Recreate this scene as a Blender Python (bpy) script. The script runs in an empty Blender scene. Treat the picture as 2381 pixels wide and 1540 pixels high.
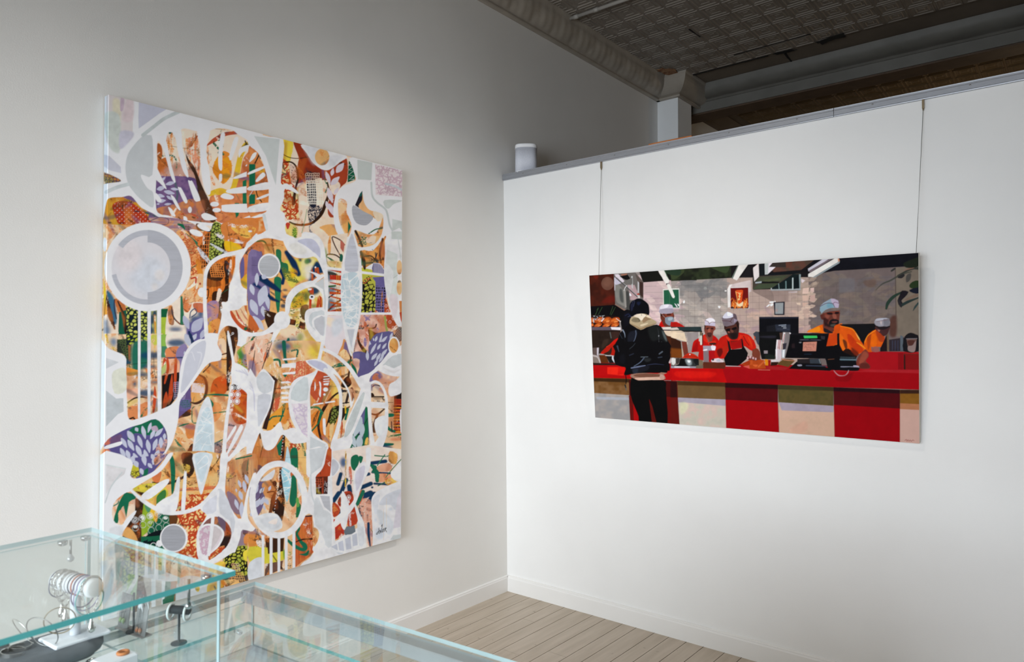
import numpy as np, math
# ---------------------------------------------------------------- paint layer engine
def s2l(c):
    c = np.asarray(c, float) / 255.0
    return np.where(c <= .04045, c / 12.92, ((c + .055) / 1.055) ** 2.4)

def pts(s, o=(0, 0), k=1.0):
    """'x,y x,y' in a close-up's pixels -> array in photograph pixels"""
    if isinstance(s, str):
        a = np.array([[float(v) for v in q.split(',')] for q in s.split()])
    else:
        a = np.array(s, float)
    return a / k + np.array(o)

def smooth(p, closed=True, n=6):
    m = len(p)
    if m < 3: return p
    if closed:
        q = np.vstack([p[-1], p, p[0], p[1]])
        seg = m
    else:
        q = np.vstack([2 * p[0] - p[1], p, 2 * p[-1] - p[-2]])
        seg = m - 1
    out = []
    t = np.linspace(0, 1, n, endpoint=False)[:, None]
    for i in range(seg):
        a, b, c, d = q[i], q[i + 1], q[i + 2], q[i + 3]
        out.append(.5 * ((2 * b) + (-a + c) * t + (2 * a - 5 * b + 4 * c - d) * t ** 2 + (-a + 3 * b - 3 * c + d) * t ** 3))
    if not closed: out.append(p[-1:])
    return np.vstack(out)

def box1(a, r, ax):
    if r < 1: return a
    a = np.moveaxis(a, ax, 0)
    p = np.concatenate([np.repeat(a[:1], r + 1, 0), a, np.repeat(a[-1:], r, 0)], 0)
    c = np.cumsum(p, 0)
    o = (c[2 * r + 1:] - c[:-(2 * r + 1)]) / (2 * r + 1)
    return np.moveaxis(o, 0, ax)

def blur(a, r, passes=2):
    r = int(round(r))
    for _ in range(passes):
        a = box1(box1(a, r, 0), r, 1)
    return a

def vnoise(rng, h, w, cy, cx):
    gh, gw = int(h / cy) + 3, int(w / cx) + 3
    g = rng.random((gh, gw))
    y = np.arange(h) / cy; x = np.arange(w) / cx
    yi = y.astype(int); xi = x.astype(int)
    fy = y - yi; fx = x - xi
    fy = (fy * fy * (3 - 2 * fy))[:, None]; fx = (fx * fx * (3 - 2 * fx))[None]
    g0 = g[yi]; g1 = g[yi + 1]
    a = g0[:, xi] * (1 - fx) + g0[:, xi + 1] * fx
    b = g1[:, xi] * (1 - fx) + g1[:, xi + 1] * fx
    return a * (1 - fy) + b * fy

class Paint:
    def __init__(self, x0, y0, x1, y1, s, seed=1):
        self.x0, self.y0, self.s = x0, y0, s
        self.w, self.h = int((x1 - x0) * s), int((y1 - y0) * s)
        self.img = np.ones((self.h, self.w, 3), np.float32) * .8
        self.rng = np.random.default_rng(seed)
        r = self.rng
        h, w = self.h, self.w
        self.fine = (.5 * vnoise(r, h, w, 2, 2) + .3 * vnoise(r, h, w, 4, 4) + .2 * vnoise(r, h, w, 9, 9)).astype(np.float32)
        self.mid = (.6 * vnoise(r, h, w, 30, 30) + .4 * vnoise(r, h, w, 12, 12)).astype(np.float32)
        self.vert = (.6 * vnoise(r, h, w, 70, 5) + .4 * vnoise(r, h, w, 30, 2.5)).astype(np.float32)
        self.hori = (.6 * vnoise(r, h, w, 5, 70) + .4 * vnoise(r, h, w, 2.5, 30)).astype(np.float32)
        self.o = (0, 0); self.k = 1.0; self.clip = None
    def view(self, x, y, k):
        self.o = (x, y); self.k = k; self.clip = None
    def P(self, s): return pts(s, self.o, self.k)
    def cov(self, p):
        """area coverage of a closed outline given in photograph pixels -> (y0, x0, cov)"""
        q = (p - np.array([self.x0, self.y0])) * self.s
        ss = 4
        bx0 = max(int(np.floor(q[:, 0].min())) - 1, 0); bx1 = min(int(np.ceil(q[:, 0].max())) + 2, self.w)
        by0 = max(int(np.floor(q[:, 1].min())), 0); by1 = min(int(np.ceil(q[:, 1].max())) + 1, self.h)
        if bx1 <= bx0 or by1 <= by0: return None
        W, Hh = bx1 - bx0, by1 - by0
        acc = np.zeros((Hh, W + 2))
        ys = (np.arange(Hh * ss) + .5) / ss + by0
        a = q; b = np.roll(q, -1, 0)
        for (xa, ya), (xb, yb) in zip(a, b):
            if ya == yb: continue
            sg = 1.0
            if ya > yb: xa, ya, xb, yb, sg = xb, yb, xa, ya, -1.0
            i0 = int(np.searchsorted(ys, ya)); i1 = int(np.searchsorted(ys, yb))
            if i1 <= i0: continue
            yy = ys[i0:i1]
            xx = np.clip(xa + (xb - xa) * (yy - ya) / (yb - ya) - bx0, 0, W)
            xi = xx.astype(int); fr = xx - xi
            row = np.arange(i0, i1) // ss
            np.add.at(acc, (row, xi), sg * (1 - fr) / ss)
            np.add.at(acc, (row, xi + 1), sg * fr / ss)
        c = np.clip(np.abs(np.cumsum(acc, 1))[:, :W], 0, 1)
        return by0, bx0, c.astype(np.float32)
    def put(self, c3, col, a=1.0, soft=0, rough=0, dry=0, tex='mid', amp=.12, col2=None, grad=None, hard=0):
        if c3 is None: return
        y0, x0, c = c3
        if soft or rough:
            m = int(math.ceil(max(soft, rough) * self.s * 2)) + 2
            ya, xa = max(y0 - m, 0), max(x0 - m, 0)
            yb, xb = min(y0 + c.shape[0] + m, self.h), min(x0 + c.shape[1] + m, self.w)
            e = np.zeros((yb - ya, xb - xa), np.float32)
            e[y0 - ya:y0 - ya + c.shape[0], x0 - xa:x0 - xa + c.shape[1]] = c
            y0, x0, c = ya, xa, e
            if soft: c = blur(c, soft * self.s * .7)
            if rough:
                n = self.fine[y0:y0 + c.shape[0], x0:x0 + c.shape[1]]
                c = blur(c, rough * self.s * .6)
                c = np.clip((c + (n - .5) * 1.1 - .5) * 5 + .5, 0, 1)
        sl = (slice(y0, y0 + c.shape[0]), slice(x0, x0 + c.shape[1]))
        if self.clip is not None: c = c * self.clip[sl]
        N = {'mid': self.mid, 'vert': self.vert, 'hori': self.hori, 'fine': self.fine}[tex][sl]
        if dry:
            n = .5 * N + .5 * self.fine[sl]
            c = c * np.clip((n - .5 - (dry - .5) * .5) * 9 + .5, 0, 1)
        L = s2l(col)
        if col2 is not None:
            L2 = s2l(col2)
            if grad is not None:
                gy, gx = np.mgrid[y0:y0 + c.shape[0], x0:x0 + c.shape[1]]
                p0, p1 = self.P(grad)
                p0 = (p0 - [self.x0, self.y0]) * self.s; p1 = (p1 - [self.x0, self.y0]) * self.s
                d = p1 - p0
                t = np.clip(((gx - p0[0]) * d[0] + (gy - p0[1]) * d[1]) / (d @ d) + (N - .5) * .35, 0, 1)
            else:
                t = np.clip((N - .5) * 3 + .5, 0, 1)
            Lc = L * (1 - t[..., None]) + L2 * t[..., None]
        else:
            Lc = L[None, None]
        Lc = Lc * (1 + amp * 2 * (N - .5) + amp * .6 * (self.fine[sl] - .5))[..., None]
        A = (c * a)[..., None]
        self.img[sl] = self.img[sl] * (1 - A) + Lc * A
    # --- marks
    def poly(self, s, col, sm=True, n=6, **kw):
        p = self.P(s)
        if sm: p = smooth(p, True, n)
        self.put(self.cov(p), col, **kw)
    def flat(self, s, col, **kw): self.poly(s, col, sm=False, **kw)
    def line_outline(self, p, w):
        w = np.asarray(w, float)
        if w.ndim == 0: ww = np.full(len(p), float(w))
        else: ww = np.interp(np.linspace(0, 1, len(p)), np.linspace(0, 1, len(w)), w)
        t = np.gradient(p, axis=0); t /= np.maximum(np.linalg.norm(t, axis=1), 1e-9)[:, None]
        nrm = np.stack([-t[:, 1], t[:, 0]], 1)
        L = p + nrm * ww[:, None] / 2; R = p - nrm * ww[:, None] / 2
        ang = np.linspace(0, math.pi, 7)[1:-1]
        def cap(c, tt, nn, r):
            return np.array([c + nn * r * math.cos(a) + tt * r * math.sin(a) for a in ang])
        return np.vstack([L, cap(p[-1], t[-1], nrm[-1], ww[-1] / 2), R[::-1], cap(p[0], -t[0], -nrm[0], ww[0] / 2)])
    def line(self, s, w, col, sm=True, n=6, **kw):
        p = self.P(s)
        if sm and len(p) > 2: p = smooth(p, False, n)
        elif len(p) == 2: p = np.linspace(p[0], p[1], 6)
        w = np.asarray(w, float) / self.k
        self.put(self.cov(self.line_outline(p, w)), col, **kw)
    def disc(self, cx, cy, rx, ry, col, rot=0, **kw):
        t = np.linspace(0, 2 * math.pi, 40, endpoint=False)
        x, y = rx * np.cos(t), ry * np.sin(t)
        c, sn = math.cos(rot), math.sin(rot)
        self.put(self.cov(self.P(np.stack([cx + x * c - y * sn, cy + x * sn + y * c], 1))), col, **kw)
    def ring(self, cx, cy, rx, ry, w, col, rot=0, **kw):
        t = np.linspace(0, 2 * math.pi, 48)
        x, y = rx * np.cos(t), ry * np.sin(t)
        c, sn = math.cos(rot), math.sin(rot)
        p = self.P(np.stack([cx + x * c - y * sn, cy + x * sn + y * c], 1))
        self.put(self.cov(np.vstack([self.line_outline(p, w / self.k)])), col, **kw)
    def leaf(self, x0, y0, x1, y1, w, col, **kw):
        a = np.array([x0, y0], float); b = np.array([x1, y1], float); d = b - a
        nn = np.array([-d[1], d[0]]) / max(np.hypot(*d), 1e-6) * w / 2
        p = [a, a + .25 * d + nn * .8, a + .5 * d + nn, a + .78 * d + nn * .6, b, a + .78 * d - nn * .6, a + .5 * d - nn, a + .25 * d - nn * .8]
        self.poly(p, col, n=4, **kw)
    # --- clipping to a region
    def within(self, s, sm=True):
        if s is None: self.clip = None; return
        p = self.P(s)
        if sm: p = smooth(p)
        m = np.zeros((self.h, self.w), np.float32)
        c3 = self.cov(p)
        if c3: m[c3[0]:c3[0] + c3[2].shape[0], c3[1]:c3[1] + c3[2].shape[1]] = c3[2]
        self.clip = m
    # --- patterns (coordinates in the current close-up)
    def coral(self, x0, y0, x1, y1, col, w=9, step=70, seed=0, **kw):
        r = np.random.default_rng(seed)
        y = y0
        while y < y1:
            x = x0 + r.random() * step
            while x < x1:
                px, py = x, y + r.random() * step * .6
                ang = r.random() * 6.28
                for b in range(4):
                    a = ang + b * 1.5 + (r.random() - .5)
                    L = step * (.45 + .35 * r.random())
                    q = [(px, py), (px + math.cos(a) * L * .5 + r.normal() * 4, py + math.sin(a) * L * .5 + r.normal() * 4), (px + math.cos(a + .35) * L, py + math.sin(a + .35) * L)]
                    self.line(q, [w, w * .9, w * .55], col, n=3, **kw)
                    m = q[1]
                    a2 = a + (.9 if r.random() > .5 else -.9)
                    self.line([m, (m[0] + math.cos(a2) * L * .45, m[1] + math.sin(a2) * L * .45)], [w * .8, w * .45], col, **kw)
                x += step * .95
            y += step * .72
    def crackle(self, x0, y0, x1, y1, col, cell=30, w=.12, seed=0, ax=1.0, **kw):
        """network of cell walls"""
        p = self.P([(x0, y0), (x1, y1)])
        q = ((p - [self.x0, self.y0]) * self.s).astype(int)
        bx0, by0 = max(q[0][0], 0), max(q[0][1], 0); bx1, by1 = min(q[1][0], self.w), min(q[1][1], self.h)
        if bx1 <= bx0 or by1 <= by0: return
        c = cell / self.k * self.s
        cx, cy = c * ax, c
        r = np.random.default_rng(seed)
        gw, gh = int((bx1 - bx0) / cx) + 4, int((by1 - by0) / cy) + 4
        jx, jy = r.random((gh, gw)), r.random((gh, gw))
        Y, X = np.mgrid[0:by1 - by0, 0:bx1 - bx0].astype(np.float32)
        u, v = X / cx + 1, Y / cy + 1
        ui, vi = u.astype(int), v.astype(int)
        f1 = np.full(X.shape, 9.0); f2 = np.full(X.shape, 9.0)
        for dy in (-1, 0, 1):
            for dx in (-1, 0, 1):
                a, b = np.clip(vi + dy, 0, gh - 1), np.clip(ui + dx, 0, gw - 1)
                d = np.hypot(ui + dx + jx[a, b] - u, vi + dy + jy[a, b] - v)
                f2 = np.where(d < f1, f1, np.minimum(f2, d)); f1 = np.minimum(f1, d)
        cov = np.clip((w * (.5 + self.mid[by0:by1, bx0:bx1] * 1.1) - (f2 - f1)) / .08 + .5, 0, 1)
        self.put((by0, bx0, cov.astype(np.float32)), col, **kw)
    def net(self, x0, y0, x1, y1, nx, ny, w, col, skew=0, seed=0, **kw):
        r = np.random.default_rng(seed)
        for i in range(nx + 1):
            x = x0 + (x1 - x0) * i / nx
            q = [(x + skew * t + r.normal() * 2.5, y0 + (y1 - y0) * t) for t in np.linspace(0, 1, 7)]
            self.line(q, w, col, n=3, **kw)
        for j in range(ny + 1):
            y = y0 + (y1 - y0) * j / ny
            q = [(x0 + (x1 - x0) * t + skew * j / ny, y + r.normal() * 2.5) for t in np.linspace(0, 1, 7)]
            self.line(q, w, col, n=3, **kw)
    def dots(self, x0, y0, x1, y1, dx, dy, rad, col, **kw):
        j = 0; y = y0
        while y < y1:
            x = x0 + (dx / 2 if j % 2 else 0)
            while x < x1:
                self.disc(x, y, rad, rad, col, **kw); x += dx
            y += dy; j += 1
    def scrub(self, x0, y0, x1, y1, cols, n=60, L=60, w=14, ang=0, da=.5, seed=0, **kw):
        """loose overlapping brush marks filling a box"""
        r = np.random.default_rng(seed)
        for i in range(n):
            x, y = x0 + r.random() * (x1 - x0), y0 + r.random() * (y1 - y0)
            a = ang + r.normal() * da; l = L * (.5 + r.random())
            c = cols[int(r.integers(len(cols)))]
            dx, dy = math.cos(a) * l / 2, math.sin(a) * l / 2
            bend = r.normal() * l * .08
            self.line([(x - dx, y - dy), (x - dy * .0 + bend * .5, y + bend * .5), (x + dx, y + dy)], [w * .5, w * (.7 + .6 * r.random()), w * .4], c, n=3, **kw)
    def sample(self, px, py):
        """colour at photograph-pixel positions (bilinear), linear light"""
        u = np.clip((px - self.x0) * self.s - .5, 0, self.w - 1.001); v = np.clip((py - self.y0) * self.s - .5, 0, self.h - 1.001)
        ui, vi = u.astype(int), v.astype(int)
        fu, fv = (u - ui)[..., None], (v - vi)[..., None]
        I = self.img
        return (I[vi, ui] * (1 - fu) + I[vi, ui + 1] * fu) * (1 - fv) + (I[vi + 1, ui] * (1 - fu) + I[vi + 1, ui + 1] * fu) * fv
# ---------------------------------------------------------------- tall abstract painting
def paint_abstract():
    Q = Paint(225, 205, 945, 1440, 2, seed=5)
    K = 1797 / 350
    tile = dict(A=(235, 215), B=(585, 300), C=(235, 500), D=(585, 550), E=(235, 780), F=(585, 800), G=(235, 1060), H=(585, 1050))
    def V(n): Q.view(*tile[n], K)
    p, f, l = Q.poly, Q.flat, Q.line
    WH = (240, 240, 243); LG = (210, 214, 217); LV = (205, 207, 222); LB = (208, 222, 230)
    OR = (226, 142, 66); PE = (245, 214, 180); CR = (246, 229, 212); RU = (178, 74, 42); YE = (238, 198, 52); LI = (186, 196, 72)
    GR = (32, 114, 84); NA = (24, 62, 98); BR = (62, 40, 28); PU = (106, 96, 148); BK = (32, 28, 28); SA = (214, 128, 86); LF = (203, 206, 224)
    CO = (198, 80, 44)
    def leaves(rows, col=LF, **kw):
        for r in rows.split(';'):
            a = [float(v) for v in r.split(',')]
            Q.leaf(*a[:5], col, rough=.4, amp=.06, **kw)
    def blobs(rows, col, soft=4, a=.9):
        for r in rows.split(';'):
            x, y, rx, ry = [float(v) for v in r.split(',')]
            Q.disc(x, y, rx, ry, col, soft=soft, a=a)
    # loose warm ground over the whole canvas
    Q.view(0, 0, 1)
    Q.flat('220,200 950,200 950,1450 220,1450', (243, 208, 168), amp=.1)
    Q.scrub(230, 230, 940, 1400, [(240, 190, 130), (246, 222, 196), (228, 150, 84), (244, 232, 216), (222, 138, 76)], n=420, L=70, w=22, ang=1.4, da=.6, seed=3, dry=.5, a=.85)
    Q.scrub(230, 230, 940, 1400, [(60, 44, 36)], n=26, L=120, w=1.2, ang=.2, da=.5, seed=9, a=.6)
    # ======================= A : big oval
    V('A')
    p('665,600 800,440 1000,420 1300,430 1600,480 1797,560 1850,1540 660,1540 660,900', (247, 229, 210), amp=.06)
    Q.scrub(800, 480, 1300, 1000, [(244, 200, 150), (240, 170, 110), (250, 236, 222)], n=40, L=200, w=60, ang=1.3, da=.3, seed=2, dry=.55, tex='vert')
    l('790,590 800,720 860,880', [50, 90, 40], (228, 150, 66), dry=.4, tex='vert'); p('670,620 720,640 730,760 680,830', (186, 104, 52)); p('680,840 780,780 830,900 700,990', (202, 116, 56), rough=1)
    p('800,880 1000,860 1180,1000 1150,1150 700,1060', (206, 160, 146), soft=5, a=.9)
    l('740,760 860,760 900,840 890,960', 22, (60, 120, 96), dry=.5); p('1030,560 1170,600 1170,1000 1110,860', (238, 160, 124), dry=.45, tex='vert'); l('1150,520 1080,640 1030,760', 14, CO, dry=.4)
    p('660,1040 800,1000 1060,1010 1140,1060 1160,1250 1060,1330 900,1390 660,1400', (106, 84, 134), rough=1.5, col2=(134, 104, 146))
    p('660,1390 900,1330 1100,1270 1260,1330 1360,1500 1300,1560 700,1490', (172, 118, 114), col2=(204, 136, 92), rough=1.5)
    l('960,1450 1060,1440 1180,1510', 26, (196, 84, 62), dry=.5); l('880,1060 910,1200 900,1300', 26, (60, 110, 100), a=.6, soft=1)
    p('1330,900 1420,740 1540,790 1560,960 1470,1090 1380,1020', (245, 166, 44), rough=2); p('1460,700 1540,740 1450,790', (235, 150, 60)); l('1310,1000 1350,1100', 30, (238, 150, 80), dry=.5)
    p('1290,1190 1420,1140 1540,1150 1600,900 1640,740 1700,610 1770,590 1797,640 1740,680 1690,790 1650,1010 1600,1190 1540,1230 1300,1240', (237, 198, 62))
    p('1560,1210 1650,1010 1700,790 1797,680 1850,700 1850,1560 1390,1540 1300,1250', SA, col2=(226, 148, 96))
    for s in ('1690,1060 1730,1040 1768,1060 1765,1330 1690,1350', '1780,860 1830,850 1830,1020 1775,1020', '1785,1180 1830,1180 1830,1330 1785,1320', '1595,1320 1650,1320 1650,1370 1600,1370', '1600,1430 1650,1430 1640,1470 1612,1500 1605,1460'): f(s, (34, 120, 86))
    l('1440,450 1410,560 1450,640 1400,720', [16, 34, 30, 20], GR, dry=.42); l('1340,600 1390,660 1460,740', 26, GR, dry=.4); l('885,440 820,485', 26, (40, 104, 90), rough=1)
    l('1255,640 1350,570 1480,500 1620,480', [10, 50, 46, 36], (196, 94, 62)); p('1370,600 1440,570 1470,600 1420,640', (250, 240, 230))
    p('1012,740 1060,820 1120,900 1200,1100 1310,1340 1372,1510 1310,1545 1230,1400 1160,1200 1120,1000 1040,850', (72, 50, 38), n=4); p('1160,1200 1230,1180 1310,1340 1372,1510 1290,1480 1240,1400', (96, 62, 44), rough=1)
    l('1720,580 1760,680 1797,800', 14, BR)
    l('830,640 1165,695', 4, (70, 60, 60)); l('1300,880 1500,1000 1797,1040', 3, (80, 60, 50), a=.7); l('780,1260 900,1360 1000,1480', 8, BR, a=.6)
    leaves('770,1100,890,1070,45;665,1160,765,1130,55;830,1150,930,1160,34;750,1180,880,1210,50;665,1225,760,1245,44;780,1235,855,1285,34;665,1300,775,1290,48;755,1338,840,1330,30;665,1335,700,1330,24;715,1060,770,1010,30', (200, 200, 222))
    p('100,1260 360,1235 560,1400 1000,1560 40,1570 40,1400', (224, 174, 66), col2=(212, 150, 50), tex='vert'); p('260,1250 380,1245 560,1400 1000,1560 600,1560 560,1440 450,1330', (128, 102, 142), rough=1.5); l('500,1420 620,1470 720,1500', 20, (60, 100, 90), dry=.4)
    p('40,960 130,990 240,1060 60,1095', (160, 146, 90)); Q.within('40,960 130,990 240,1060 60,1095'); Q.crackle(40, 950, 240, 1100, (70, 56, 96), cell=34, w=.2, seed=4); Q.within(None)
    p('135,1350 210,1300 330,1305 470,1385 550,1470 578,1565 240,1575 180,1510 150,1430', (197, 72, 40), col2=(184, 64, 36)); Q.within('145,1350 210,1306 330,1311 460,1385 540,1470 565,1560 240,1570 180,1510 155,1430'); Q.dots(165, 1330, 560, 1570, 56, 26, 5, (246, 230, 222)); Q.within(None)
    # white surround of the oval
    p('-20,-40 100,10 450,110 1830,455 1850,560 1760,570 1640,505 1560,450 1380,430 1250,480 1160,470 1000,430 930,460 860,480 800,480 770,590 690,580 668,640 664,900 660,1400 800,1470 1000,1530 1000,1550 760,1525 640,1455 480,1375 360,1240 250,1250 100,1262 60,1330 20,1520 -40,1500 -40,1150 60,1090 240,1060 130,990 30,950 -40,900', WH, n=4, amp=.02)
    for s in ('690,570 770,550 830,830 890,1065 840,1020 780,800 730,650', '850,460 950,440 980,700 1045,1005 980,940 920,720 890,560', '1150,440 1300,440 1255,700 1300,960 1308,1190 1270,1218 1220,1100 1190,900 1180,650', '1430,500 1480,500 1450,700 1445,920 1405,900 1400,740', '655,890 720,1010 783,1158 700,1080 655,1030', '1590,550 1640,560 1560,800 1530,760', '1645,780 1650,680 1720,635 1830,620 1830,690 1700,710', '1720,880 1830,790 1830,850', '1590,1010 1830,915 1830,975 1620,1030', '1515,1160 1830,1112 1830,1185 1540,1208', '1440,1370 1480,1340 1830,1335 1830,1425 1480,1428', '1040,1065 1065,1058 1095,1070 1182,1265 1160,1300 1110,1280', '918,1140 940,1135 962,1150 1030,1290 1010,1325 970,1270', '830,1230 880,1260 950,1405 900,1370', '800,1370 850,1400 890,1480 840,1465', '1195,1470 1240,1440 1320,1465 1385,1512 1250,1528', '655,1200 722,1285 700,1312 655,1280', '1425,1240 1480,1203 1582,1240 1560,1277 1470,1270', '700,1470 760,1480 800,1520 760,1525', '985,1480 1020,1490 1030,1530 990,1530', '1410,980 1445,980 1440,1060 1410,1060'):
        p(s, WH, n=4, amp=.02)
    for e in ((1355, 1335, 52, 30), (1380, 1405, 50, 27), (1060, 1402, 24, 38)): Q.disc(*e, WH)
    l('620,1420 720,1480 900,1528 1200,1566 1400,1580 1600,1555 1830,1470', [44, 40, 40, 36, 36, 40, 40], WH)
    p('500,520 560,510 615,560 612,985 480,980 500,1060 560,1150 622,1200 622,1375 500,1300 400,1200 320,1080 290,900 320,740 400,620', (208, 212, 215), n=3, amp=.04)
    l('500,510 640,400 760,310 930,230', 42, (205, 212, 213)); f('452,110 790,195 700,250 450,432 445,300', (206, 207, 222), amp=.05)
    f('60,0 386,95 376,540 180,724 60,590', (227, 219, 219), amp=.05); p('140,90 230,110 225,390 160,380', (229, 222, 200), soft=3); p('40,260 220,280 226,670 180,722 90,620', (212, 218, 213), soft=2); p('235,70 277,80 265,205 230,215', (206, 186, 200)); p('300,95 385,100 375,330 260,330', (226, 210, 213), soft=3); p('230,470 375,470 376,540 232,676', (212, 210, 224), soft=2)
    f('35,740 100,760 235,890 240,965 100,930 35,880', (212, 213, 224), amp=.06); l('60,1190 200,1130 320,1098', 44, (210, 216, 218))
    # ======================= B
    V('B')
    p('-40,250 60,260 110,380 160,480 205,700 195,980 -40,1010', (208, 122, 78), col2=(226, 150, 90)); p('50,710 205,695 195,900 0,910', (233, 152, 84)); f('-30,420 45,420 45,680 -30,690', GR); f('-30,780 45,780 40,895 -30,900', GR); p('90,480 150,480 150,530 100,520', (224, 170, 60)); l('40,410 80,330 90,300', 14, BK); l('50,710 70,800 120,870', 12, BR)
    p('-30,1070 130,1020 190,1230 -30,1260', (242, 196, 142), col2=(228, 140, 70), rough=2)
    f('340,110 1260,360 1150,1290 1100,1560 860,1560 700,1300 400,1320 340,960', (247, 227, 208), amp=.05)
    Q.scrub(420, 650, 950, 1280, [(250, 236, 222), (244, 210, 180), (246, 224, 190)], n=24, L=170, w=60, ang=1.2, seed=8, dry=.5)
    p('375,120 492,150 480,300 440,420 365,380', (241, 216, 84), rough=2, tex='vert')
    p('498,150 612,178 680,330 830,480 925,490 935,610 740,600 560,650 540,640 552,420 562,340', (170, 68, 38), n=4, col2=(158, 60, 34)); f('640,460 800,480 900,520 900,590 640,560', (130, 56, 40), a=.6, soft=2)
    f('650,560 840,590 850,900 665,910', (243, 229, 208)); p('655,530 740,545 772,905 690,910 655,640', (38, 40, 54), rough=1.5); p('640,525 800,520 800,590 650,600', (90, 52, 46), a=.7)
    Q.net(648, 530, 806, 640, 7, 4, 6, (226, 196, 176), seed=3); Q.net(655, 620, 836, 895, 8, 9, 7, (250, 242, 230), skew=12, seed=5)
    p('440,430 545,470 548,640 470,620', (238, 208, 192)); Q.scrub(470, 440, 545, 650, [(90, 50, 40)], n=60, L=12, w=7, seed=4)
    f('350,340 440,400 472,600 462,690 340,660', (246, 220, 160)); f('345,740 560,690 565,1075 430,1085 345,970', (247, 226, 170)); Q.within('345,330 440,400 470,640 540,700 570,1080 430,1085 345,970 345,400', False); Q.coral(340, 360, 560, 1080, (202, 74, 38), w=20, step=95, seed=6); Q.within(None)
    l('365,398 470,396 535,460 552,600 522,720 500,890', [12, 18, 20, 24, 26, 40], (62, 38, 26)); l('500,760 510,880', 34, (90, 60, 44), dry=.5)
    p('680,930 835,930 800,1060 730,1130 690,1130', (42, 46, 66), dry=.4, tex='fine'); p('690,1110 760,1120 760,1200 700,1260', (96, 104, 122), dry=.5, tex='fine')
    l('905,640 922,760 880,900 830,1020 740,1110 640,1145 520,1140 455,1112', [16, 24, 40, 38, 30, 26, 26, 18], (60, 38, 25), n=8); l('365,295 450,340 560,352 680,335', 9, BR); l('660,960 640,1080 600,1240', 10, (120, 160, 120), a=.7)
    l('870,600 905,690 880,760', 14, (60, 120, 90), dry=.3)
    p('930,480 1125,340 1142,600 1072,690 1000,790 985,1050 910,1000 940,700', (178, 76, 46), rough=1); p('935,690 1010,620 1060,680 990,790', CR)
    leaves('885,505,940,660,50;1010,522,1102,405,76;955,560,975,470,44;945,668,1050,570,66;908,700,968,885,66;925,890,980,1035,60;985,780,1040,700,44;890,860,915,960,40', (226, 216, 226))
    f('1160,385 1200,355 1216,345 1236,605 1145,638', (26, 102, 74)); l('1165,380 1205,400 1160,430 1210,450 1158,490 1215,505 1155,550 1222,560 1165,605 1225,600', 6, WH, sm=False)
    p('700,1160 1000,1060 1140,1300 1100,1560 870,1560 780,1300', (246, 226, 204)); p('810,1170 980,1140 1060,1240 950,1300 940,1480 910,1480 920,1300 870,1220', (241, 184, 116), rough=2); p('1060,1280 1110,1340 1100,1480 1060,1420', (200, 120, 100))
    p('410,1120 545,1180 525,1310 410,1250', (240, 218, 130), soft=2); Q.disc(515, 1240, 24, 62, (170, 196, 80), soft=1); Q.within('490,1180 540,1180 540,1300 490,1300'); Q.crackle(485, 1170, 545, 1310, (40, 100, 50), cell=22, w=.2); Q.within(None); p('405,1125 460,1130 430,1200', (206, 74, 56), rough=1)
    l('1110,1380 1060,1325 965,1285 985,1380 1070,1535', 15, (92, 66, 54))
    # white trunk and ribs
    p('-40,40 200,90 378,128 372,400 350,650 420,650 540,735 548,775 400,715 388,830 340,960 395,1010 400,1100 458,1098 408,1130 415,1250 530,1312 410,1410 380,1315 130,1270 -40,1360 -40,1300 170,1215 130,1030 190,960 205,700 160,480 80,290 -40,180', WH, n=3, amp=.02)
    for s in ('-30,690 170,635 215,660 205,720 -30,735', '50,610 130,520 165,560 70,632', '-30,515 140,445 150,470 -30,545', '-30,930 195,880 195,970 -30,995', '-30,1065 150,1005 160,1040 -30,1075', '-30,800 -10,780 40,690', '60,830 200,770 200,800 90,840', '10,300 60,280 40,340 -30,400'): p(s, WH, n=3)
    f('30,85 335,122 312,400 290,672 250,560 170,320', (211, 217, 217), amp=.04); p('130,1040 165,1030 195,1180 170,1210', (222, 228, 230))
    p('612,180 1118,308 1050,400 925,488 840,482 740,410 665,300', (240, 240, 242), n=4, amp=.04); p('640,200 800,230 760,420 680,320', (226, 228, 234), soft=5); p('930,330 1090,320 1000,430 930,450', (226, 227, 232), soft=3); Q.disc(842, 335, 86, 100, (236, 188, 126))
    p('400,1330 530,1305 560,1300 700,1255 810,1310 860,1440 900,1600 760,1600 620,1545 500,1520 420,1440', WH, n=4)
    # right hand white with islands
    p('1210,330 1830,480 1830,1600 1080,1600 1110,1380 1010,1220 975,1000 1000,820 1080,690 1238,618 1212,480', WH, n=4, amp=.02)
    p('1040,845 1135,870 1135,1000 1195,1150 1150,1290 1085,1200 1040,1050', (246, 208, 164), n=4); p('1070,1025 1140,1020 1185,1150 1150,1260 1090,1180', (241, 184, 112), n=4, rough=1); f('1152,1100 1188,1165 1148,1260', GR)
    f('1322,738 1295,770 1235,910 1285,945 1325,850', (46, 42, 52)); f('1322,738 1296,770 1275,815 1315,800', (40, 100, 90)); p('1325,770 1345,880 1405,965 1505,1000 1490,1070 1440,1050 1280,940 1320,850', (243, 192, 136), n=4); p('1450,990 1550,1010 1570,1070 1500,1100', (244, 226, 200), rough=1)
    p('1213,912 1330,980 1452,1050 1400,1130 1340,1152 1250,1120 1203,1020', (180, 182, 190), n=3, tex='hori')
    p('1235,1215 1400,1262 1500,1225 1568,1060 1555,1250 1450,1385 1270,1398', (241, 196, 138), n=4); l('1240,1220 1280,1300 1320,1400', 28, (64, 48, 36)); p('1380,1290 1480,1280 1460,1370 1370,1350', (244, 222, 200), rough=1); l('1400,1250 1480,1200 1550,1190', 14, (60, 110, 70), dry=.3); Q.scrub(1270, 1280, 1370, 1390, [(30, 110, 90)], n=50, L=16, w=8, seed=3)
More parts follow.
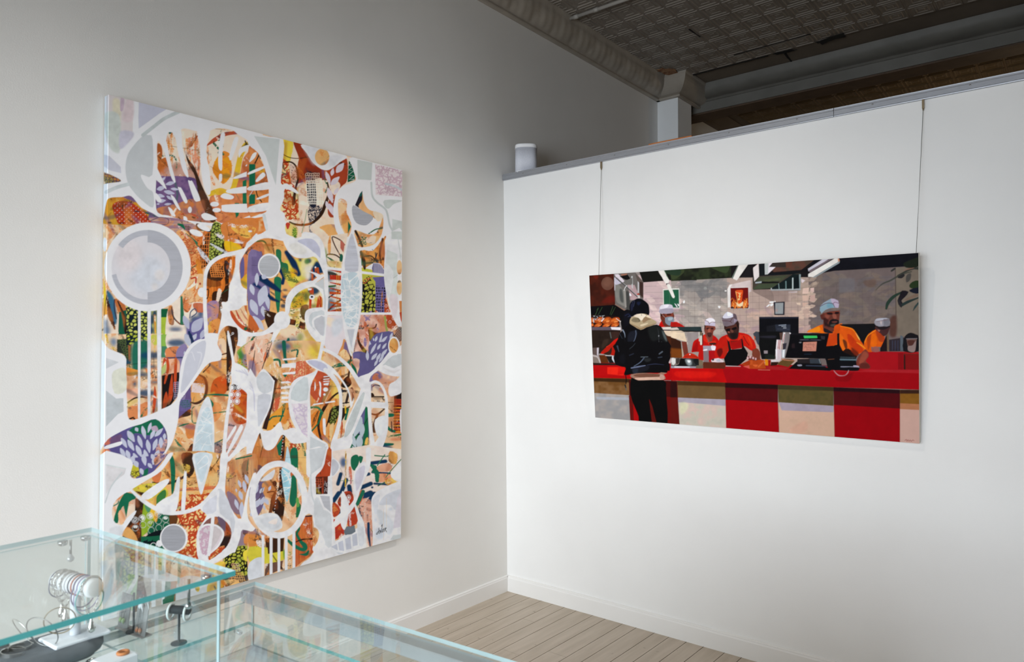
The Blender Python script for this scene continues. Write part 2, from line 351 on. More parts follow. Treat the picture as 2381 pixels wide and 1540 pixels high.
    p('1602,1275 1612,1560 1320,1560 1312,1478 1450,1470 1540,1390', (222, 140, 64), n=3, col2=(236, 170, 90)); l('1600,1285 1550,1400 1530,1560', [10, 26, 34], (84, 54, 36)); l('1310,1470 1330,1560', 40, (70, 46, 34)); l('1440,1440 1500,1480 1580,1420', 8, BR, a=.7)
    f('1262,365 1442,403 1430,612 1268,602', (206, 213, 211), amp=.03); f('1475,418 1830,505 1830,815 1480,785', (235, 225, 227), amp=.04); Q.within('1478,420 1830,505 1830,810 1482,782', False); Q.coral(1470, 420, 1830, 800, (212, 186, 198), w=15, step=85, seed=12); Q.within(None); l('1600,655 1700,680 1797,730', 24, (205, 212, 218))
    l('1428,640 1442,800 1500,880 1590,950 1620,1010 1650,1150 1690,1225', 22, (206, 213, 213)); p('1588,850 1800,855 1700,895 1640,950 1592,930', (207, 214, 212), n=3); f('1680,1075 1830,1110 1830,1340 1680,1312', (211, 217, 215)); l('1740,1320 1750,1440 1780,1560', 12, (212, 217, 217))
    # ======================= C
    V('C')
    p('560,40 900,40 1140,130 1120,230 900,260 780,170', (170, 132, 152), col2=(206, 168, 146), tex='hori', rough=1); l('590,70 700,30 800,50 790,110 680,120', 9, (110, 84, 110))
    p('930,180 1180,250 1195,480 1215,720 1080,745 1060,500 915,280', (241, 184, 124), amp=.12); Q.within('930,180 1180,250 1195,480 1215,720 1080,745 1060,500 915,280'); Q.coral(920, 200, 1210, 740, (206, 96, 56), w=13, step=85, seed=21); Q.within(None)
    p('1130,540 1190,560 1215,720 1160,720', (232, 150, 60), rough=1); p('1070,740 1230,720 1230,1000 1100,1080 990,1060 960,960 1050,860', (243, 200, 152), rough=1); Q.scrub(1000, 760, 1200, 1040, [(252, 240, 228), (226, 140, 80), (244, 190, 130)], n=18, L=150, w=40, ang=-.9, da=.3, seed=6, dry=.5)
    l('1075,760 1130,750 1130,810', 18, (200, 70, 50)); Q.disc(1182, 822, 12, 14, (190, 70, 50))
    l('920,110 970,130 1000,170', [20, 40, 14], GR); l('1010,220 1100,290 1160,360', [8, 14, 40], (60, 120, 90))
    f('1230,190 1330,210 1310,480 1270,600 1200,650 1170,380', (44, 32, 24)); l('1170,350 1220,250 1260,180', 40, (226, 130, 66), dry=.3); Q.net(1190, 210, 1320, 640, 5, 9, 8, (226, 134, 66), skew=-20, seed=7)
    p('1145,100 1300,170 1330,210 1230,190 1150,180', (50, 36, 28))
    p('1330,110 1450,130 1480,300 1505,470 1470,600 1330,620 1285,540', (188, 198, 96), col2=(150, 166, 80), n=4); Q.within('1330,110 1450,130 1480,300 1505,470 1470,600 1330,620 1285,540'); Q.crackle(1280, 100, 1510, 620, (38, 40, 24), cell=34, w=.22, seed=9); Q.within(None); f('1440,330 1490,330 1500,470 1530,600 1460,570', (40, 36, 24), rough=1.5)
    p('1450,100 1850,40 1850,260 1700,400 1500,440 1470,300', (226, 142, 76), amp=.1); p('1480,310 1640,350 1665,410 1500,425', (244, 198, 44), rough=1); p('1550,150 1740,280 1850,170 1740,130', (247, 194, 96), dry=.3); l('1500,120 1540,300 1550,420', 5, BR, a=.6)
    f('1255,740 1300,600 1420,520 1520,500 1625,500 1560,760 1520,830 1540,1000 1440,1040 1400,1200 1420,1300 1290,1500 1275,1200', (206, 106, 38), col2=(228, 136, 56), tex='vert', amp=.2)
    p('1480,540 1532,600 1522,830 1532,980 1500,1035 1435,1045 1445,1150 1432,1290 1400,1250 1382,1100 1420,960 1480,860 1468,660', (62, 38, 24), n=3); p('1390,1020 1440,960 1440,1180 1410,1230 1385,1100', (110, 92, 80), dry=.5, tex='fine'); p('1330,930 1390,910 1380,1010 1325,1020', (70, 42, 26), rough=1.5)
    p('1290,560 1450,610 1470,700 1420,790 1260,740', (70, 46, 32), rough=1.5); Q.net(1290, 580, 1450, 740, 6, 6, 9, (228, 140, 70), skew=30, seed=8); p('1255,740 1400,780 1420,850 1255,850', (92, 54, 30), a=.6, rough=1)
    p('1400,885 1440,915 1392,1060 1375,1010', (246, 226, 210), rough=1); l('1260,890 1285,900 1275,980 1250,1010', 14, (90, 50, 30)); p('1265,1060 1400,1040 1390,1230 1330,1320 1270,1300', (206, 160, 156), col2=(160, 130, 170)); p('1290,1290 1420,1250 1370,1480 1290,1490', (232, 160, 90), rough=1); l('1270,1060 1360,1110', 12, (120, 120, 160))
    # left lower strips
    f('30,760 60,900 70,1190 30,1210', YE); f('30,1190 240,1180 260,1560 30,1560', (240, 222, 204)); blobs('70,1380,40,60;140,1500,50,60;60,1290,26,50', (60, 110, 150), 5, .8)
    p('65,900 160,1010 190,1250 170,1310 120,1280 90,1130', (66, 116, 146), soft=2); l('70,960 110,1200 165,1360', [10, 60, 20], (62, 40, 40), rough=1.5); p('160,1000 280,1070 300,1180 210,1160', (200, 120, 70), rough=1.5); l('160,1010 160,1120 185,1240', 12, (50, 40, 70)); l('40,1200 70,920', 10, (70, 50, 40)); blobs('110,1455,26,16', (226, 150, 90), 2, 1)
    f('215,1160 320,1130 320,1560 240,1560 205,1390', (30, 96, 76), amp=.2); l('200,1030 260,1180 310,1400', [12, 34, 60], (44, 34, 34), rough=1)
    f('300,1080 570,1130 570,1560 310,1560', (198, 206, 104), col2=(220, 220, 120)); Q.within('295,1070 570,1110 570,1560 310,1560', False); Q.crackle(290, 1060, 575, 1560, (26, 42, 50), cell=44, w=.3, seed=3); Q.within(None)
    f('560,1130 680,1130 680,1560 560,1560', (204, 200, 110), col2=(70, 120, 140), tex='vert'); blobs('610,1250,30,60;600,1380,30,40;640,1180,30,40', NA, 3, .9); l('640,1200 650,1500', 20, (244, 196, 60), dry=.3)
    f('710,1130 800,1120 795,1560 715,1560', (180, 202, 74), amp=.15); f('710,1120 805,1120 800,1222 712,1222', (28, 104, 70)); l('795,1200 788,1560', 18, (40, 120, 70)); blobs('740,1500,24,70', (50, 80, 40), 4, .7)
    p('800,1120 960,980 1000,1060 1220,1060 1240,1420 1100,1560 795,1560', (245, 230, 214)); p('800,1120 850,1090 870,1300 810,1290', (226, 150, 90), rough=1); blobs('890,1365,80,26;1130,1250,70,50;940,1510,130,40;1060,1330,50,60;1190,1180,40,60', (36, 84, 130), 5, .9); p('980,1010 1080,1060 1040,1160 990,1140', (226, 140, 90), dry=.4); p('1100,1060 1220,1060 1220,1160 1130,1150', (206, 120, 90), rough=2)
    l('840,1100 865,1220 940,1300 1000,1310', [12, 16, 16, 8], (70, 50, 50)); l('960,980 968,1200 965,1290', [24, 44, 44], (56, 122, 92)); l('1060,1230 1070,1160 1120,1120 1140,1170 1080,1220', 12, (70, 90, 120)); l('900,1400 800,1430', 3, BK)
    p('1030,1330 1230,1230 1250,1560 1060,1560', (112, 104, 160), soft=2); leaves('985,1200,1050,1365,70;1085,1400,1215,1230,120;1000,1420,1095,1560,80;1190,1480,1240,1360,60;1110,1560,1190,1480,40', (190, 192, 214)); l('1050,1400 1100,1560', 30, (40, 60, 100))
    # the big pale disc
    Q.disc(555, 620, 517, 532, WH, amp=.02); Q.disc(545, 625, 420, 430, (226, 224, 229), amp=.03); Q.disc(560, 720, 220, 240, (218, 222, 231), soft=16); Q.disc(330, 480, 160, 200, (228, 221, 224), soft=12); blobs('700,720,60,70;640,860,40,50', (228, 222, 220), 5, .7)
    def arc(cx, cy, rx, ry, a0, a1, w, col, **kw):
        t = np.radians(np.linspace(a0, a1, 30)); Q.line(np.stack([cx + rx * np.cos(t), cy + ry * np.sin(t)], 1), w, col, sm=False, **kw)
    def sector(cx, cy, ro, ri, a0, a1, col):
        t = np.radians(np.linspace(a0, a1, 36)); o = np.stack([cx + ro[0] * np.cos(t), cy + ro[1] * np.sin(t)], 1); i = np.stack([cx + ri[0] * np.cos(t), cy + ri[1] * np.sin(t)], 1)
        Q.flat(np.vstack([o, i[::-1]]), col, tex='hori', amp=.08)
    sector(545, 625, (426, 444), (356, 378), 217, 272, (192, 194, 203)); sector(545, 625, (426, 446), (372, 384), 86, 168, (193, 195, 204)); sector(550, 625, (424, 446), (276, 298), -89, 89, (187, 189, 198))
    for a, b in ((440, 473), (553, 594), (668, 716)): f(f'{a},1120 {b},1120 {b},1560 {a},1560', WH)
    for e in ((1225, 152, 84, 30, .42), (1135, 215, 84, 36, .35)): Q.disc(*e[:4], WH, rot=e[4])
    l('1365,220 1450,260 1600,310 1730,335', [40, 60, 46, 30], (232, 222, 222), dry=.5); l('1160,400 1220,480 1290,560', [30, 60, 40], (216, 216, 222), dry=.45); l('1310,345 1400,400 1500,450', [16, 34, 30], (216, 218, 222), dry=.3); l('1520,110 1640,140 1797,130', 40, (240, 230, 226), dry=.5); Q.disc(1780, 195, 24, 12, WH)
    p('30,280 70,300 60,420 30,420', WH)
    # arch and head
    l('1262,1500 1240,1100 1240,800 1262,660 1330,560 1450,490 1620,450 1700,430', [50, 44, 40, 44, 48, 46, 52, 56], WH, n=8); Q.disc(1202, 925, 48, 58, WH)
    p('1610,470 1680,430 1850,220 1850,310 1720,450 1655,590 1662,760 1702,870 1850,872 1850,1130 1720,1075 1640,1130 1540,1150 1570,1230 1640,1320 1720,1385 1850,1400 1850,1560 1620,1560 1632,1375 1580,1333 1500,1325 1440,1370 1400,1450 1390,1560 1275,1560 1275,1480 1370,1470 1422,1290 1440,1165 1420,1130 1450,1110 1440,1040 1512,1028 1530,850 1562,770 1600,650', WH, n=3)
    p('1655,580 1720,450 1800,330 1850,320 1850,870 1702,866 1664,750', (216, 138, 92), n=3); p('1660,600 1700,500 1710,700 1670,760', (112, 106, 160)); p('1670,780 1760,700 1770,870 1705,865', YE); f('1785,500 1850,480 1850,860 1790,850', (112, 106, 160)); l('1780,520 1770,680 1780,860', 16, WH)
    p('1540,1150 1570,1158 1640,1270 1720,1330 1850,1370 1850,1410 1720,1385 1630,1320 1560,1225', (200, 92, 56), n=4); p('1710,1085 1850,1130 1850,1330 1790,1270', (212, 120, 66), n=3); l('1610,1140 1650,1230 1710,1310', [10, 26, 10], (202, 84, 56)); l('1665,1120 1720,1220 1797,1310', [6, 16, 8], (214, 140, 110)); Q.disc(1725, 1360, 20, 20, (50, 104, 70))
    p('1498,1327 1580,1337 1630,1372 1620,1560 1500,1560 1468,1400', (66, 42, 30), n=3); Q.ring(1572, 1415, 11, 11, 6, WH); l('1565,1430 1545,1440', 4, WH); l('1510,1440 1535,1560', [14, 24], WH)
    p('1392,1560 1420,1430 1470,1375 1500,1480 1490,1560', (238, 184, 124), n=3)
    # ======================= D
    V('D')
    p('-40,110 60,40 200,10 380,40 400,100 450,200 560,250 700,240 800,280 850,420 870,470 740,540 560,560 460,640 420,800 400,920 300,920 150,1010 -40,1110', (241, 186, 118), n=3, amp=.12)
    p('-30,60 130,80 145,260 60,290 -30,260', (216, 136, 88)); l('50,60 150,60 210,160', 18, (90, 110, 60)); p('130,110 220,200 260,180 230,80', (180, 120, 60), a=.7, soft=2); l('0,90 300,110 380,140', 3, BR, a=.5)
    p('-40,210 90,180 120,220 110,400 200,500 215,900 80,1010 -40,870', (138, 124, 166), n=3); f('0,240 60,240 60,180 120,180 130,240 80,480 0,470', (126, 112, 156))
    p('400,290 560,270 720,240 800,300 740,440 560,550 470,610 380,430', (234, 218, 96), soft=2); p('600,280 760,270 700,420 600,480', (243, 232, 170), soft=4); p('290,165 330,155 355,190 360,300 430,330 432,430 340,410 300,280', (52, 122, 84), n=3); p('275,490 352,500 352,620 330,890 302,890 272,620', (42, 126, 90), n=3)
    l('415,190 500,320 560,450', [50, 80, 60], (20, 54, 94), soft=1.5); l('120,500 260,600 345,655', [80, 70, 30], (20, 54, 94), soft=1.2); l('30,570 100,610', 40, (30, 60, 110), soft=2); l('160,660 240,740 330,780', [34, 50, 16], (20, 54, 94), soft=1.2); l('340,400 380,480 370,560', 40, (20, 54, 94), soft=1); l('380,390 440,470 540,540', [50, 110, 40], (104, 122, 62), dry=.35, tex='fine'); blobs('400,640,30,12;400,720,36,24;380,830,36,26;450,880,20,30;685,290,30,30;580,280,20,20', (34, 70, 100), 2, .9); blobs('660,300,30,34', (90, 140, 80), 2, .9); p('470,380 540,430 480,500', (238, 196, 40), soft=3); blobs('690,390,60,50', (245, 240, 228), 5, .9)
    l('0,345 140,350', 4, BK, a=.6); l('0,620 240,640 600,660', 4, BK, a=.5)
    Q.disc(210, 352, 134, 148, WH); Q.disc(208, 355, 119, 128, (190, 193, 199), tex='hori')
    leaves('65,435,60,590,52;120,470,180,500,60;165,585,95,835,120;-10,570,25,700,60;-10,750,70,940,90;130,830,150,960,60;175,695,205,870,56;15,950,150,1120,80')
    p('0,880 60,960 170,1050 160,1120 0,1130', (228, 150, 80), a=.0); p('-30,950 10,960 90,1110 -30,1120', (206, 112, 60))
    p('300,1080 440,960 460,860 500,720 600,640 720,600 850,670 862,860 740,850 650,880 640,1000 700,1150 840,1300 830,1500 650,1520 400,1560 100,1560', (242, 216, 118), n=3, col2=(246, 230, 196))
    p('460,740 600,650 700,640 690,760 620,840 480,860', (242, 212, 66), soft=3); blobs('530,690,50,30;500,760,30,30;650,720,40,60;740,650,60,50;740,830,40,20', (60, 90, 70), 4, .8); Q.scrub(470, 700, 640, 1120, [(70, 80, 40), (190, 190, 70), (110, 120, 60)], n=60, L=26, w=16, seed=31, dry=.4); p('600,830 680,830 640,1000 580,930', (120, 104, 60), rough=2)
    blobs('740,650,70,40', NA, 3, .9); p('690,620 735,620 740,695 700,690', CO, n=2); f('672,620 718,622 715,640 675,645', WH)
    for s in ('688,740 718,745 712,862 685,862', '770,850 795,708 815,790 800,855', '808,700 838,730 838,862 812,850'): f(s, (202, 66, 38))
    p('785,295 870,420 810,450 700,545 672,500 720,380', (24, 66, 104), soft=2); f('718,365 738,460 735,530 712,545 715,440', CO); f('752,370 800,372 812,470 782,450 775,400 760,440', CO); Q.disc(762, 369, 11, 11, WH); Q.disc(672, 470, 30, 50, (244, 238, 226), soft=4)
    p('665,412 760,432 830,468 790,495 740,450', WH, n=3)
    Q.disc(720, 725, 34, 29, WH); Q.disc(720, 722, 15, 12, (24, 22, 44))
    f('150,875 295,915 270,1050 200,1105 160,1000', (66, 42, 28)); f('458,983 532,1002 520,1064 452,1052', (70, 46, 30)); f('580,1010 642,1042 636,1115 558,1090', (74, 48, 32)); f('185,1105 285,1120 250,1215 205,1160', (66, 42, 28)); p('430,1060 530,1080 500,1180 400,1140', (243, 212, 170), rough=1)
    p('-40,1180 270,1190 130,1560 -40,1560', (245, 216, 196)); Q.scrub(0, 1200, 220, 1500, [(226, 136, 100), (240, 190, 160), (250, 226, 210)], n=22, L=110, w=40, ang=.4, seed=12, dry=.5); f('30,1180 60,1180 0,1260 -10,1230', GR); l('40,1330 30,1540', [4, 14], BR)
    p('290,1120 560,1120 660,1260 560,1560 180,1560', (245, 220, 190), soft=3); blobs('400,1320,110,60;500,1260,70,50', (34, 84, 130), 8, .85); l('440,1225 410,1370 380,1540', [30, 60, 40], (26, 104, 88), soft=.6); l('445,1365 540,1350 545,1430', 22, (40, 110, 90), dry=.3); blobs('720,1290,110,100', (240, 214, 90), 8, .9); blobs('580,1200,40,50;570,1300,40,60', (150, 160, 80), 5, .8); l('200,1490 330,1480 330,1540', 26, GR, dry=.3); f('365,1445 545,1450 540,1475 370,1470', WH); Q.disc(693, 1276, 6, 14, BK)
    p('640,1420 830,1380 830,1500 640,1490', (242, 196, 90), a=.6, soft=3)
    f('870,0 1150,-40 1080,380 880,380', (246, 228, 208)); p('930,0 945,0 945,170 920,200 910,100', (240, 180, 112)); l('1110,100 1060,45 965,5 990,100 1070,250', 14, (92, 66, 54)); f('1060,40 1112,90 1095,190 1060,140', (200, 116, 100)); l('880,260 910,215 1000,222 1070,270', 16, (92, 66, 54)); l('880,250 900,310 945,365', 16, (92, 66, 54)); p('885,235 990,290 1006,370 960,300', (56, 112, 76), n=3); p('870,130 900,200 880,320', (150, 170, 120), soft=3); p('1060,210 1090,230 1080,300 1050,290', (40, 104, 84)); p('900,300 1060,300 1060,380 950,370', (236, 214, 150), soft=2)
    f('895,390 1075,400 1070,910 895,905', (236, 228, 220)); blobs('930,470,50,70;950,640,60,50;940,820,60,80', (50, 90, 120), 5, .8); p('900,420 980,430 1030,460 940,470', (70, 74, 70)); l('905,740 980,690 1065,640', 16, (30, 60, 80)); l('910,890 1000,800 1065,760', 20, (60, 50, 50)); l('900,600 1000,590', 20, (60, 104, 60))
    for s in ('932,398 1070,410 1070,438 940,404', '935,460 1070,466 1070,525 935,515', '930,545 1070,565 1070,590 940,556', '932,612 1070,640 1070,668 940,624', '932,660 1070,668 1070,692 932,690', '935,706 1070,738 1070,760 940,720', '932,778 1070,798 1070,826 940,796', '935,838 1070,810 1070,838 945,850', '905,895 1070,855 1070,905'): f(s, (197, 62, 40))
    for x in (1018, 1042): l(f'{x},420 {x},890', 5, (240, 200, 60), a=.8)
    f('1320,370 1600,480 1600,915 1300,915', (194, 194, 84), amp=.1); Q.within('1310,540 1400,470 1490,640 1490,910 1305,910', False); Q.crackle(1300, 460, 1490, 915, (28, 28, 30), cell=48, w=.22, seed=5); Q.within(None); l('1440,470 1350,560 1340,520 1400,500', 8, (220, 110, 70)); p('1320,380 1450,410 1440,470 1320,450', (204, 206, 80))
    f('1440,490 1590,478 1590,600 1480,610 1478,540', (114, 106, 162)); f('1480,590 1600,598 1604,910 1478,905', (36, 34, 50)); Q.net(1485, 600, 1600, 905, 5, 9, 8, (140, 130, 190), seed=15); l('1560,660 1545,880', 10, (226, 160, 110), dry=.3)
    p('1312,170 1450,170 1600,10 1592,380 1540,330 1450,320 1330,375', (224, 142, 68), n=3, col2=(232, 168, 96)); l('1308,180 1340,290 1350,385', [20, 40, 26], (70, 46, 32)); l('1340,240 1430,235 1500,312', 14, (92, 58, 34)); l('1350,320 1450,315', 14, (92, 58, 34)); l('1565,30 1532,200 1545,312', [26, 28, 20], (84, 54, 34)); l('1500,200 1460,300', 12, (92, 58, 34)); p('1310,210 1325,330 1312,340', GR); Q.disc(1570, 265, 12, 22, BR)
    p('1452,322 1530,332 1578,390 1578,455 1448,440', (112, 106, 152), n=2)
    for i in range(9): l(f'{1462 + i * 13},{326 + max(0, i - 4) * 7} {1460 + i * 13.5},445', 4.5, (226, 224, 236))
    l('1455,318 1530,328 1580,395', 6, WH)
    p('1600,730 1660,930 1730,1060 1690,1105 1610,1070 1585,900', (186, 78, 46), n=3)
    for x, y in ((1625, 890), (1655, 920), (1600, 1000), (1652, 1022), (1690, 980), (1690, 1090), (1605, 830)): Q.ring(x, y, 13, 16, 5, (240, 224, 220))
    f('885,945 1080,945 1115,1130 1125,1240 1020,1425 845,1355', (234, 226, 231), amp=.05); p('900,960 1000,1000 960,1080 890,1040', (244, 226, 206), soft=3); p('960,1020 1090,980 1080,1120 980,1200', (222, 226, 234), soft=4)
    p('1110,1225 1195,1430 1190,1560 1030,1560 1030,1420 1080,1300', (226, 158, 92), n=3); p('1115,1250 1160,1350 1150,1480 1100,1400', (130, 112, 150), soft=1.5); l('1160,1330 1190,1480 1190,1560', [8, 26, 20], (70, 44, 34))
    p('1255,1150 1300,935 1570,935 1600,1100 1690,1150 1640,1250 1480,1560 1200,1560 1210,1390', (226, 168, 150), n=3, col2=(240, 206, 190)); Q.scrub(1280, 950, 1580, 1300, [(214, 116, 84), (240, 200, 180), (150, 130, 170), (236, 190, 170)], n=30, L=120, w=46, ang=1.3, seed=17, dry=.45)
    l('1270,1150 1285,1270 1380,1412', [20, 30, 50], (84, 50, 36)); p('1393,1105 1480,1150 1575,1160 1500,1270 1420,1290 1400,1180', (84, 54, 40), n=3); l('1400,1100 1470,1090 1490,1050', 14, (60, 38, 30)); l('1590,960 1610,1100 1650,1250', 26, (170, 176, 96))
    p('1490,1160 1690,1140 1650,1260 1580,1420 1480,1560 1290,1560 1310,1400 1390,1400 1400,1290', (110, 104, 154), n=3); f('1205,1395 1300,1390 1300,1470 1220,1480', (120, 110, 160)); f('1590,1440 1660,1400 1620,1450 1570,1490', (150, 90, 90))
    leaves('1475,1255,1500,1190,30;1520,1310,1560,1150,26;1545,1270,1620,1190,34;1430,1400,1410,1250,40;1380,1390,1390,1500,40;1430,1370,1470,1290,30;1480,1380,1520,1300,34;1545,1340,1600,1260,36;1590,1345,1640,1270,32;1425,1440,1480,1350,34;1490,1440,1540,1360,36;1550,1400,1620,1330,36;1440,1510,1500,1430,36;1510,1490,1570,1410,36;1570,1470,1630,1390,30;1460,1250,1450,1210,16;1680,1150,1650,1240,30')
    f('1742,1068 1800,1090 1800,1240 1745,1265 1688,1232', (46, 40, 32)); Q.within('1742,1072 1800,1092 1800,1238 1745,1258 1692,1230', False); Q.dots(1690, 1075, 1800, 1260, 20, 16, 4.5, (236, 230, 224)); Q.within(None)
    # whites of D
    p('380,30 530,30 570,70 650,150 730,190 745,235 620,262 500,240 420,150', WH, n=3); p('450,110 540,80 660,170 600,215 500,190', (232, 231, 228), soft=2)
    p('-60,80 40,10 200,-25 390,25 400,60 200,20 70,50 -60,150', WH, n=3)
    l('640,-10 740,10 820,90 862,250 885,420 892,700 880,1000 848,1300 805,1500', [90, 90, 70, 50, 46, 52, 40, 42, 46], WH, n=8); p('548,55 650,25 740,40 800,110 822,190 810,275 740,190 640,110', (203, 205, 224), n=4); p('740,190 800,240 850,320 870,480 850,420 800,300', WH, n=3)
    l('425,905 445,760 510,660 610,595 730,565 810,610 862,700 868,860', [50, 76, 80, 76, 74, 54, 40, 40], WH, n=8); l('845,470 740,545', 40, WH); f('752,568 862,492 868,640 800,600', (212, 216, 219)); l('862,640 878,760 872,880', 18, (212, 216, 219))
    Q.disc(365, 1000, 96, 106, WH); l('320,1060 200,1130 100,1165 -60,1175', [120, 56, 44, 44], WH); l('320,1080 250,1240 160,1470 125,1570', [80, 40, 44, 46], WH); l('240,1245 130,1540', 6, BR)
    p('636,1000 645,900 700,862 800,850 878,880 868,1200 838,1312 760,1240 680,1140', WH, n=3); p('682,980 720,910 790,895 872,900 866,1195 780,1140 700,1060', (213, 219, 223), n=2); l('740,1080 735,1000 800,955 870,950', 22, WH); l('740,1060 790,1140 860,1200', 20, WH); p('748,1010 800,968 862,962 856,1190 790,1130 755,1080', (203, 205, 212), n=2)
    l('870,374 1075,398', 32, WH); l('1300,428 1585,462', 30, WH); f('870,895 1085,895 1085,945 870,940', WH); l('1290,922 1690,922', 26, WH)
    p('1195,-60 1128,100 1080,350 1064,650 1080,950 1120,1200 1190,1435 1240,1250 1300,950 1322,650 1310,350 1262,80', WH, n=4); p('1190,-35 1225,40 1262,200 1272,412 1115,406 1132,180', (206, 209, 220), n=2, tex='hori')
    S = '1080,490 1150,436 1260,442 1290,600 1280,900 1240,1060 1160,1076 1110,1000 1074,780'
    p(S, (203, 220, 229), n=4, amp=.05); Q.within(S); Q.crackle(1060, 420, 1300, 1090, (240, 243, 246), cell=110, w=.09, seed=8); Q.scrub(1070, 440, 1290, 1080, [(238, 242, 245)], n=34, L=230, w=9, ang=.6, da=1, seed=4); Q.within(None); f('1140,1112 1232,1106 1190,1335', (208, 212, 221))
    p('1610,0 1830,-20 1830,1080 1790,1075 1745,1072 1680,950 1620,745 1580,480 1592,200', WH, n=3); f('1612,155 1742,212 1742,870 1700,985 1640,760 1692,480 1640,350 1604,320', (222, 228, 226)); p('1650,700 1742,720 1742,880 1700,985 1660,860', (229, 220, 225), soft=2); p('1600,330 1680,400 1692,500 1640,740 1595,560', (236, 238, 240)); f('1670,-60 1830,-60 1830,40 1670,30', (212, 219, 216)); l('1740,-20 1770,170 1780,280', 10, (214, 219, 219)); l('1690,500 1742,460', 3, (150, 150, 150))
    for e in ((1765, 370, 32, 86), (1765, 610, 32, 88)): Q.disc(*e, (238, 200, 150))
    f('1762,770 1800,770 1800,930 1770,920', (214, 140, 80)); f('1765,910 1800,900 1800,1050 1780,1000', CO); p('1600,1470 1700,1380 1790,1400 1790,1560 1560,1560', (206, 211, 214)); f('1690,1410 1790,1290 1790,1400', WH)
    l('1660,1400 1560,1500 1480,1570', [70, 40, 36], WH); Q.disc(1695, 1333, 70, 98, WH); Q.disc(1695, 1333, 54, 80, (236, 186, 114))
    # ======================= E
    V('E')
    f('100,-10 735,-20 735,900 620,950 330,1010 280,250 110,180', (240, 206, 168), amp=.1); Q.scrub(300, 380, 720, 960, [(244, 220, 200), (238, 170, 90), (232, 150, 84), (246, 226, 210)], n=30, L=120, w=50, ang=.2, seed=7, dry=.45)
    f('30,-20 210,-20 195,210 110,180 40,110', (241, 218, 190)); l('60,0 100,100 190,190', 34, (240, 200, 90), dry=.3); blobs('150,80,40,50', (90, 130, 170), 5, .8); f('190,50 370,40 355,340 290,350 275,230 190,200', (54, 60, 52), rough=1.5); Q.within('190,50 370,40 355,420 290,420 275,230', False); Q.crackle(180, 30, 380, 420, (100, 120, 70), cell=24, w=.14, seed=2); Q.within(None); l('340,110 345,300', 30, (170, 100, 60), dry=.4)
    f('300,-20 445,-20 445,80 320,120', LI); Q.within('300,-20 445,-20 445,110 300,130', False); Q.crackle(295, -20, 445, 130, (26, 42, 50), cell=50, w=.24, seed=3); Q.within(None); f('470,-20 560,-20 560,60 470,50', LI); Q.crackle(470, -20, 556, 110, (26, 42, 50), cell=50, w=.22, seed=7)
    p('370,110 560,70 570,330 470,420 370,420', (44, 116, 96), soft=4); blobs('610,240,150,45;580,375,90,22;490,470,80,26;640,560,60,18;540,690,110,46;300,320,60,26;360,440,24,20;400,580,26,36;820,80,0.1,0.1', (26, 74, 110), 4, .9); l('640,60 640,200', 16, (244, 196, 60), dry=.3); p('600,0 680,0 660,120 600,80', (206, 206, 90), dry=.3)
    l('290,358 500,330 720,318 880,340', 6, BK, a=.7); l('630,240 632,400 650,500', 6, BK, a=.8); Q.scrub(600, 420, 680, 500, [BK], n=14, L=24, w=4, seed=3)
    p('300,390 440,420 430,470 310,480', (232, 160, 72), rough=1); p('310,650 440,640 420,740 320,760', (244, 190, 160), rough=1); p('330,860 430,840 560,800 540,960 340,1010', (232, 150, 98), rough=2); l('318,805 400,752 480,738 550,748', [16, 18, 16, 8], (56, 36, 30)); l('340,1000 380,985 400,1000', 20, (60, 40, 30)); l('480,970 520,900 580,860', 24, GR, dry=.35); p('590,800 680,760 680,900 600,930', (160, 150, 150), dry=.4)
    f('715,-10 790,-10 780,150 715,130', (150, 190, 90)); f('720,130 790,130 790,270 720,260', (80, 140, 110)); p('790,-20 990,-20 1010,140 800,160', (244, 230, 216)); blobs('900,90,110,46', (34, 80, 120), 4, .9); p('780,160 930,140 900,280 780,270', (226, 144, 96)); p('900,190 1000,100 1040,200 980,300 930,520 900,420', (150, 136, 178), soft=1); l('780,270 1000,265', 16, (40, 70, 110), soft=1); p('790,300 930,300 920,480 800,470', (240, 190, 160)); leaves('1000,-10,1070,140,70;1090,60,1140,-20,50;995,190,1010,250,30', (200, 204, 220)); l('1070,-10 1100,80', 26, (44, 60, 100))
    f('725,480 930,440 945,580 905,740 830,835 725,890', (38, 32, 32)); blobs('740,440,40,26', (50, 80, 90), 2, .8); f('720,380 780,330 770,440 720,480', (190, 200, 130))
    for s in ('733,400 745,280 790,268 808,300 815,400 770,570 752,560 782,410 775,310 750,340', '880,290 908,285 905,450 888,690 868,500', '835,510 852,470 856,720 800,830 810,650', '640,600 662,720 640,905 612,910 625,720', '780,670 800,800 740,880 745,770'): p(s, (204, 84, 46), n=3)
    f('920,560 1085,560 1075,870 920,1010', (112, 94, 142)); Q.net(870, 560, 1000, 760, 6, 8, 4, (190, 180, 210), seed=2); blobs('1010,820,70,50', (40, 110, 80), 1.5, .9); Q.net(940, 770, 1060, 900, 6, 6, 6, (120, 110, 170), seed=4); p('1060,880 1065,960 1010,1005 930,990', (76, 50, 38), rough=1.5)
    p('1080,560 1160,460 1300,330 1440,230 1505,190 1505,660 1330,720 1200,770 1085,800', (238, 186, 120), n=3, col2=(230, 166, 96)); p('1110,560 1180,480 1250,560 1230,590', (204, 126, 66)); p('1400,60 1480,60 1500,240 1440,260', (246, 214, 180)); l('1170,470 1240,520 1262,640 1225,760 1140,812 1070,800', [16, 30, 34, 34, 30, 16], (90, 58, 44)); f('1090,568 1240,580 1230,692 1078,680', (232, 214, 212), rough=1, dry=.25); l('1220,440 1290,370 1300,340', 16, (90, 60, 50)); l('1440,230 1500,215', 18, (90, 60, 46), rough=1); l('1430,290 1500,290', 10, (90, 60, 46))
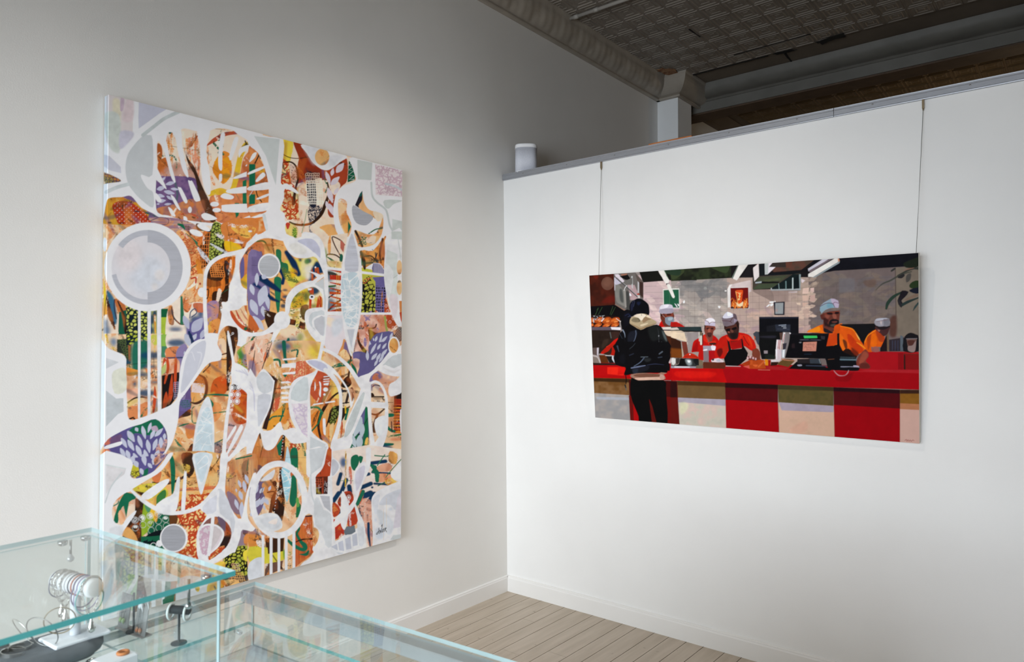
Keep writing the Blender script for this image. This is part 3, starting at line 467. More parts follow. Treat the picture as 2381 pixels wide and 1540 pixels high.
    p('1308,660 1340,540 1420,490 1490,475 1505,660 1400,732 1320,722', (214, 92, 40), n=3); f('1495,-20 1560,290 1552,440 1525,660 1500,665', (60, 42, 34)); f('1585,-20 1635,-20 1600,200 1575,300 1540,150', (74, 48, 36)); l('1225,715 1380,708 1530,722', [6, 26, 30], (34, 112, 86))
    p('915,1000 1100,940 1230,770 1530,730 1560,900 1500,1300 1450,1560 690,1560 830,1300 900,1100', (241, 202, 154), n=3, amp=.1); Q.scrub(900, 1000, 1110, 1500, [(246, 224, 196), (230, 160, 96), (240, 190, 130)], n=26, L=130, w=46, ang=.6, seed=13, dry=.45); p('1010,1080 1110,1060 1110,1200 1030,1230', (228, 146, 78), rough=2); l('885,1245 950,1330 1030,1395', [16, 36, 14], (60, 120, 90), dry=.35); l('915,1092 980,1070 1050,1052', [4, 24, 8], GR); l('1215,830 1100,860 1085,960 1095,1040 1150,1048', 14, (60, 120, 86), dry=.25)
    p('950,1560 1020,1400 1095,1290 1105,1560', (76, 50, 34), rough=2); l('900,1510 1000,1470 1090,1430', 10, GR, dry=.3); p('818,1425 865,1470 880,1560 812,1560', GR, n=3); p('1290,800 1420,820 1430,950 1340,1040 1310,900', (238, 164, 104), rough=1); l('1280,770 1320,820 1310,850', 50, GR, rough=1); l('1330,930 1500,910', 14, (70, 130, 90), dry=.35); l('1330,1310 1460,1240', [26, 8], GR); p('1340,1300 1440,1280 1400,1480 1330,1400', (130, 116, 130), a=.8, rough=1.5); l('1340,1530 1400,1420 1440,1360', 30, (120, 100, 110), dry=.3); l('1360,1500 1400,1440 1390,1500', 10, BR)
    p('40,1290 110,1215 320,1105 500,1050 650,995 760,1105 795,1250 760,1390 680,1500 600,1570 360,1570 360,1485 100,1475 45,1430', (100, 92, 148), n=3); p('340,1130 500,1040 680,1005 745,1090 640,1185 520,1190 400,1170 350,1270 320,1240', (34, 114, 86), n=3); p('600,1100 660,1080 680,1140 620,1150', (190, 170, 190), rough=1); Q.disc(60, 1410, 50, 60, (226, 140, 90), soft=2); p('40,1260 120,1220 110,1290 50,1310', (206, 120, 100)); p('660,1330 780,1240 770,1390 680,1510', (226, 190, 180), dry=.4); l('780,1150 800,1260 770,1370', 20, (80, 50, 70)); p('110,1230 240,1180 230,1270 120,1290', (120, 92, 130), soft=2)
    leaves('315,1140,400,1275,70;490,1080,530,1240,52;598,1040,560,1165,40;640,1130,588,1240,46;240,1225,310,1345,52;318,1245,395,1380,56;440,1195,492,1345,52;550,1245,580,1405,56;668,1235,620,1375,52;715,1215,715,1350,54;228,1345,292,1462,50;302,1370,345,1485,54;418,1312,485,1455,58;385,1405,460,1560,60;515,1365,562,1515,56;690,1370,640,1490,60;625,1420,605,1560,44;500,1450,520,1560,50;410,1100,440,1150,44;760,1170,755,1250,40;640,1210,740,1110,50;370,1500,390,1560,40')
    p('1630,180 1850,60 1850,470 1700,385 1628,340 1650,260', (154, 184, 80), n=3); p('1700,160 1850,80 1850,460 1740,390 1680,300', (160, 138, 152), soft=3); p('1690,140 1790,80 1760,200 1690,220', (240, 200, 180), soft=2); blobs('1670,240,40,60', (40, 130, 60), 4, .8); Q.scrub(1640, 280, 1780, 420, [(210, 200, 60), (80, 90, 50), (190, 120, 60)], n=30, L=22, w=12, seed=14)
    # E whites
    p('-60,80 60,130 110,168 285,250 300,400 310,800 335,1003 480,982 650,920 720,882 830,832 910,742 930,560 942,420 980,260 1060,120 1160,52 1240,38 1240,-20 1400,-20 1380,60 1400,130 1442,220 1430,290 1380,310 1290,332 1200,425 1100,565 1000,705 940,795 922,1000 890,1150 850,1280 780,1400 690,1560 620,1560 760,1390 792,1250 760,1108 650,1000 480,1060 320,1110 110,1220 40,1290 -60,1330', WH, n=3, amp=.02)
    f('60,270 212,322 60,400', (215, 218, 222)); f('60,660 180,756 266,750 270,910 200,942 60,1090', (200, 206, 210)); p('130,470 200,402 290,408 300,650 160,692', (228, 229, 215), n=3)
    f('440,-20 473,-20 466,990 440,990', WH); f('553,-20 594,-20 590,940 556,960', (232, 233, 238)); f('668,-20 716,-20 719,890 676,915', (236, 236, 240)); p('50,1325 150,1290 245,1268 230,1312 60,1358', WH)
    p('1242,62 1242,200 1200,340 1100,505 955,690 985,420 1022,260 1105,132', (211, 213, 224), n=3, amp=.04); l('1010,250 1080,200 1120,300', 10, (226, 226, 234)); l('1150,200 1200,230 1150,420', 14, (224, 225, 233))
    p('1505,-20 1535,-20 1590,288 1612,330 1660,350 1780,430 1850,480 1850,1250 1720,1330 1640,1400 1560,1470 1490,1560 1435,1560 1455,1250 1480,1000 1530,700 1558,560 1550,440 1560,300', WH, n=3)
    p('1560,600 1620,600 1700,655 1768,760 1765,920 1740,1030 1700,1150 1610,1340 1500,1470 1490,1420 1512,1100 1540,850', (228, 186, 160), n=3, col2=(206, 170, 170)); p('1562,635 1700,655 1768,760 1762,920 1740,1040 1620,1058 1560,960 1545,800', (198, 80, 40), n=3, col2=(214, 110, 44)); p('1560,590 1620,595 1660,640 1570,650', (40, 30, 34))
    for x, y in ((1562, 625), (1640, 622), (1556, 708), (1632, 708), (1548, 790), (1622, 788)): Q.ring(x, y, 33, 36, 6, WH); Q.disc(x, y, 22, 25, WH)
    for x, y in ((1545, 460), (1532, 540)): Q.ring(x, y, 10, 18, 5, WH)
    for s in ('1500,1245 1590,1090 1615,1085 1600,1140 1500,1280', '1500,1400 1650,1090 1690,1080 1690,1120 1600,1290 1500,1440'): p(s, WH, n=3)
    l('1240,730 1000,1560', .1, WH)
    S = '1262,735 1302,765 1340,950 1352,1200 1325,1570 1098,1570 1105,1250 1152,980 1205,825'
    p(S, (230, 234, 238), n=3); S2 = '1260,860 1310,920 1330,1200 1300,1570 1120,1570 1130,1250 1180,1000'; p(S2, (208, 224, 232), n=3); Q.within(S2); Q.scrub(1100, 880, 1340, 1570, [(236, 241, 244)], n=30, L=170, w=10, ang=.6, da=1.2, seed=24); Q.within(None)
    for k in range(4): l(f'{1610 + k * 34},{420 - k * 4} {1740 + k * 10},{470 + k * 8} {1797},{560 - k * 20}', 9, (214, 214, 228))
    # ======================= F
    V('F')
    p('-40,-20 250,-20 140,290 50,400 -40,340', (243, 202, 176), n=3); Q.scrub(0, 0, 200, 280, [(226, 130, 90), (246, 214, 196), (240, 180, 140)], n=18, L=110, w=44, ang=1.2, seed=19, dry=.45); l('240,-10 170,170 125,300', [6, 12, 8], BR); l('40,80 20,220 0,330', [6, 16, 10], BR); p('-30,200 40,220 50,390 -30,340', (120, 104, 140), a=.8, soft=2)
    p('140,300 220,120 330,-20 840,-20 830,190 650,200 760,300 720,350 560,400 470,480 440,640 460,800 510,1010 380,1040 120,1020 220,700 280,450', (242, 202, 150), n=3, amp=.1); Q.scrub(230, 150, 640, 900, [(246, 222, 190), (240, 180, 110), (248, 232, 214)], n=34, L=160, w=44, ang=1.45, da=.25, seed=20, dry=.45, tex='vert')
    blobs('380,30,110,60', (34, 84, 130), 8, .9); blobs('760,90,90,90', (240, 214, 80), 8, .9); blobs('540,30,60,30', (160, 170, 90), 5, .7); l('195,205 320,190 345,265', [20, 30, 20], GR, dry=.25); l('385,-20 400,170 430,260', [50, 40, 30], (30, 106, 88), soft=.6); l('440,95 545,70 540,150', 22, (40, 110, 90), dry=.3); l('430,385 520,352', 30, (60, 130, 90), dry=.3); l('390,360 420,400', 40, GR, dry=.3)
    p('360,450 430,370 540,215 740,225 720,350 560,400 480,470', (218, 112, 84), dry=.38, tex='vert'); p('240,740 330,470 360,560 300,810', (212, 104, 74), dry=.35, tex='vert'); p('200,880 340,760 430,700 450,860 400,960 340,930 240,1030 175,1015', (233, 164, 66), n=3); l('390,730 370,840 340,920', [50, 20, 20], GR, dry=.35); l('210,910 260,870 380,860', 18, GR, dry=.3); p('200,160 260,200 170,280', (240, 190, 120)); l('335,390 345,470', 14, (240, 180, 40), dry=.3)
    for s in ('365,178 530,162 530,190 370,198', '360,240 440,232 530,222 526,290 440,282 358,288', '365,345 525,328 520,360 370,367', '350,450 440,444 478,466 350,472', '350,512 470,498 465,527 350,542', '352,573 440,573 440,602 352,602', '358,628 440,628 440,657 358,660', '355,680 435,680 435,704 355,704'): f(s, (243, 240, 242), rough=.6)
    f('150,300 316,428 262,700 180,1025 128,1012 220,700 270,460', (64, 42, 36)); p('425,900 510,1000 440,1025', (246, 210, 150)); Q.within('425,900 510,1000 440,1025'); Q.coral(420, 890, 510, 1030, CO, w=12, step=60, seed=3); Q.within(None)
    p('690,510 740,330 870,345 950,420 1020,500 1070,620 1055,900 1000,1100 950,1320 900,1190 820,1130 710,1050 690,760', (238, 186, 118), n=3, col2=(228, 150, 78), tex='vert'); p('700,500 750,330 870,345 940,420 925,540 860,620 830,730 700,600', (202, 94, 62), n=3, rough=1); p('940,430 1010,500 1050,640 980,640 940,560', (240, 206, 110), rough=1); p('690,900 820,800 880,1100 800,1130', (228, 140, 60), rough=2)
    l('700,510 1040,508', 4, BK, a=.7); l('1150,568 1060,572 960,640 870,760 808,900 800,1010 835,1160', [14, 18, 24, 40, 34, 28, 30], (58, 38, 28), n=8); l('700,760 790,760 850,830', 26, (70, 130, 90), dry=.3); l('830,830 800,940 720,1040', [40, 16, 16], GR, dry=.2)
    S = '915,880 960,760 1055,740 1045,830 985,970 920,940'; p(S, (130, 140, 70), n=3); Q.within(S); Q.crackle(900, 730, 1060, 990, (36, 34, 24), cell=40, w=.2, seed=6); Q.within(None); p('950,960 985,960 940,1180 930,1000', (240, 206, 150), rough=1); l('890,990 930,880 950,800', [10, 26, 16], (50, 36, 28))
    for s in ('858,388 932,378 930,392 860,400', '855,418 932,410 930,424 856,430', '855,444 932,438 930,452 856,456', '858,474 925,460 915,497 862,492'): f(s, WH)
    Q.disc(885, 545, 30, 26, WH); Q.disc(870, 605, 15, 15, WH); p('805,450 830,480 825,630 805,600 815,520', WH); p('755,450 768,520 750,560', WH); p('795,640 808,660 780,700', (244, 210, 180))
    l('742,725 850,708', 18, WH); l('885,702 990,686', 18, WH); l('862,720 942,550', 6, (245, 226, 200)); p('848,900 866,892 882,905 886,1080 868,1085 855,1050', WH, n=2); l('870,1090 950,1220', 5, BK, a=.6)
    p('930,270 1100,60 1190,200 1290,420 1290,540 1220,680 1180,560 1080,360 1000,290', (246, 210, 160), n=3); Q.scrub(980, 140, 1260, 480, [(240, 180, 90), (248, 226, 190), (236, 160, 80)], n=18, L=140, w=30, ang=1.4, da=.2, seed=22, dry=.4, tex='vert'); l('965,278 1050,252 1130,240 1195,190', [24, 50, 44, 26], (38, 114, 86), dry=.2); p('1185,225 1250,300 1255,410 1215,330', (32, 112, 84), n=3); l('1180,150 1170,300 1150,420', [8, 16, 30], (80, 50, 36)); p('1100,425 1150,388 1195,470 1140,525 1065,505', (42, 32, 26), n=3); Q.disc(1196, 545, 18, 28, (40, 30, 26))
    p('1060,560 1200,540 1215,670 1180,760 1165,900 1110,1000 1070,1150 1045,1100 1075,800', (238, 214, 180), n=3); l('1070,560 1150,580 1130,700', 30, (60, 46, 44), dry=.3); f('1050,770 1165,755 1120,850 1075,930 1070,830', (54, 42, 32)); p('1075,920 1090,1000 1060,1140', (200, 90, 60), rough=1); l('1150,780 1120,900', 26, GR); l('1080,710 1160,700', 14, BK); f('1110,740 1130,740 1130,830 1115,830', YE); p('1195,570 1225,640 1205,700', (60, 44, 36))
    p('1210,110 1310,90 1400,120 1410,10 1640,-20 1650,130 1500,290 1260,410 1300,220', (106, 100, 148), n=3); f('1205,115 1300,110 1280,200 1215,200', (120, 110, 160)); p('1210,180 1290,190 1270,290 1240,280', (240, 206, 190), rough=1)
    leaves('1385,200,1380,80,40;1420,120,1490,-10,34;1430,190,1500,110,40;1490,200,1540,110,36;1545,150,1620,60,36;1440,190,1470,150,20;1465,265,1510,180,30;1520,220,1580,130,32;1500,70,1540,0,30;1560,60,1610,-10,30')
    p('1390,400 1490,315 1720,385 1720,480 1640,560 1640,640 1830,600 1830,1560 1390,1560 1500,1310 1590,1130 1625,900 1600,620 1500,450 1400,480', (226, 186, 170), n=3, col2=(240, 204, 170)); p('1410,400 1500,320 1560,400 1420,460', (130, 116, 160), soft=2); p('1440,420 1480,350 1560,390 1520,440', (200, 130, 100), dry=.4); l('1400,560 1480,500 1590,470', 4, BK, a=.5)
    p('1620,700 1830,680 1830,1560 1400,1560 1500,1310 1600,1110', (240, 204, 164), soft=2); f('1700,600 1800,575 1800,660 1700,655', (42, 30, 26)); f('1700,655 1800,660 1800,722 1700,722', (170, 56, 36)); f('1700,722 1800,722 1800,1065 1700,1065', (214, 84, 44))
    for i in range(9):
        y = 735 + i * 36; p(f'1700,{y} 1800,{y + 4} 1800,{y + 22} 1760,{y + 14} 1700,{y + 18}', (40, 28, 28), n=2)
        if i % 2 == 0: f(f'1700,{y + 22} 1800,{y + 24} 1800,{y + 32} 1700,{y + 32}', (236, 190, 60))
    for s in ('1618,835 1695,832 1695,868 1622,872', '1560,1185 1690,1188 1680,1212 1560,1220', '1620,970 1660,1010 1720,1040 1700,1060 1630,1030'): p(s, (34, 114, 88), n=3)
    l('1600,1105 1680,1100 1790,1080', 22, (60, 120, 80), dry=.25); blobs('1570,1245,110,46;1500,1400,110,26', (26, 74, 110), 4, .95); l('1670,930 1675,1050', 14, (60, 50, 60)); blobs('1720,1140,70,20', (226, 130, 90), 3, .8); blobs('1700,1420,110,90', (240, 196, 150), 6, .9); l('1480,1350 1560,1320 1660,1330 1600,1450', 16, (60, 130, 100), dry=.3); l('1640,1520 1750,1400 1797,1370', 8, GR); p('1420,1430 1480,1430 1480,1540 1430,1560', (120, 150, 120), dry=.3); l('1610,700 1690,700', 6, BK)
    f('1395,490 1450,448 1505,462 1555,520 1585,620 1575,690 1470,698 1420,610', (242, 218, 190), amp=.05); p('1418,590 1448,588 1465,622 1430,625', BR); l('1436,632 1575,632', 18, (44, 30, 26)); p('1440,640 1570,645 1500,670', (180, 150, 120), soft=2); l('1410,545 1470,492 1545,505', 14, (60, 44, 40)); p('1400,495 1440,460 1440,560 1405,540', (150, 130, 150), soft=2)
    f('1420,790 1560,775 1595,795 1595,900 1500,1000 1535,1135 1470,1175 1440,1010', (242, 216, 186), amp=.05); l('1425,835 1500,842 1585,778', [16, 26, 14], (90, 64, 46)); l('1505,842 1475,940 1465,1040', [26, 44, 50], (96, 66, 46), soft=.6)
    p('1185,1110 1240,940 1300,860 1340,790 1385,690 1405,900 1392,1210 1310,1410 1200,1390 1170,1230', (110, 104, 152), n=3); f('1362,690 1395,760 1395,1210 1325,1270 1340,1000', (38, 116, 82)); p('1200,1060 1290,1080 1340,1180 1300,1400 1200,1360', (40, 110, 80), soft=1.5); p('1360,1140 1390,1120 1380,1230 1350,1230', (244, 200, 110), rough=1); l('1280,1080 1290,1280 1300,1380', 14, (30, 50, 46)); l('1240,1140 1270,1280', 10, (30, 50, 46)); l('1390,880 1340,970', 8, (30, 50, 46))
    leaves('1312,870,1225,1110,96;1332,955,1308,1130,56;1292,1085,1282,1275,80;1180,1070,1245,1240,66;1195,1220,1285,1380,76;1335,1235,1300,1380,56', (196, 209, 218))
    p('1030,1320 1200,1290 1400,1400 1395,1560 940,1560', (243, 230, 218), n=3); blobs('1090,1400,46,110;1060,1330,40,30', (40, 90, 140), 4, .9); p('1185,1370 1262,1320 1285,1420 1232,1525 1188,1480', (36, 116, 86), n=3); p('1125,1300 1190,1195 1205,1330 1150,1360', (36, 116, 86), n=3); p('1270,1370 1330,1370 1300,1430', GR); l('1130,1320 1190,1280', 12, BK); l('1130,1350 1120,1450', 16, (236, 196, 60), dry=.3)
    p('-40,1340 100,1050 130,1100 180,1270 300,1150 370,1090 480,1180 660,1170 660,1560 -40,1560', (212, 148, 88), n=3, col2=(184, 116, 70), tex='vert', amp=.15); f('298,1215 372,1120 352,1335 320,1330', GR); f('372,1082 408,1096 385,1380 330,1560 318,1560 345,1370', (46, 36, 34))
    for i in range(13): Q.disc(379 - i * 4.2, 1110 + i * 36, 5, 6, WH)
    p('100,1070 130,1110 170,1260 100,1200', (220, 180, 140), soft=1); l('95,1060 105,1130', 14, BK); p('0,1470 80,1440 130,1480 100,1560 0,1560', (110, 86, 90), rough=1.5)
    f('400,1090 470,1170 650,1180 655,1560 545,1560 545,1290 400,1220', (242, 200, 130), amp=.1); p('435,1180 600,1160 560,1270 480,1260', (246, 214, 160)); Q.within('435,1180 600,1160 560,1270 480,1270'); Q.coral(430, 1160, 600, 1280, CO, w=14, step=70, seed=5); Q.within(None); l('600,1170 620,1260 640,1330', 26, (60, 120, 90), dry=.25); f('543,1290 556,1290 556,1560 543,1560', YE); p('460,1300 505,1235 552,1290 546,1560 472,1560', (36, 120, 88), n=3); f('470,1330 545,1330 545,1365 470,1365', (60, 100, 76))
    p('427,1220 465,1390 472,1570 355,1570 400,1390', (200, 228, 238), n=3); f('655,1180 664,1180 664,1560 655,1560', (150, 50, 60)); l('0,1352 655,1358', 3, BK, a=.5)
    p('800,1560 870,1380 912,1240 955,1290 945,1560', (188, 82, 48), n=3)
    # whites of F
    p('-40,350 50,400 100,330 160,305 262,428 272,470 222,760 120,1005 230,1030 340,930 385,1030 505,1000 600,1085 665,1165 560,1190 470,1180 400,1100 352,1095 285,1220 220,1270 160,1258 128,1180 100,1060 40,1200 -60,1380', WH, n=3)
    p('60,400 112,335 182,350 252,440 242,560 135,590 72,520', (211, 215, 220), n=2); p('75,620 226,608 202,760 90,990 74,900', (213, 216, 224), n=2)
    for k in range(3): l(f'{-20},{450 + k * 40} {20 + k * 6},{560 + k * 20} {35},{800}', 9, (216, 216, 230))
    p('630,380 740,335 772,308 788,330 705,510 702,760 712,1000 730,1060 820,1140 912,1198 902,1310 850,1430 750,1560 655,1560 655,1180 560,1065 500,960 450,820 440,620 480,470 560,400', WH, n=3)
    p('470,662 500,510 580,430 667,400 667,668', (211, 219, 222), n=2); S = '475,715 667,710 667,1125 600,1060 520,900'; f(S, (234, 226, 233)); Q.within(S, False); Q.coral(470, 700, 670, 1130, (214, 200, 220), w=16, step=110, seed=17); Q.within(None); f('700,1105 885,1198 842,1380 690,1530', (213, 219, 223), amp=.05)
    p('645,205 680,190 800,182 900,235 1000,315 1095,440 1165,560 1195,690 1220,640 1210,720 1180,760 1160,600 1090,470 1000,370 930,350 880,345 780,310 700,265', WH, n=4); p('665,208 780,200 897,258 890,332 780,292', (203, 205, 226), n=3)
    l('880,310 960,385 1030,490 1062,620 1060,850 1020,1050 975,1200 955,1400 955,1570', [50, 60, 46, 38, 40, 50, 60, 44, 46], WH, n=8); l('840,55 1000,135 1150,262 1240,390 1310,500', [36, 40, 44, 50, 60], WH); l('805,190 830,80 850,-20', 40, WH)
    p('1265,410 1400,350 1490,285 1520,310 1425,385 1398,500 1382,700 1310,850 1245,1000 1200,1110 1205,1165 1160,1265 1080,1312 1030,1325 1045,1400 960,1390 962,1240 1000,1150 1100,1100 1120,960 1200,780 1300,545', WH, n=3); p('1322,588 1342,640 1205,1015 1110,1118 1128,1000 1215,780', (206, 213, 214), n=3)
    l('1395,485 1480,450 1552,500 1602,620 1612,800 1600,1000 1552,1140 1470,1290', [30, 30, 30, 32, 40, 56, 90, 130], WH, n=8); l('1405,470 1405,700 1412,900 1425,1050 1445,1200', [40, 46, 40, 44, 60], WH); l('1395,725 1600,735', 72, WH); p('1475,905 1600,858 1600,1000 1530,1110 1480,1050', (236, 239, 242), n=3); p('1390,1215 1480,1175 1570,1130 1520,1290 1430,1360 1340,1352 1328,1290', WH, n=3); l('1395,1340 1385,1570', 58, WH); l('1660,120 1560,230 1490,300', [60, 40, 44], WH)
    p('1500,290 1600,250 1700,290 1800,240 1800,375 1690,385 1560,345', WH, n=3); p('1585,240 1690,140 1742,138 1800,140 1800,240 1700,275', (206, 211, 214), n=2); p('1560,280 1700,320 1780,300 1690,350', (230, 228, 230), soft=1); p('1632,560 1650,480 1720,440 1800,375 1800,565 1700,622 1650,622', WH, n=3); Q.disc(1700, 25, 70, 112, WH); Q.disc(1697, 20, 54, 88, (236, 186, 114)); l('1785,790 1780,900 1790,1050', 22, WH)
    p('1650,1560 1760,1440 1830,1400 1830,1560', WH)
    # ======================= G
    V('G')
    p('600,230 780,-20 1450,-20 1420,340 1290,490 1150,630 1000,670 700,650 540,530 340,400', (240, 202, 140), n=3, col2=(236, 180, 110)); p('960,-20 1100,-20 1112,180 1040,262 990,150', (72, 48, 34), rough=2); p('960,100 1060,120 1050,200 980,190', (226, 190, 90), dry=.35); l('610,318 800,332 950,275 1100,170', [14, 26, 30, 20], (58, 40, 30)); p('818,-20 872,40 888,200 872,400 842,455 830,200', GR, n=3); p('615,240 720,190 690,315 625,305', (222, 130, 80)); p('380,385 620,325 780,390 790,490 640,550 500,490', (206, 196, 80), n=3, col2=(226, 206, 80)); f('400,420 520,440 480,480', (70, 50, 36), rough=1); p('670,480 760,405 775,480 710,600 655,590', (70, 130, 70), n=3); Q.scrub(930, 290, 1150, 380, [(80, 60, 40), (240, 210, 120)], n=30, L=26, w=8, seed=5); l('935,405 1150,395 1360,380', [30, 44, 40], (222, 122, 84), dry=.2); l('700,160 800,215 960,260 1120,265', 5, BK, a=.8); l('1290,190 1370,90 1420,10', 12, BR, dry=.3); p('960,420 990,640 920,640', (230, 196, 60), a=.6, soft=2); f('590,520 660,480 660,620 600,600', (240, 200, 110)); l('1400,180 1410,320', 26, (110, 96, 110), dry=.4)
    p('880,650 1000,480 1180,462 1300,455 1150,625 1010,690 1200,640 1270,720 1190,860 1150,1000 1180,1260 880,1160 1030,980 1010,860 900,790', (247, 210, 146), n=3); Q.within('880,650 1000,480 1180,462 1300,455 1150,625 1010,690 1200,640 1270,720 1190,860 1150,1000 1180,1260 880,1160 1030,980 1010,860 900,790'); Q.coral(870, 450, 1300, 1250, (198, 80, 46), w=24, step=100, seed=2); Q.within(None)
    f('395,500 520,550 515,700 475,1060 240,1010 300,850 395,680', (62, 46, 36), col2=(84, 58, 38), amp=.2); f('508,570 650,630 660,780 560,910 485,970 478,800', (152, 180, 56), amp=.15); f('555,910 690,690 860,685 880,800 720,960 760,1120 475,1070 478,965 555,960', (32, 106, 78), amp=.15); p('820,700 910,720 900,810 830,830', (110, 70, 40), rough=1); p('565,620 670,640 672,760 648,795 610,720', (242, 200, 70), n=3); p('520,590 600,620 560,680', (90, 150, 110), rough=1)
    for x, y in ((405, 770), (490, 745), (585, 720), (680, 692), (755, 665)): Q.ring(x, y, 38, 38, 5, (240, 240, 240)); Q.disc(x, y, 28, 28, (232, 234, 236), dry=.25)
    for x, y in ((500, 825), (592, 815), (685, 780), (770, 760), (410, 862), (600, 892), (690, 862), (780, 838)): Q.ring(x, y, 37, 37, 5, (214, 222, 214), a=.85)
    for x, y in ((592, 800), (770, 745), (410, 850)): Q.disc(x, y, 26, 18, (226, 230, 226), dry=.3)
    p('535,962 640,905 740,890 740,940 640,960', (22, 32, 36)); Q.scrub(480, 1020, 720, 1060, [(16, 30, 36)], n=16, L=60, w=24, seed=6); Q.ring(625, 1075, 34, 34, 6, WH); Q.disc(695, 1050, 36, 40, WH)
    Q.disc(868, 985, 166, 170, WH); Q.disc(864, 985, 146, 155, (172, 174, 181), tex='hori')
    f('140,560 410,430 405,690 290,760 220,830 140,790', (242, 220, 198), amp=.06); p('300,420 345,420 330,490 305,500', (240, 180, 140)); p('150,780 180,660 215,560 278,450 340,445 415,470 405,520 335,555 300,740 268,600 225,680 200,805', GR, n=2); l('150,600 200,570 210,540', 14, (70, 130, 110), dry=.3); p('205,700 240,650 290,760 230,820', (242, 190, 150), rough=1); p('242,940 255,880 300,848 375,890 440,1015 330,990', (227, 172, 104), n=2)
    f('355,30 800,-20 610,210 430,275 345,235', (102, 94, 150)); f('355,110 440,98 465,235 410,265 350,225', (204, 196, 64), amp=.1); Q.crackle(350, 180, 470, 260, (90, 80, 40), cell=30, w=.14); p('500,190 560,150 550,230 490,240', GR)
    leaves('385,0,365,100,60;400,60,440,140,60;500,-20,530,120,60;470,150,500,230,50;600,-20,640,60,50;560,90,610,150,44;640,20,620,110,50'); p('640,-20 780,-20 700,80 640,110', (226, 196, 186), dry=.3)
    p('1490,120 1600,40 1850,-20 1850,300 1740,430 1670,750 1560,650 1475,440', (228, 180, 126), n=3, col2=(200, 148, 112), tex='vert'); p('1500,430 1620,500 1690,700 1560,650', (146, 120, 136), rough=2); p('1680,100 1760,60 1740,300 1690,240', (150, 110, 84), a=.8, rough=2); l('1610,40 1797,0', 16, GR); l('1760,40 1740,180', 8, (60, 120, 90)); leaves('1720,225,1760,335,44;1700,300,1725,440,50;1650,420,1685,530,50;1638,290,1672,385,36;1598,520,1640,645,44;1680,550,1675,740,56;1610,390,1620,440,24')
    p('1680,870 1850,850 1850,1300 1740,1480 1560,1560 1440,1400 1480,1180 1590,1140', (158, 138, 152), n=3); p('1700,890 1800,880 1760,960 1700,940', (110, 80, 60), rough=1.5); Q.disc(1780, 1010, 80, 90, (228, 150, 84), rough=2); l('1790,880 1800,930', 40, GR, rough=1); p('1450,1330 1500,1180 1640,1080 1800,1110 1850,1380 1600,1440', (176, 184, 76), n=3, col2=(200, 196, 80)); Q.within('1450,1340 1500,1190 1640,1090 1740,1110 1760,1380 1600,1430'); Q.crackle(1440, 1080, 1780, 1440, (30, 30, 26), cell=44, w=.24, seed=11); Q.within(None); p('1700,1150 1797,1120 1797,1220 1720,1260', (240, 220, 80), rough=2)
    p('1440,1440 1560,1400 1700,1430 1850,1400 1850,1570 1440,1600', (66, 56, 44), rough=2, a=.85); p('1440,1500 1620,1480 1640,1560 1440,1600', (240, 196, 130), rough=2); Q.net(1540, 1400, 1690, 1570, 6, 6, 6, (240, 190, 120), skew=50, seed=3); Q.net(1560, 1290, 1640, 1380, 3, 4, 5, (240, 210, 180), skew=20, seed=3)
    p('1300,1330 1470,1260 1460,1400 1300,1450', (244, 210, 90), n=3)
    # whites of G
    p('-60,30 358,48 348,232 428,272 600,205 720,100 800,-20 860,-20 720,180 560,285 382,392 340,432 280,452 150,572 142,762 240,832 300,755 402,660 412,690 300,855 250,930 240,985 130,1100 60,1230 -60,1230', WH, n=3, amp=.02); f('60,110 300,150 280,220 140,330 60,460', (226, 224, 226)); l('60,110 290,155', 14, (218, 224, 224)); l('250,200 120,370 50,560', 16, (212, 218, 220)); p('110,870 260,840 240,960 120,960', (224, 226, 230), soft=2)
    l('345,400 480,522 620,615 760,675 900,685 1050,660 1200,590 1330,460 1425,330 1462,100 1470,-20', [30, 44, 52, 56, 46, 46, 50, 60, 56, 60, 60], WH, n=8)
    for s in ('480,482 600,380 740,295 812,280 800,330 700,430 560,525', '650,610 740,520 862,450 905,280 942,280 905,640 780,685', '990,210 1012,198 1022,210 1002,645 955,645'): p(s, WH, n=3)
    p('1428,-20 1515,-20 1505,120 1482,440 1560,640 1672,752 1740,430 1850,200 1850,860 1690,882 1660,985 1600,1150 1560,1165 1300,1310 1165,1245 1138,1000 1170,860 1262,715 1180,625 1330,470 1405,340', WH, n=3); p('1395,400 1480,450 1560,650 1600,800 1560,960 1540,780 1420,690', (216, 219, 226), n=2); p('1210,610 1380,470 1390,650 1260,700', (222, 224, 233), n=2); l('1400,420 1385,720', 26, WH)
    p('1205,860 1262,770 1380,728 1500,795 1558,920 1500,1085 1300,1245 1292,1150 1400,1080 1465,930 1400,860 1262,828', (172, 92, 62), n=3, col2=(140, 96, 90)); p('1390,730 1480,780 1480,900 1430,860', (120, 100, 120), rough=1); f('1490,830 1540,900 1545,960 1495,960', (160, 70, 40)); p('1440,990 1550,940 1500,1085 1430,1120', (56, 40, 38), rough=1.5); p('1300,1245 1300,1190 1420,1090 1470,1090', (224, 170, 110)); Q.within('1295,1245 1300,1180 1400,1080 1480,1100 1400,1180'); Q.coral(1290, 1070, 1490, 1250, CO, w=18, step=70, seed=9); Q.within(None)
    S = '1172,960 1190,880 1260,832 1380,846 1462,930 1400,1070 1290,1170 1195,1150'; p(S, (226, 216, 222), n=3); Q.within('1175,900 1260,838 1310,838 1280,1160 1195,1150'); Q.coral(1170, 830, 1320, 1170, (212, 180, 198), w=22, step=85, seed=31); Q.within(None); p('1345,850 1400,870 1440,930 1310,1130', (214, 206, 208), n=2); l('1335,740 1320,900 1285,1180', 40, WH); l('1180,870 1262,825 1385,840 1460,930 1400,1075 1290,1175', 22, WH)
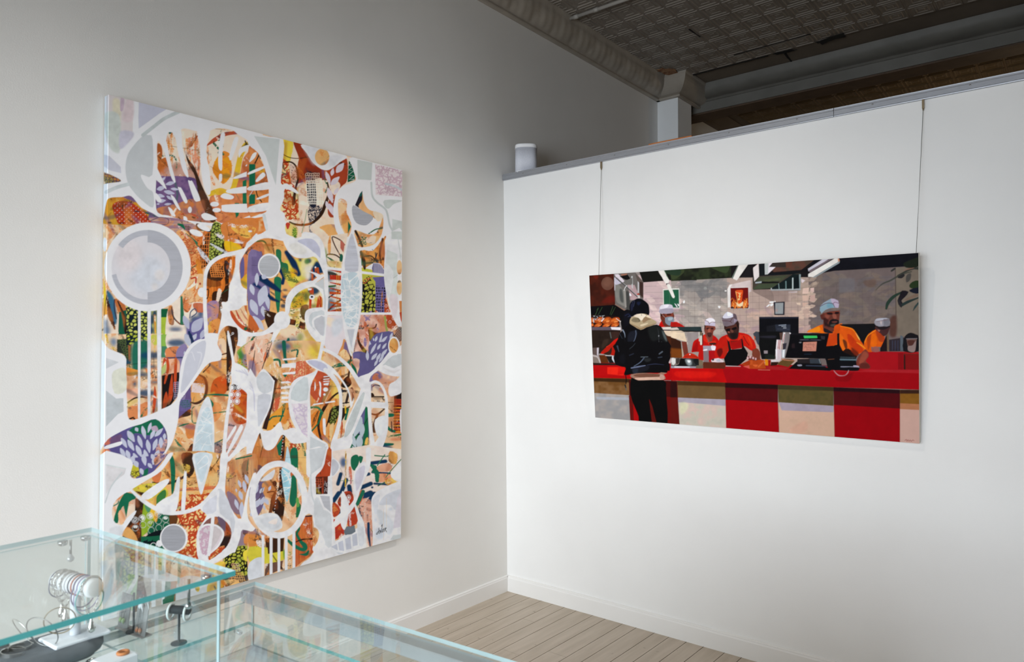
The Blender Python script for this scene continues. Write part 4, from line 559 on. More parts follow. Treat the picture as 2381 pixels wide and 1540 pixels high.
    S = '1098,-20 1325,-20 1292,150 1242,330 1190,468 1128,200'; p(S, (232, 236, 240), n=3); p('1130,-20 1290,-20 1262,150 1220,300 1180,300 1140,150', (212, 226, 234), n=3); l('1150,100 1250,0 1280,80 1170,160', 9, (240, 243, 246))
    # ======================= H
    V('H')
    p('-40,560 60,300 180,180 330,150 480,180 600,300 650,575 600,860 450,980 300,1010 100,960 -40,800', (242, 206, 168), n=3, amp=.1); Q.scrub(120, 250, 640, 800, [(246, 226, 206), (234, 170, 110), (244, 200, 150)], n=24, L=140, w=50, ang=1.4, seed=25, dry=.4)
    p('-20,440 100,330 165,400 160,540 120,700 40,800 -20,700', (122, 106, 142), n=3); p('130,380 260,330 300,480 240,560 150,520', (226, 160, 100), rough=1.5); p('90,340 200,200 330,160 300,330 180,360', (236, 190, 140), rough=1); leaves('20,520,80,390,60;95,500,150,430,44;20,640,40,540,50;50,670,100,560,60;110,640,150,540,50;-10,780,20,690,40;160,560,200,640,50;140,640,160,700,30;205,470,230,410,34'); l('20,640 45,790', 26, GR); l('0,610 90,560 140,430', 6, (90, 60, 50)); p('210,260 280,220 240,330 110,350', (228, 228, 232)); Q.disc(275, 385, 26, 34, (70, 46, 34)); l('190,490 260,480 300,510', 14, BR)
    f('232,560 300,430 275,640 240,740 205,740', (124, 72, 42), rough=1); p('335,190 385,190 372,400 396,570 385,740 352,840 280,740 248,700 290,560 328,400', (58, 38, 30), n=3)
    for i in range(14): Q.disc(343 - i * 5.6, 230 + i * 38, 5, 6, WH)
    S = '360,200 472,200 472,380 440,560 412,595 372,400'; p(S, (168, 216, 231), n=3); Q.within(S); Q.scrub(350, 200, 480, 590, [(238, 244, 246)], n=18, L=140, w=11, ang=.9, da=.9, seed=3); Q.within(None); p('470,250 560,255 545,330 480,320', (196, 84, 56)); p('478,300 500,285 532,310 542,560 500,665 452,600 470,420', (36, 118, 88), n=3); f('540,560 592,650 570,790 528,790', (40, 120, 80)); p('530,560 560,560 570,650 540,660', (110, 170, 90), rough=1); p('590,640 640,600 600,760', (236, 190, 150)); p('552,270 600,300 645,420 655,560 600,520 550,430', (222, 226, 228), n=3)
    p('-40,960 120,1020 380,1010 520,890 640,760 740,760 745,1200 690,1265 600,1330 520,1400 0,1560 -40,1560', (238, 196, 150), n=2); p('-30,970 110,1010 70,1130 -30,1140', (226, 152, 78), rough=1.5); f('160,1040 390,1010 380,1195 190,1228 170,1120', (72, 46, 30)); p('-30,1140 190,1150 195,1225 392,1190 392,1290 200,1340 -30,1310', (222, 210, 76), n=2); l('250,1240 300,1310', 16, (130, 120, 50)); p('380,1180 470,1150 480,1260 400,1300', (110, 160, 60), soft=2); f('165,1345 375,1305 360,1405 155,1500', (116, 86, 74), amp=.25); p('60,1060 160,1080 130,1150 70,1120', (240, 226, 214), dry=.3); Q.scrub(20, 1040, 150, 1140, [BK], n=24, L=10, w=6, seed=8); p('-30,1340 120,1270 120,1500 -30,1540', (222, 226, 232)); l('340,1380 400,1420 500,1390', 26, (66, 40, 30), dry=.3)
    p('400,1040 520,990 530,1380 420,1400', (236, 196, 150), dry=.2); Q.scrub(410, 1220, 530, 1390, [(246, 232, 220), (90, 60, 50)], n=40, L=12, w=8, seed=10)
    f('645,768 722,762 738,1200 690,1262 600,1320 515,1390 505,1340 522,900 600,820', (198, 94, 54), amp=.15, col2=(212, 118, 64), tex='vert'); Q.scrub(640, 780, 730, 1200, [(236, 200, 180)], n=30, L=60, w=4, ang=1.5, da=.1, seed=11, dry=.4); l('555,880 565,930 540,990 590,1080 630,1120 640,1160 590,1170 500,1120 430,1060', [40, 30, 30, 40, 60, 50, 40, 44, 30], (34, 114, 86)); l('680,1190 650,1230 570,1230', [20, 40, 6], (34, 114, 86)); l('520,1085 610,1052 722,1045', [10, 18, 22], (66, 40, 30)); l('660,1330 560,1400 510,1410', 34, (66, 40, 30)); f('640,770 720,760 720,780 640,785', (70, 50, 60))
    l_ring = np.linspace(0, 2 * math.pi, 60)
    Q.line(np.stack([322 + 314 * np.cos(l_ring), 575 + 428 * np.sin(l_ring)], 1), [74] * 60, WH, sm=False); p('36,800 150,742 280,742 340,800 362,915 200,962 60,880', (233, 235, 238), n=3); p('100,830 220,780 340,800 350,890 230,930', (220, 223, 228), soft=2); p('200,850 300,800 290,870', (243, 232, 226))
    for a, b, t, u in ((120, 152, 1000, 1520), (215, 250, 1000, 1500), (310, 342, 1000, 1480), (396, 430, 950, 1440), (488, 522, 880, 1400)): f(f'{a},{t} {b},{t} {b},{u} {a},{u}', (236, 237, 241), amp=.04)
    # right half ground
    p('955,0 1830,-20 1830,440 1560,450 1440,540 1430,700 1445,1110 1365,1150 1340,880 1290,760 1250,640 960,1100 965,600', (245, 230, 220), n=2)
    for s, w in (('1065,270 1030,390', 44), ('1130,340 1075,480', 50), ('965,610 1040,500', 54), ('1165,420 1175,485', 56), ('1290,440 1425,385', 50), ('1330,540 1420,500', 70), ('1410,600 1465,515', 70), ('1465,385 1690,398', 26), ('1400,145 1600,118', 44), ('1440,250 1665,265', 26), ('1385,690 1415,700', 40), ('1320,740 1318,830', 34), ('1382,760 1385,825', 20), ('1370,612 1400,605', 24), ('1040,700 1050,820', 40), ('1290,680 1300,740', 30), ('1360,280 1400,270', 40), ('1370,200 1385,190', 30)): l(s, w, (28, 66, 100), soft=.7)
    l('1395,860 1398,1000 1418,1140', [30, 32, 12], (28, 66, 100), soft=.6); Q.disc(1440, 430, 15, 13, (28, 66, 100), soft=.6); blobs('1095,130,40,60', (40, 90, 140), 4, .9)
    p('1280,640 1340,560 1440,640 1440,1110 1400,1140 1350,900', (230, 164, 136), rough=1.5, a=.8, dry=.2, tex='fine'); l('1395,860 1398,1000 1418,1140', [30, 32, 12], (28, 66, 100), soft=.6); p('1240,560 1310,460 1340,520 1280,650', (212, 120, 90), rough=1)
    p('1500,180 1640,140 1670,230 1500,240', (238, 180, 150), rough=2); p('1520,270 1660,280 1660,360 1500,360', (232, 168, 130), rough=2); p('1650,0 1740,40 1720,150 1640,120', (242, 190, 110), rough=2); p('1600,340 1760,310 1740,400 1620,400', (244, 206, 110), dry=.3, tex='vert'); l('1420,160 1490,250 1500,350', [20, 60, 46], (36, 116, 90), rough=.8); l('1430,170 1480,190 1450,240', 34, (36, 116, 90), rough=.8); l('1333,480 1260,630', 44, (40, 116, 90), rough=.6); l('1590,40 1500,170', 12, (60, 130, 100)); l('1640,50 1600,60 1470,50', 14, (60, 130, 100), dry=.2); l('1600,310 1690,200 1790,90', 10, (60, 130, 90)); l('1060,350 1210,350', 6, (60, 130, 90)); l('1510,410 1590,370', 14, (60, 110, 90)); p('1190,70 1262,40 1285,120 1232,230 1188,180', (36, 116, 86), n=3); p('1280,60 1330,70 1300,150', GR); p('1160,200 1190,200 1200,360 1170,380', (226, 130, 100), dry=.3, tex='vert'); l('1125,0 1120,420', 16, (238, 200, 70), dry=.4); l('1050,180 1120,330', 4, BK, a=.6)
    # whites
    p('650,-20 960,-20 962,300 970,600 985,900 1000,1070 1100,1000 1250,920 1280,880 1290,760 1345,860 1368,1150 1300,1210 600,1440 545,1420 620,1320 745,1200 728,765 640,765 600,690 660,540 690,300', WH, n=2); p('1420,1150 1448,1090 1432,700 1442,540 1560,445 1830,400 1830,1080 1420,1200', WH, n=3)
    p('870,150 905,-20 955,-20 942,250 912,300 765,305 822,240', (192, 82, 48), n=2); f('763,305 912,298 906,508 770,512', (112, 52, 34), amp=.2); f('770,420 830,400 835,512 770,512', (50, 28, 28)); f('860,400 906,350 906,508 860,508', (60, 38, 40), rough=1); Q.net(770, 330, 850, 420, 3, 3, 6, (190, 90, 60), seed=2); l('850,320 850,500', 18, (176, 78, 50)); Q.scrub(865, 360, 905, 500, [(220, 210, 210)], n=16, L=30, w=4, ang=1.5, seed=3); l('770,440 830,430', 5, (226, 200, 196)); l('805,400 800,490', 5, (226, 200, 196))
    f('690,-20 900,-60 835,180 705,280', (213, 218, 222)); f('816,530 932,536 946,724 868,662', (196, 198, 205), tex='hori'); p('755,570 800,555 860,700 950,755 955,1135 875,1110 830,950 760,880 745,700', (220, 224, 228), n=2); l('705,280 715,500 760,640', 16, (216, 221, 225)); f('735,925 790,930 806,985 790,1070 735,1132', (238, 198, 144)); p('745,930 800,935 850,1010 880,1140 740,1200 735,1130 790,1070 806,985', WH, n=2); p('735,925 780,925 805,985 785,1080 735,1132', (238, 198, 144), n=3)
    p('940,1150 1010,1105 1275,965 1290,1120 1100,1215 1000,1215', (240, 241, 244), n=2)
    for s in ('948,1140 1018,1106 1028,1182', '1032,1090 1090,1062 1106,1192 1048,1180', '1116,1046 1180,1016 1192,1162 1130,1176', '1200,1002 1256,976 1266,1120 1208,1134'): f(s, (205, 209, 222))
    p('945,1150 1000,1200 1100,1215 1040,1230', (220, 224, 230), n=2); p('1260,830 1330,870 1345,1100 1285,1120', (226, 229, 235), n=2)
    RD = (192, 74, 48)
    p('968,615 1030,640 1056,700 1030,762 972,778', RD, n=3); p('1095,490 1180,478 1218,545 1205,620 1160,645 1125,560', RD, n=3); p('1025,610 1060,540 1072,640 1052,660', RD, n=3); p('980,810 1022,832 985,860', (196, 60, 50)); f('995,910 1070,850 1112,950 1102,1000 1000,1055', (196, 66, 50), amp=.15); f('1100,960 1115,1000 1190,990 1240,960 1230,880 1130,900', (120, 130, 140), rough=.6); p('1150,740 1220,640 1268,830 1222,882 1148,892', RD, n=2); l('1165,700 1180,880', 26, (226, 200, 200), dry=.3, tex='fine'); Q.ring(1160, 550, 22, 28, 8, (238, 220, 220)); Q.disc(1160, 550, 12, 16, WH); l('1160,590 1165,610', 14, WH)
    l('975,885 1060,790 1160,700 1235,590 1300,400 1385,190 1395,-20', [30, 80, 66, 40, 36, 50, 64], WH, n=8); p('1085,472 1130,540 1165,660 1140,850 1105,940 1060,850 1065,700 1070,560', WH, n=3); p('1222,620 1240,620 1330,850 1320,900 1280,850', WH, n=2); p('1215,420 1225,250 1290,150 1360,130 1350,300 1290,480 1230,520', WH, n=3); p('1245,430 1238,270 1300,190 1352,178 1332,320 1262,470', (219, 217, 231), n=3)
    p('955,85 1015,105 1062,165 1040,230 960,300', WH, n=3); p('958,105 1008,112 1040,170 1020,238 958,288', (205, 207, 216), n=3)
    p('1830,80 1700,215 1658,270 1700,340 1830,350', WH, n=2); p('1525,640 1560,560 1640,500 1800,450 1800,560 1720,700 1660,640', (219, 223, 232), n=3); p('1480,700 1560,710 1640,780 1700,880 1640,1000 1540,850', (222, 227, 234), soft=2); p('1440,600 1470,540 1530,530 1480,760', (226, 229, 236)); blobs('1530,980,60,70;1540,860,20,16;1480,820,12,24;1660,690,24,16', (214, 222, 234), 3, .9); f('1740,560 1800,440 1800,900 1690,920', (224, 220, 230)); f('1655,1055 1690,1002 1830,985 1830,1060', (213, 220, 222)); f('1770,840 1830,790 1830,980 1790,980', (216, 222, 224)); l('1575,690 1575,1060', 3, (230, 210, 180)); l('1610,560 1610,900', 3, (232, 212, 180))
    # lower left corner of the canvas
    Q.view(0, 0, 1)
    p('238,1255 300,1290 330,1345 520,1360 520,1450 238,1450', (222, 216, 214), n=3); f('238,1240 268,1262 272,1450 238,1450', (233, 238, 244)); f('272,1300 300,1295 296,1400 274,1400', (206, 214, 212)); f('300,1322 322,1330 316,1420 290,1420', (190, 214, 180)); f('322,1334 348,1338 340,1450 310,1450', (120, 96, 74), rough=.6); f('330,1330 420,1345 418,1430 350,1430', (206, 196, 186)); l('300,1330 318,1340 285,1400 262,1430', 9, (238, 238, 240))
    for a in (352, 376): f(f'{a},1290 {a + 10},1290 {a + 10},1450 {a},1450', (238, 240, 243))
    f('385,1340 410,1345 405,1450 380,1450', (66, 122, 96), rough=.6); f('398,1342 412,1345 404,1420 394,1420', (178, 120, 80), rough=.6); f('378,1395 406,1380 402,1425 380,1432', (44, 118, 88)); p('415,1350 480,1352 490,1450 420,1450', (226, 224, 227)); p('452,1362 464,1366 462,1376 456,1374', YE); p('486,1356 520,1350 516,1376 484,1382', (226, 190, 80), rough=.6); p('280,1300 345,1318 420,1345 380,1352 300,1330', (226, 226, 232))
    # deeper rubbed marks that sit only on the warm passages
    I = Q.img
    warm = ((I[..., 0] > I[..., 1] * 1.22) & (I[..., 2] < I[..., 0] * .72)).astype(np.float32)
    Q.clip = blur(warm, 1)
    Q.scrub(240, 230, 935, 1400, [(206, 112, 50), (180, 92, 44), (222, 140, 70), (196, 120, 84)], n=260, L=60, w=20, ang=1.2, da=.8, seed=51, soft=2.5, a=.42)
    Q.scrub(240, 230, 935, 1400, [(40, 78, 100), (84, 56, 44), (120, 98, 140), (60, 110, 84), (222, 196, 80)], n=150, L=44, w=11, ang=.5, da=1, seed=52, soft=2, a=.5)
    Q.scrub(240, 230, 935, 1400, [(214, 122, 52), (196, 100, 44), (226, 150, 84)], n=330, L=46, w=12, ang=1.2, da=.7, seed=41, dry=.56, a=.6)
    Q.scrub(240, 230, 935, 1400, [(70, 46, 34), (96, 58, 40), (40, 60, 74)], n=330, L=38, w=7, ang=.9, da=.9, seed=42, dry=.57, a=.8)
    Q.scrub(240, 230, 935, 1400, [(36, 112, 84), (60, 40, 30)], n=70, L=46, w=2.2, ang=.6, da=1, seed=43, dry=.4, a=.75)
    Q.scrub(240, 230, 935, 1400, [(250, 238, 226)], n=140, L=30, w=8, ang=1.3, da=.6, seed=44, dry=.58, a=.8)
    Q.scrub(240, 230, 935, 1400, [(90, 60, 46)], n=500, L=4, w=1.6, seed=45, a=.6)
    Q.clip = None
    V('H')
    # signature
    SG = (20, 20, 24)
    Q.view(860, 1210, 2053 / 60)
    for s in ('718,630 706,880 690,980 630,1080 560,1130 515,1110 560,1020 690,890', '755,1080 785,960 800,775 840,880 882,1000', '882,1000 930,760 975,520 985,330', '985,340 950,440 900,490', '1085,685 1020,760 980,900 1000,960 1060,900 1095,800 1085,690', '1150,910 1180,780 1195,650', '1175,660 1240,625 1300,620 1285,670 1210,720', '1210,715 1270,830 1330,940'): l(s, 42, SG, n=4)
    return Q
# ---------------------------------------------------------------- lunch counter painting
def paint_counter():
    Q = Paint(1358, 575, 2150, 1045, 2, seed=8)
    K = 1617 / 210
    tile = dict(R1=(1360, 620), R2=(1560, 600), R3=(1750, 590), R4=(1940, 580), S1=(1360, 800), S2=(1560, 720), S3=(1750, 720), S4=(1940, 720))
    def V(n): Q.view(*tile[n], K)
    p, f, l = Q.poly, Q.flat, Q.line
    BK = (13, 12, 15); RED = (200, 26, 20); ORG = (224, 104, 20); SK = (120, 66, 50); WH = (226, 224, 228)
    Q.view(0, 0, 1)
    f('1350,570 2160,570 2160,1050 1350,1050', (150, 140, 136))
    # tiled wall, warmer near the lit middle
    f('1480,640 1600,640 1600,860 1480,860', (196, 172, 172), amp=.06); f('1560,640 1700,640 1700,860 1560,860', (160, 150, 144), amp=.08); f('1690,640 1880,640 1880,860 1690,860', (180, 158, 148), amp=.08); f('1880,620 2150,610 2150,860 1880,860', (116, 103, 101), amp=.08)
    Q.scrub(1490, 660, 1580, 800, [(214, 186, 186), (222, 200, 194), (190, 164, 168)], n=50, L=26, w=12, ang=.2, seed=1, a=.7)
    Q.scrub(1580, 650, 1690, 690, [(124, 122, 122), (138, 134, 132)], n=40, L=26, w=12, ang=.1, seed=2, a=.7); Q.scrub(1590, 690, 1700, 800, [(186, 174, 164), (170, 160, 154), (196, 176, 170)], n=70, L=20, w=11, ang=.1, seed=3, a=.7)
    Q.scrub(1700, 720, 1890, 800, [(196, 164, 154), (182, 158, 150), (206, 176, 160), (172, 146, 150)], n=90, L=22, w=11, ang=.1, seed=4, a=.6); Q.scrub(1830, 640, 1900, 700, [(176, 156, 140), (160, 140, 130)], n=30, L=20, w=10, seed=5, a=.6)
    Q.scrub(1890, 640, 2080, 760, [(112, 104, 106), (124, 112, 104), (106, 96, 92), (130, 114, 104)], n=90, L=30, w=14, seed=6, a=.6); Q.scrub(2085, 640, 2140, 780, [(132, 118, 104), (120, 108, 98)], n=40, L=26, w=14, seed=7, a=.6)
    Q.scrub(1860, 680, 1895, 740, [(216, 190, 172)], n=14, L=12, w=10, ang=0, da=.1, seed=9, a=.7)
    # joints of the tiles
    for x in range(1585, 2080, 15):
        Q.line([(x, 652 + (x % 4) * 8), (x + 1, 800 - (x % 3) * 14)], .7, (92, 82, 82), a=.5 if x % 2 else .3)
    for j in range(11):
        y = 662 + j * 14.5
        Q.line([(1500, y + 4), (1700, y), (1880, y - 7), (2080, y - 17)], .8, (96, 84, 84), a=.45)
    # ceiling
    f('1475,600 1620,600 1620,652 1560,652 1495,657', (26, 26, 22)); f('1560,590 1760,580 1760,644 1690,647 1560,654', (34, 36, 28), col2=(50, 58, 38)); p('1560,630 1585,622 1590,634 1565,650', (62, 72, 46)); p('1655,620 1695,610 1690,634 1665,628', (62, 76, 48)); p('1545,622 1580,618 1580,640 1550,636', (44, 62, 46)); f('1700,570 1900,570 1890,645 1700,646', (30, 26, 28)); f('1890,560 2160,560 2160,616 2075,622 1940,630 1886,640', (22, 22, 30), amp=.2)
    # ---- upper left
    V('R1')
    f('60,120 520,120 545,690 90,720', (64, 28, 18), col2=(78, 32, 20)); p('380,560 520,520 530,640 300,650', (98, 30, 20), soft=3); p('150,170 240,160 210,230', (106, 34, 22), soft=2); Q.disc(405, 305, 112, 118, (104, 70, 58)); p('320,260 400,200 480,260 440,340 360,350', (116, 80, 66), soft=3)
    f('515,120 900,100 1045,270 1045,640 780,830 545,690', (112, 106, 102)); p('540,300 640,360 700,480 720,700 640,680 560,600', (132, 130, 124)); f('760,330 890,330 980,540 980,600 800,600 800,470', (176, 150, 152)); p('620,420 670,420 690,640 630,600', (84, 86, 84), soft=1.5); p('720,470 790,470 810,760 740,760', (70, 70, 68), soft=1.5); f('690,420 730,420 745,730 715,740', (150, 146, 140)); f('900,120 1045,280 1045,560 960,540 960,330', (96, 84, 78)); f('980,270 1045,290 1045,570 985,500', (64, 46, 42))
    f('530,140 600,135 720,275 660,285 560,200', (212, 202, 210)); f('530,190 650,300 560,330 525,300', (190, 186, 200)); f('620,180 760,140 830,235 730,240', (18, 18, 18)); f('640,140 760,125 750,150 660,165', (160, 110, 90)); f('830,170 855,170 860,400 840,380', (186, 188, 188)); f('945,260 970,290 970,480 945,460', (190, 188, 190)); f('690,270 850,200 850,310 740,330', (108, 104, 100)); f('525,200 545,200 540,430 530,430', (200, 196, 206)); l('560,200 760,380 970,570', 16, (74, 74, 76)); l('570,190 770,370 975,560', 5, (170, 170, 170)); p('800,470 835,520 800,525', WH); l('700,430 720,380 750,340', 12, (210, 208, 208)); f('930,490 975,480 975,505 935,508', (178, 60, 36)); f('940,510 985,520 990,570 950,570', (196, 190, 186)); l('545,690 700,780 790,800', 26, (150, 118, 102))
    f('90,715 300,700 540,685 720,800 820,900 700,1000 620,960 300,880 160,870 100,960', BK); 
    for s in ('215,780 240,740', '190,860 240,750', '240,860 310,730', '450,860 500,715', '470,870 545,730', '180,870 200,840'): l(s, 8, (64, 90, 56), a=.8)
    f('100,860 620,900 620,1080 110,1090', (40, 22, 16))
    for x, y, rx, ry in ((130, 960, 46, 46), (255, 960, 90, 50), (390, 965, 90, 56), (530, 970, 100, 54), (130, 1045, 30, 30), (235, 1050, 74, 34), (390, 1050, 80, 34), (540, 1045, 76, 40)):
        Q.disc(x, y, rx, ry, (170, 76, 28), rot=-.35); Q.disc(x - rx * .1, y - ry * .2, rx * .6, ry * .4, (206, 108, 44), rot=-.4); Q.disc(x + rx * .25, y + ry * .3, rx * .4, ry * .3, (222, 136, 72), rot=-.3)
    Q.scrub(150, 870, 330, 960, [(196, 200, 204), (80, 80, 84)], n=26, L=34, w=8, seed=3); l('340,930 300,980', 16, WH); l('560,930 600,960 640,990', 10, (226, 214, 206)); l('150,940 160,1000', 16, (200, 196, 196))
    f('115,1085 640,1080 640,1140 120,1140', (98, 86, 96)); f('460,1085 640,1090 640,1140 480,1130', (226, 222, 228)); f('120,1140 640,1140 640,1560 130,1560', (44, 32, 26), amp=.3); p('460,1180 620,1180 600,1290 480,1280', (60, 40, 34)); l('450,1180 470,1280', 18, (90, 92, 90)); p('440,1400 590,1280 570,1560 280,1560 360,1480', (190, 26, 14), n=2); p('380,1440 480,1400 420,1500', (206, 60, 36)); p('330,1330 420,1300 390,1400 300,1460', (60, 46, 38), soft=1.5)
    # first worker (mask) behind the counter
    f('1395,405 1640,390 1640,745 1405,720', (222, 220, 212)); f('1410,425 1640,405 1640,735 1415,710', (42, 96, 70), amp=.14); Q.view(1560, 600, K); f('-20,560 150,545 160,905 -20,905', (214, 214, 208)); f('-20,570 140,565 148,890 -20,890', (38, 92, 66), amp=.14); f('60,812 90,830 120,880 105,885', WH); f('110,818 140,830 150,870 130,860', WH); V('R1')
    p('1310,70 1415,65 1460,170 1510,240 1500,290 1440,300 1380,190', (228, 222, 216), n=2); f('1460,300 1510,300 1500,325 1450,330', (70, 60, 64)); p('1465,335 1520,320 1610,540 1570,560 1530,480', (228, 224, 216), n=2); l('1420,70 1500,230', 8, (110, 140, 110))
    p('1320,1070 1370,970 1450,1010 1560,1000 1640,990 1760,1060 1760,1090 1320,1085', (194, 22, 16), n=2); p('1350,860 1580,820 1590,960 1560,1080 1440,1080 1390,1010', (104, 52, 40), n=2); p('1450,830 1560,830 1570,890 1460,900', (136, 66, 48)); p('1470,850 1540,850 1540,870 1470,875', (70, 34, 26)); p('1450,910 1570,900 1590,980 1530,1058 1450,1020 1435,960', (126, 136, 148), n=3); p('1490,920 1570,910 1560,960 1500,970', (160, 172, 180), rough=1); l('1390,870 1450,930', 5, (170, 160, 160)); f('1345,835 1370,840 1385,900 1355,880', (40, 24, 20)); p('1333,730 1390,690 1480,675 1560,690 1580,760 1565,830 1350,840 1335,790', (196, 190, 202), n=2); p('1345,770 1570,750 1565,835 1350,840', (160, 152, 166), n=2); p('1370,690 1500,680 1480,730 1350,760', (222, 216, 224), n=2)
    # display case beyond the customer
    f('1390,1085 1640,1080 1640,1130 1400,1130', (214, 206, 198)); f('1395,1130 1640,1135 1640,1150 1395,1148', (40, 30, 28)); f('1400,1150 1640,1155 1640,1280 1400,1230', (222, 200, 176)); p('1400,1200 1480,1240 1640,1300 1640,1570 1400,1570', (76, 38, 20)); f('1480,1440 1640,1440 1640,1570 1490,1570', (120, 60, 24), soft=3)
    # customer in the black jacket
    p('700,790 800,780 830,940 840,1100 700,1200 640,1000 680,900', (16, 15, 19), n=2); p('700,860 790,820 830,930 790,1100 720,1130', (18, 18, 26)); l('720,880 780,850 820,900', 14, (36, 40, 66)); l('770,900 820,880', 10, (50, 56, 84))
    p('800,700 830,630 900,590 960,570 1050,600 1130,670 1150,740 1150,860 1080,870 930,850 830,900 800,780', (12, 13, 20), n=3); p('820,690 870,640 860,760 830,800', (34, 36, 56), soft=1); p('930,640 1000,640 960,700', (28, 34, 58), soft=1); l('840,640 890,620 870,720', 8, (70, 76, 104), a=.7)
    p('545,1570 590,1300 640,1180 700,1110 820,1020 1000,1080 1290,1040 1400,1130 1470,1300 1520,1570', BK, n=2); p('1130,1100 1290,1060 1400,1150 1460,1290 1470,1370 1350,1300 1200,1330', (30, 32, 32), soft=2); p('1380,1140 1440,1230 1470,1340 1420,1280', (92, 100, 100), soft=1.5); p('800,1180 930,1150 920,1260 800,1370 760,1300', (30, 32, 42), soft=1.5); l('910,1150 915,1220 880,1330 810,1370', [20, 18, 12, 8], (82, 90, 108)); l('680,1140 710,1200 720,1270', [24, 16, 8], (120, 130, 146)); l('1300,1100 1320,1200 1325,1380', [4, 8, 8], (60, 62, 66)); Q.disc(1322, 1243, 8, 14, (150, 150, 156)); Q.disc(1325, 1360, 8, 18, (110, 112, 116)); l('1370,1355 1420,1375', 18, (84, 88, 92)); l('620,1200 670,1290', 10, (50, 56, 66)); l('580,1450 600,1530', 16, (60, 72, 84)); l('700,1270 740,1400', 6, (34, 34, 40))
    p('800,1000 815,930 870,890 950,850 1060,845 1130,870 1190,930 1270,980 1275,1030 1100,1090 1000,1135 880,1070 815,1030', (176, 158, 128), n=2); p('870,890 960,850 1050,848 1100,890 1010,970 960,920', (230, 216, 196), n=2); p('1030,960 1090,890 1190,940 1130,960 1050,1010', (150, 124, 96), n=2); p('1130,870 1190,930 1100,900', (224, 206, 180)); p('870,920 970,930 990,990 900,1000 830,970', (132, 120, 96), n=2); l('830,1030 930,1080 1000,1115 1100,1075 1270,1020', [8, 16, 20, 16, 8], (146, 116, 84)); p('1000,1040 1130,1010 1100,1040 1010,1070', (216, 198, 168)); l('940,925 975,950 970,985', 7, (40, 36, 34)); l('1012,850 1016,880', 6, (60, 50, 44))
    # ---- upper middle
    V('R2')
    p('1090,360 1210,120 1390,105 1180,405', (228, 222, 216), n=1, sm=False); f('1085,360 1200,125 1215,125 1105,380', (110, 120, 110)); f('1215,395 1290,300 1400,120 1430,330 1260,345', (34, 30, 34)); f('1050,480 1100,470 1080,560 1060,880 1020,890 1010,560', (226, 220, 216)); f('1060,540 1100,470 1400,400 1430,400 1440,600 1400,620 1380,530', (206, 190, 188)); f('1055,530 1395,520 1400,910 1060,915', (222, 212, 208)); f('1065,540 1385,530 1395,875 1070,880', (112, 22, 20)); f('1065,875 1390,875 1390,905 1070,910', (64, 40, 40)); Q.scrub(1080, 800, 1380, 870, [(226, 134, 60), (206, 100, 40), (240, 180, 110)], n=50, L=70, w=22, ang=1.5, da=.3, seed=4); Q.scrub(1080, 740, 1170, 840, [(210, 110, 40), (170, 50, 26)], n=14, L=60, w=12, ang=1.3, seed=5); Q.scrub(1300, 740, 1380, 840, [(226, 140, 60), (190, 70, 30)], n=14, L=60, w=12, ang=1.7, seed=6); p('1150,590 1220,575 1290,580 1280,680 1275,760 1250,810 1200,800 1185,700', (214, 84, 34), n=2); p('1170,800 1220,830 1290,780 1280,860 1200,865', (232, 206, 170), n=2); l('1215,640 1240,650 1215,690 1240,690 1205,750 1235,740', 12, (246, 216, 150)); l('1170,620 1260,630', 12, (240, 160, 110)); l('1160,600 1195,790', 8, (244, 190, 110))
    f('1470,190 1570,100 1580,310 1490,420', (228, 216, 212)); f('1500,160 1560,90 1560,110 1480,200', (150, 70, 50))
    p('215,790 240,755 250,800 225,812', (240, 238, 236)); p('845,860 890,870 870,900 855,895', (246, 240, 238)); Q.disc(615, 545, 30, 26, (150, 150, 146)); Q.disc(980, 590, 20, 12, (230, 224, 220)); f('500,560 680,560 680,690 500,700', (118, 116, 118), a=.5, soft=2); p('0,1150 40,1150 190,1190 200,1230 10,1230', (176, 30, 24))
    # ---- upper right
    V('R3')
    f('0,420 90,380 850,350 850,410 430,640 0,640', (74, 66, 58)); p('140,180 1130,95 870,290 380,330', (84, 68, 58), col2=(98, 66, 56), n=1, sm=False); f('350,150 640,140 600,240 290,250', (60, 52, 48)); f('590,150 720,140 690,240 600,260', (104, 66, 54)); f('840,320 1270,95 1380,90 1000,270 1000,350', (24, 22, 24)); f('120,380 700,320 840,320 850,350 720,370 130,400', (22, 26, 30)); f('60,500 130,420 640,385 500,500', (74, 78, 60)); f('0,640 110,545 470,530 330,620', (70, 80, 60)); f('40,500 480,500 460,530 60,535', (26, 26, 26)); f('10,640 330,620 330,635 10,650', (30, 28, 28)); p('200,480 440,440 500,460 300,500', (88, 94, 64), a=.7)
    f('10,250 100,180 115,410 30,500', (228, 218, 216)); f('215,170 360,160 290,240 410,240 270,370 220,375', (226, 218, 224)); f('215,170 285,168 275,370 220,372', (190, 194, 192)); f('120,180 215,172 215,370 130,390', (26, 30, 34)); f('45,510 160,495 160,525 50,535', (170, 178, 182))
    f('320,630 470,535 720,370 860,365 855,660 330,668', (24, 34, 36)); f('830,370 862,370 858,640 838,640', (140, 152, 154)); f('330,640 860,625 858,655 335,665', (170, 174, 176)); f('325,615 345,615 345,660 325,655', (180, 184, 186)); l('465,540 475,635', 14, (130, 150, 150)); l('595,500 598,630', 22, (110, 134, 134)); l('718,440 718,640', 22, (190, 200, 200)); f('735,450 830,380 835,620 735,635', (18, 26, 30))
    f('990,270 1260,95 1370,90 1080,290 1000,320', (200, 196, 206)); f('1000,310 1380,90 1440,85 1030,340', (120, 106, 112)); f('995,365 1480,80 1530,85 1530,150 1080,420 995,415', (230, 224, 218)); f('1075,430 1535,150 1560,130 1555,170 1110,430', (150, 160, 164)); f('1525,80 1545,85 1560,130 1535,150', (214, 150, 120))
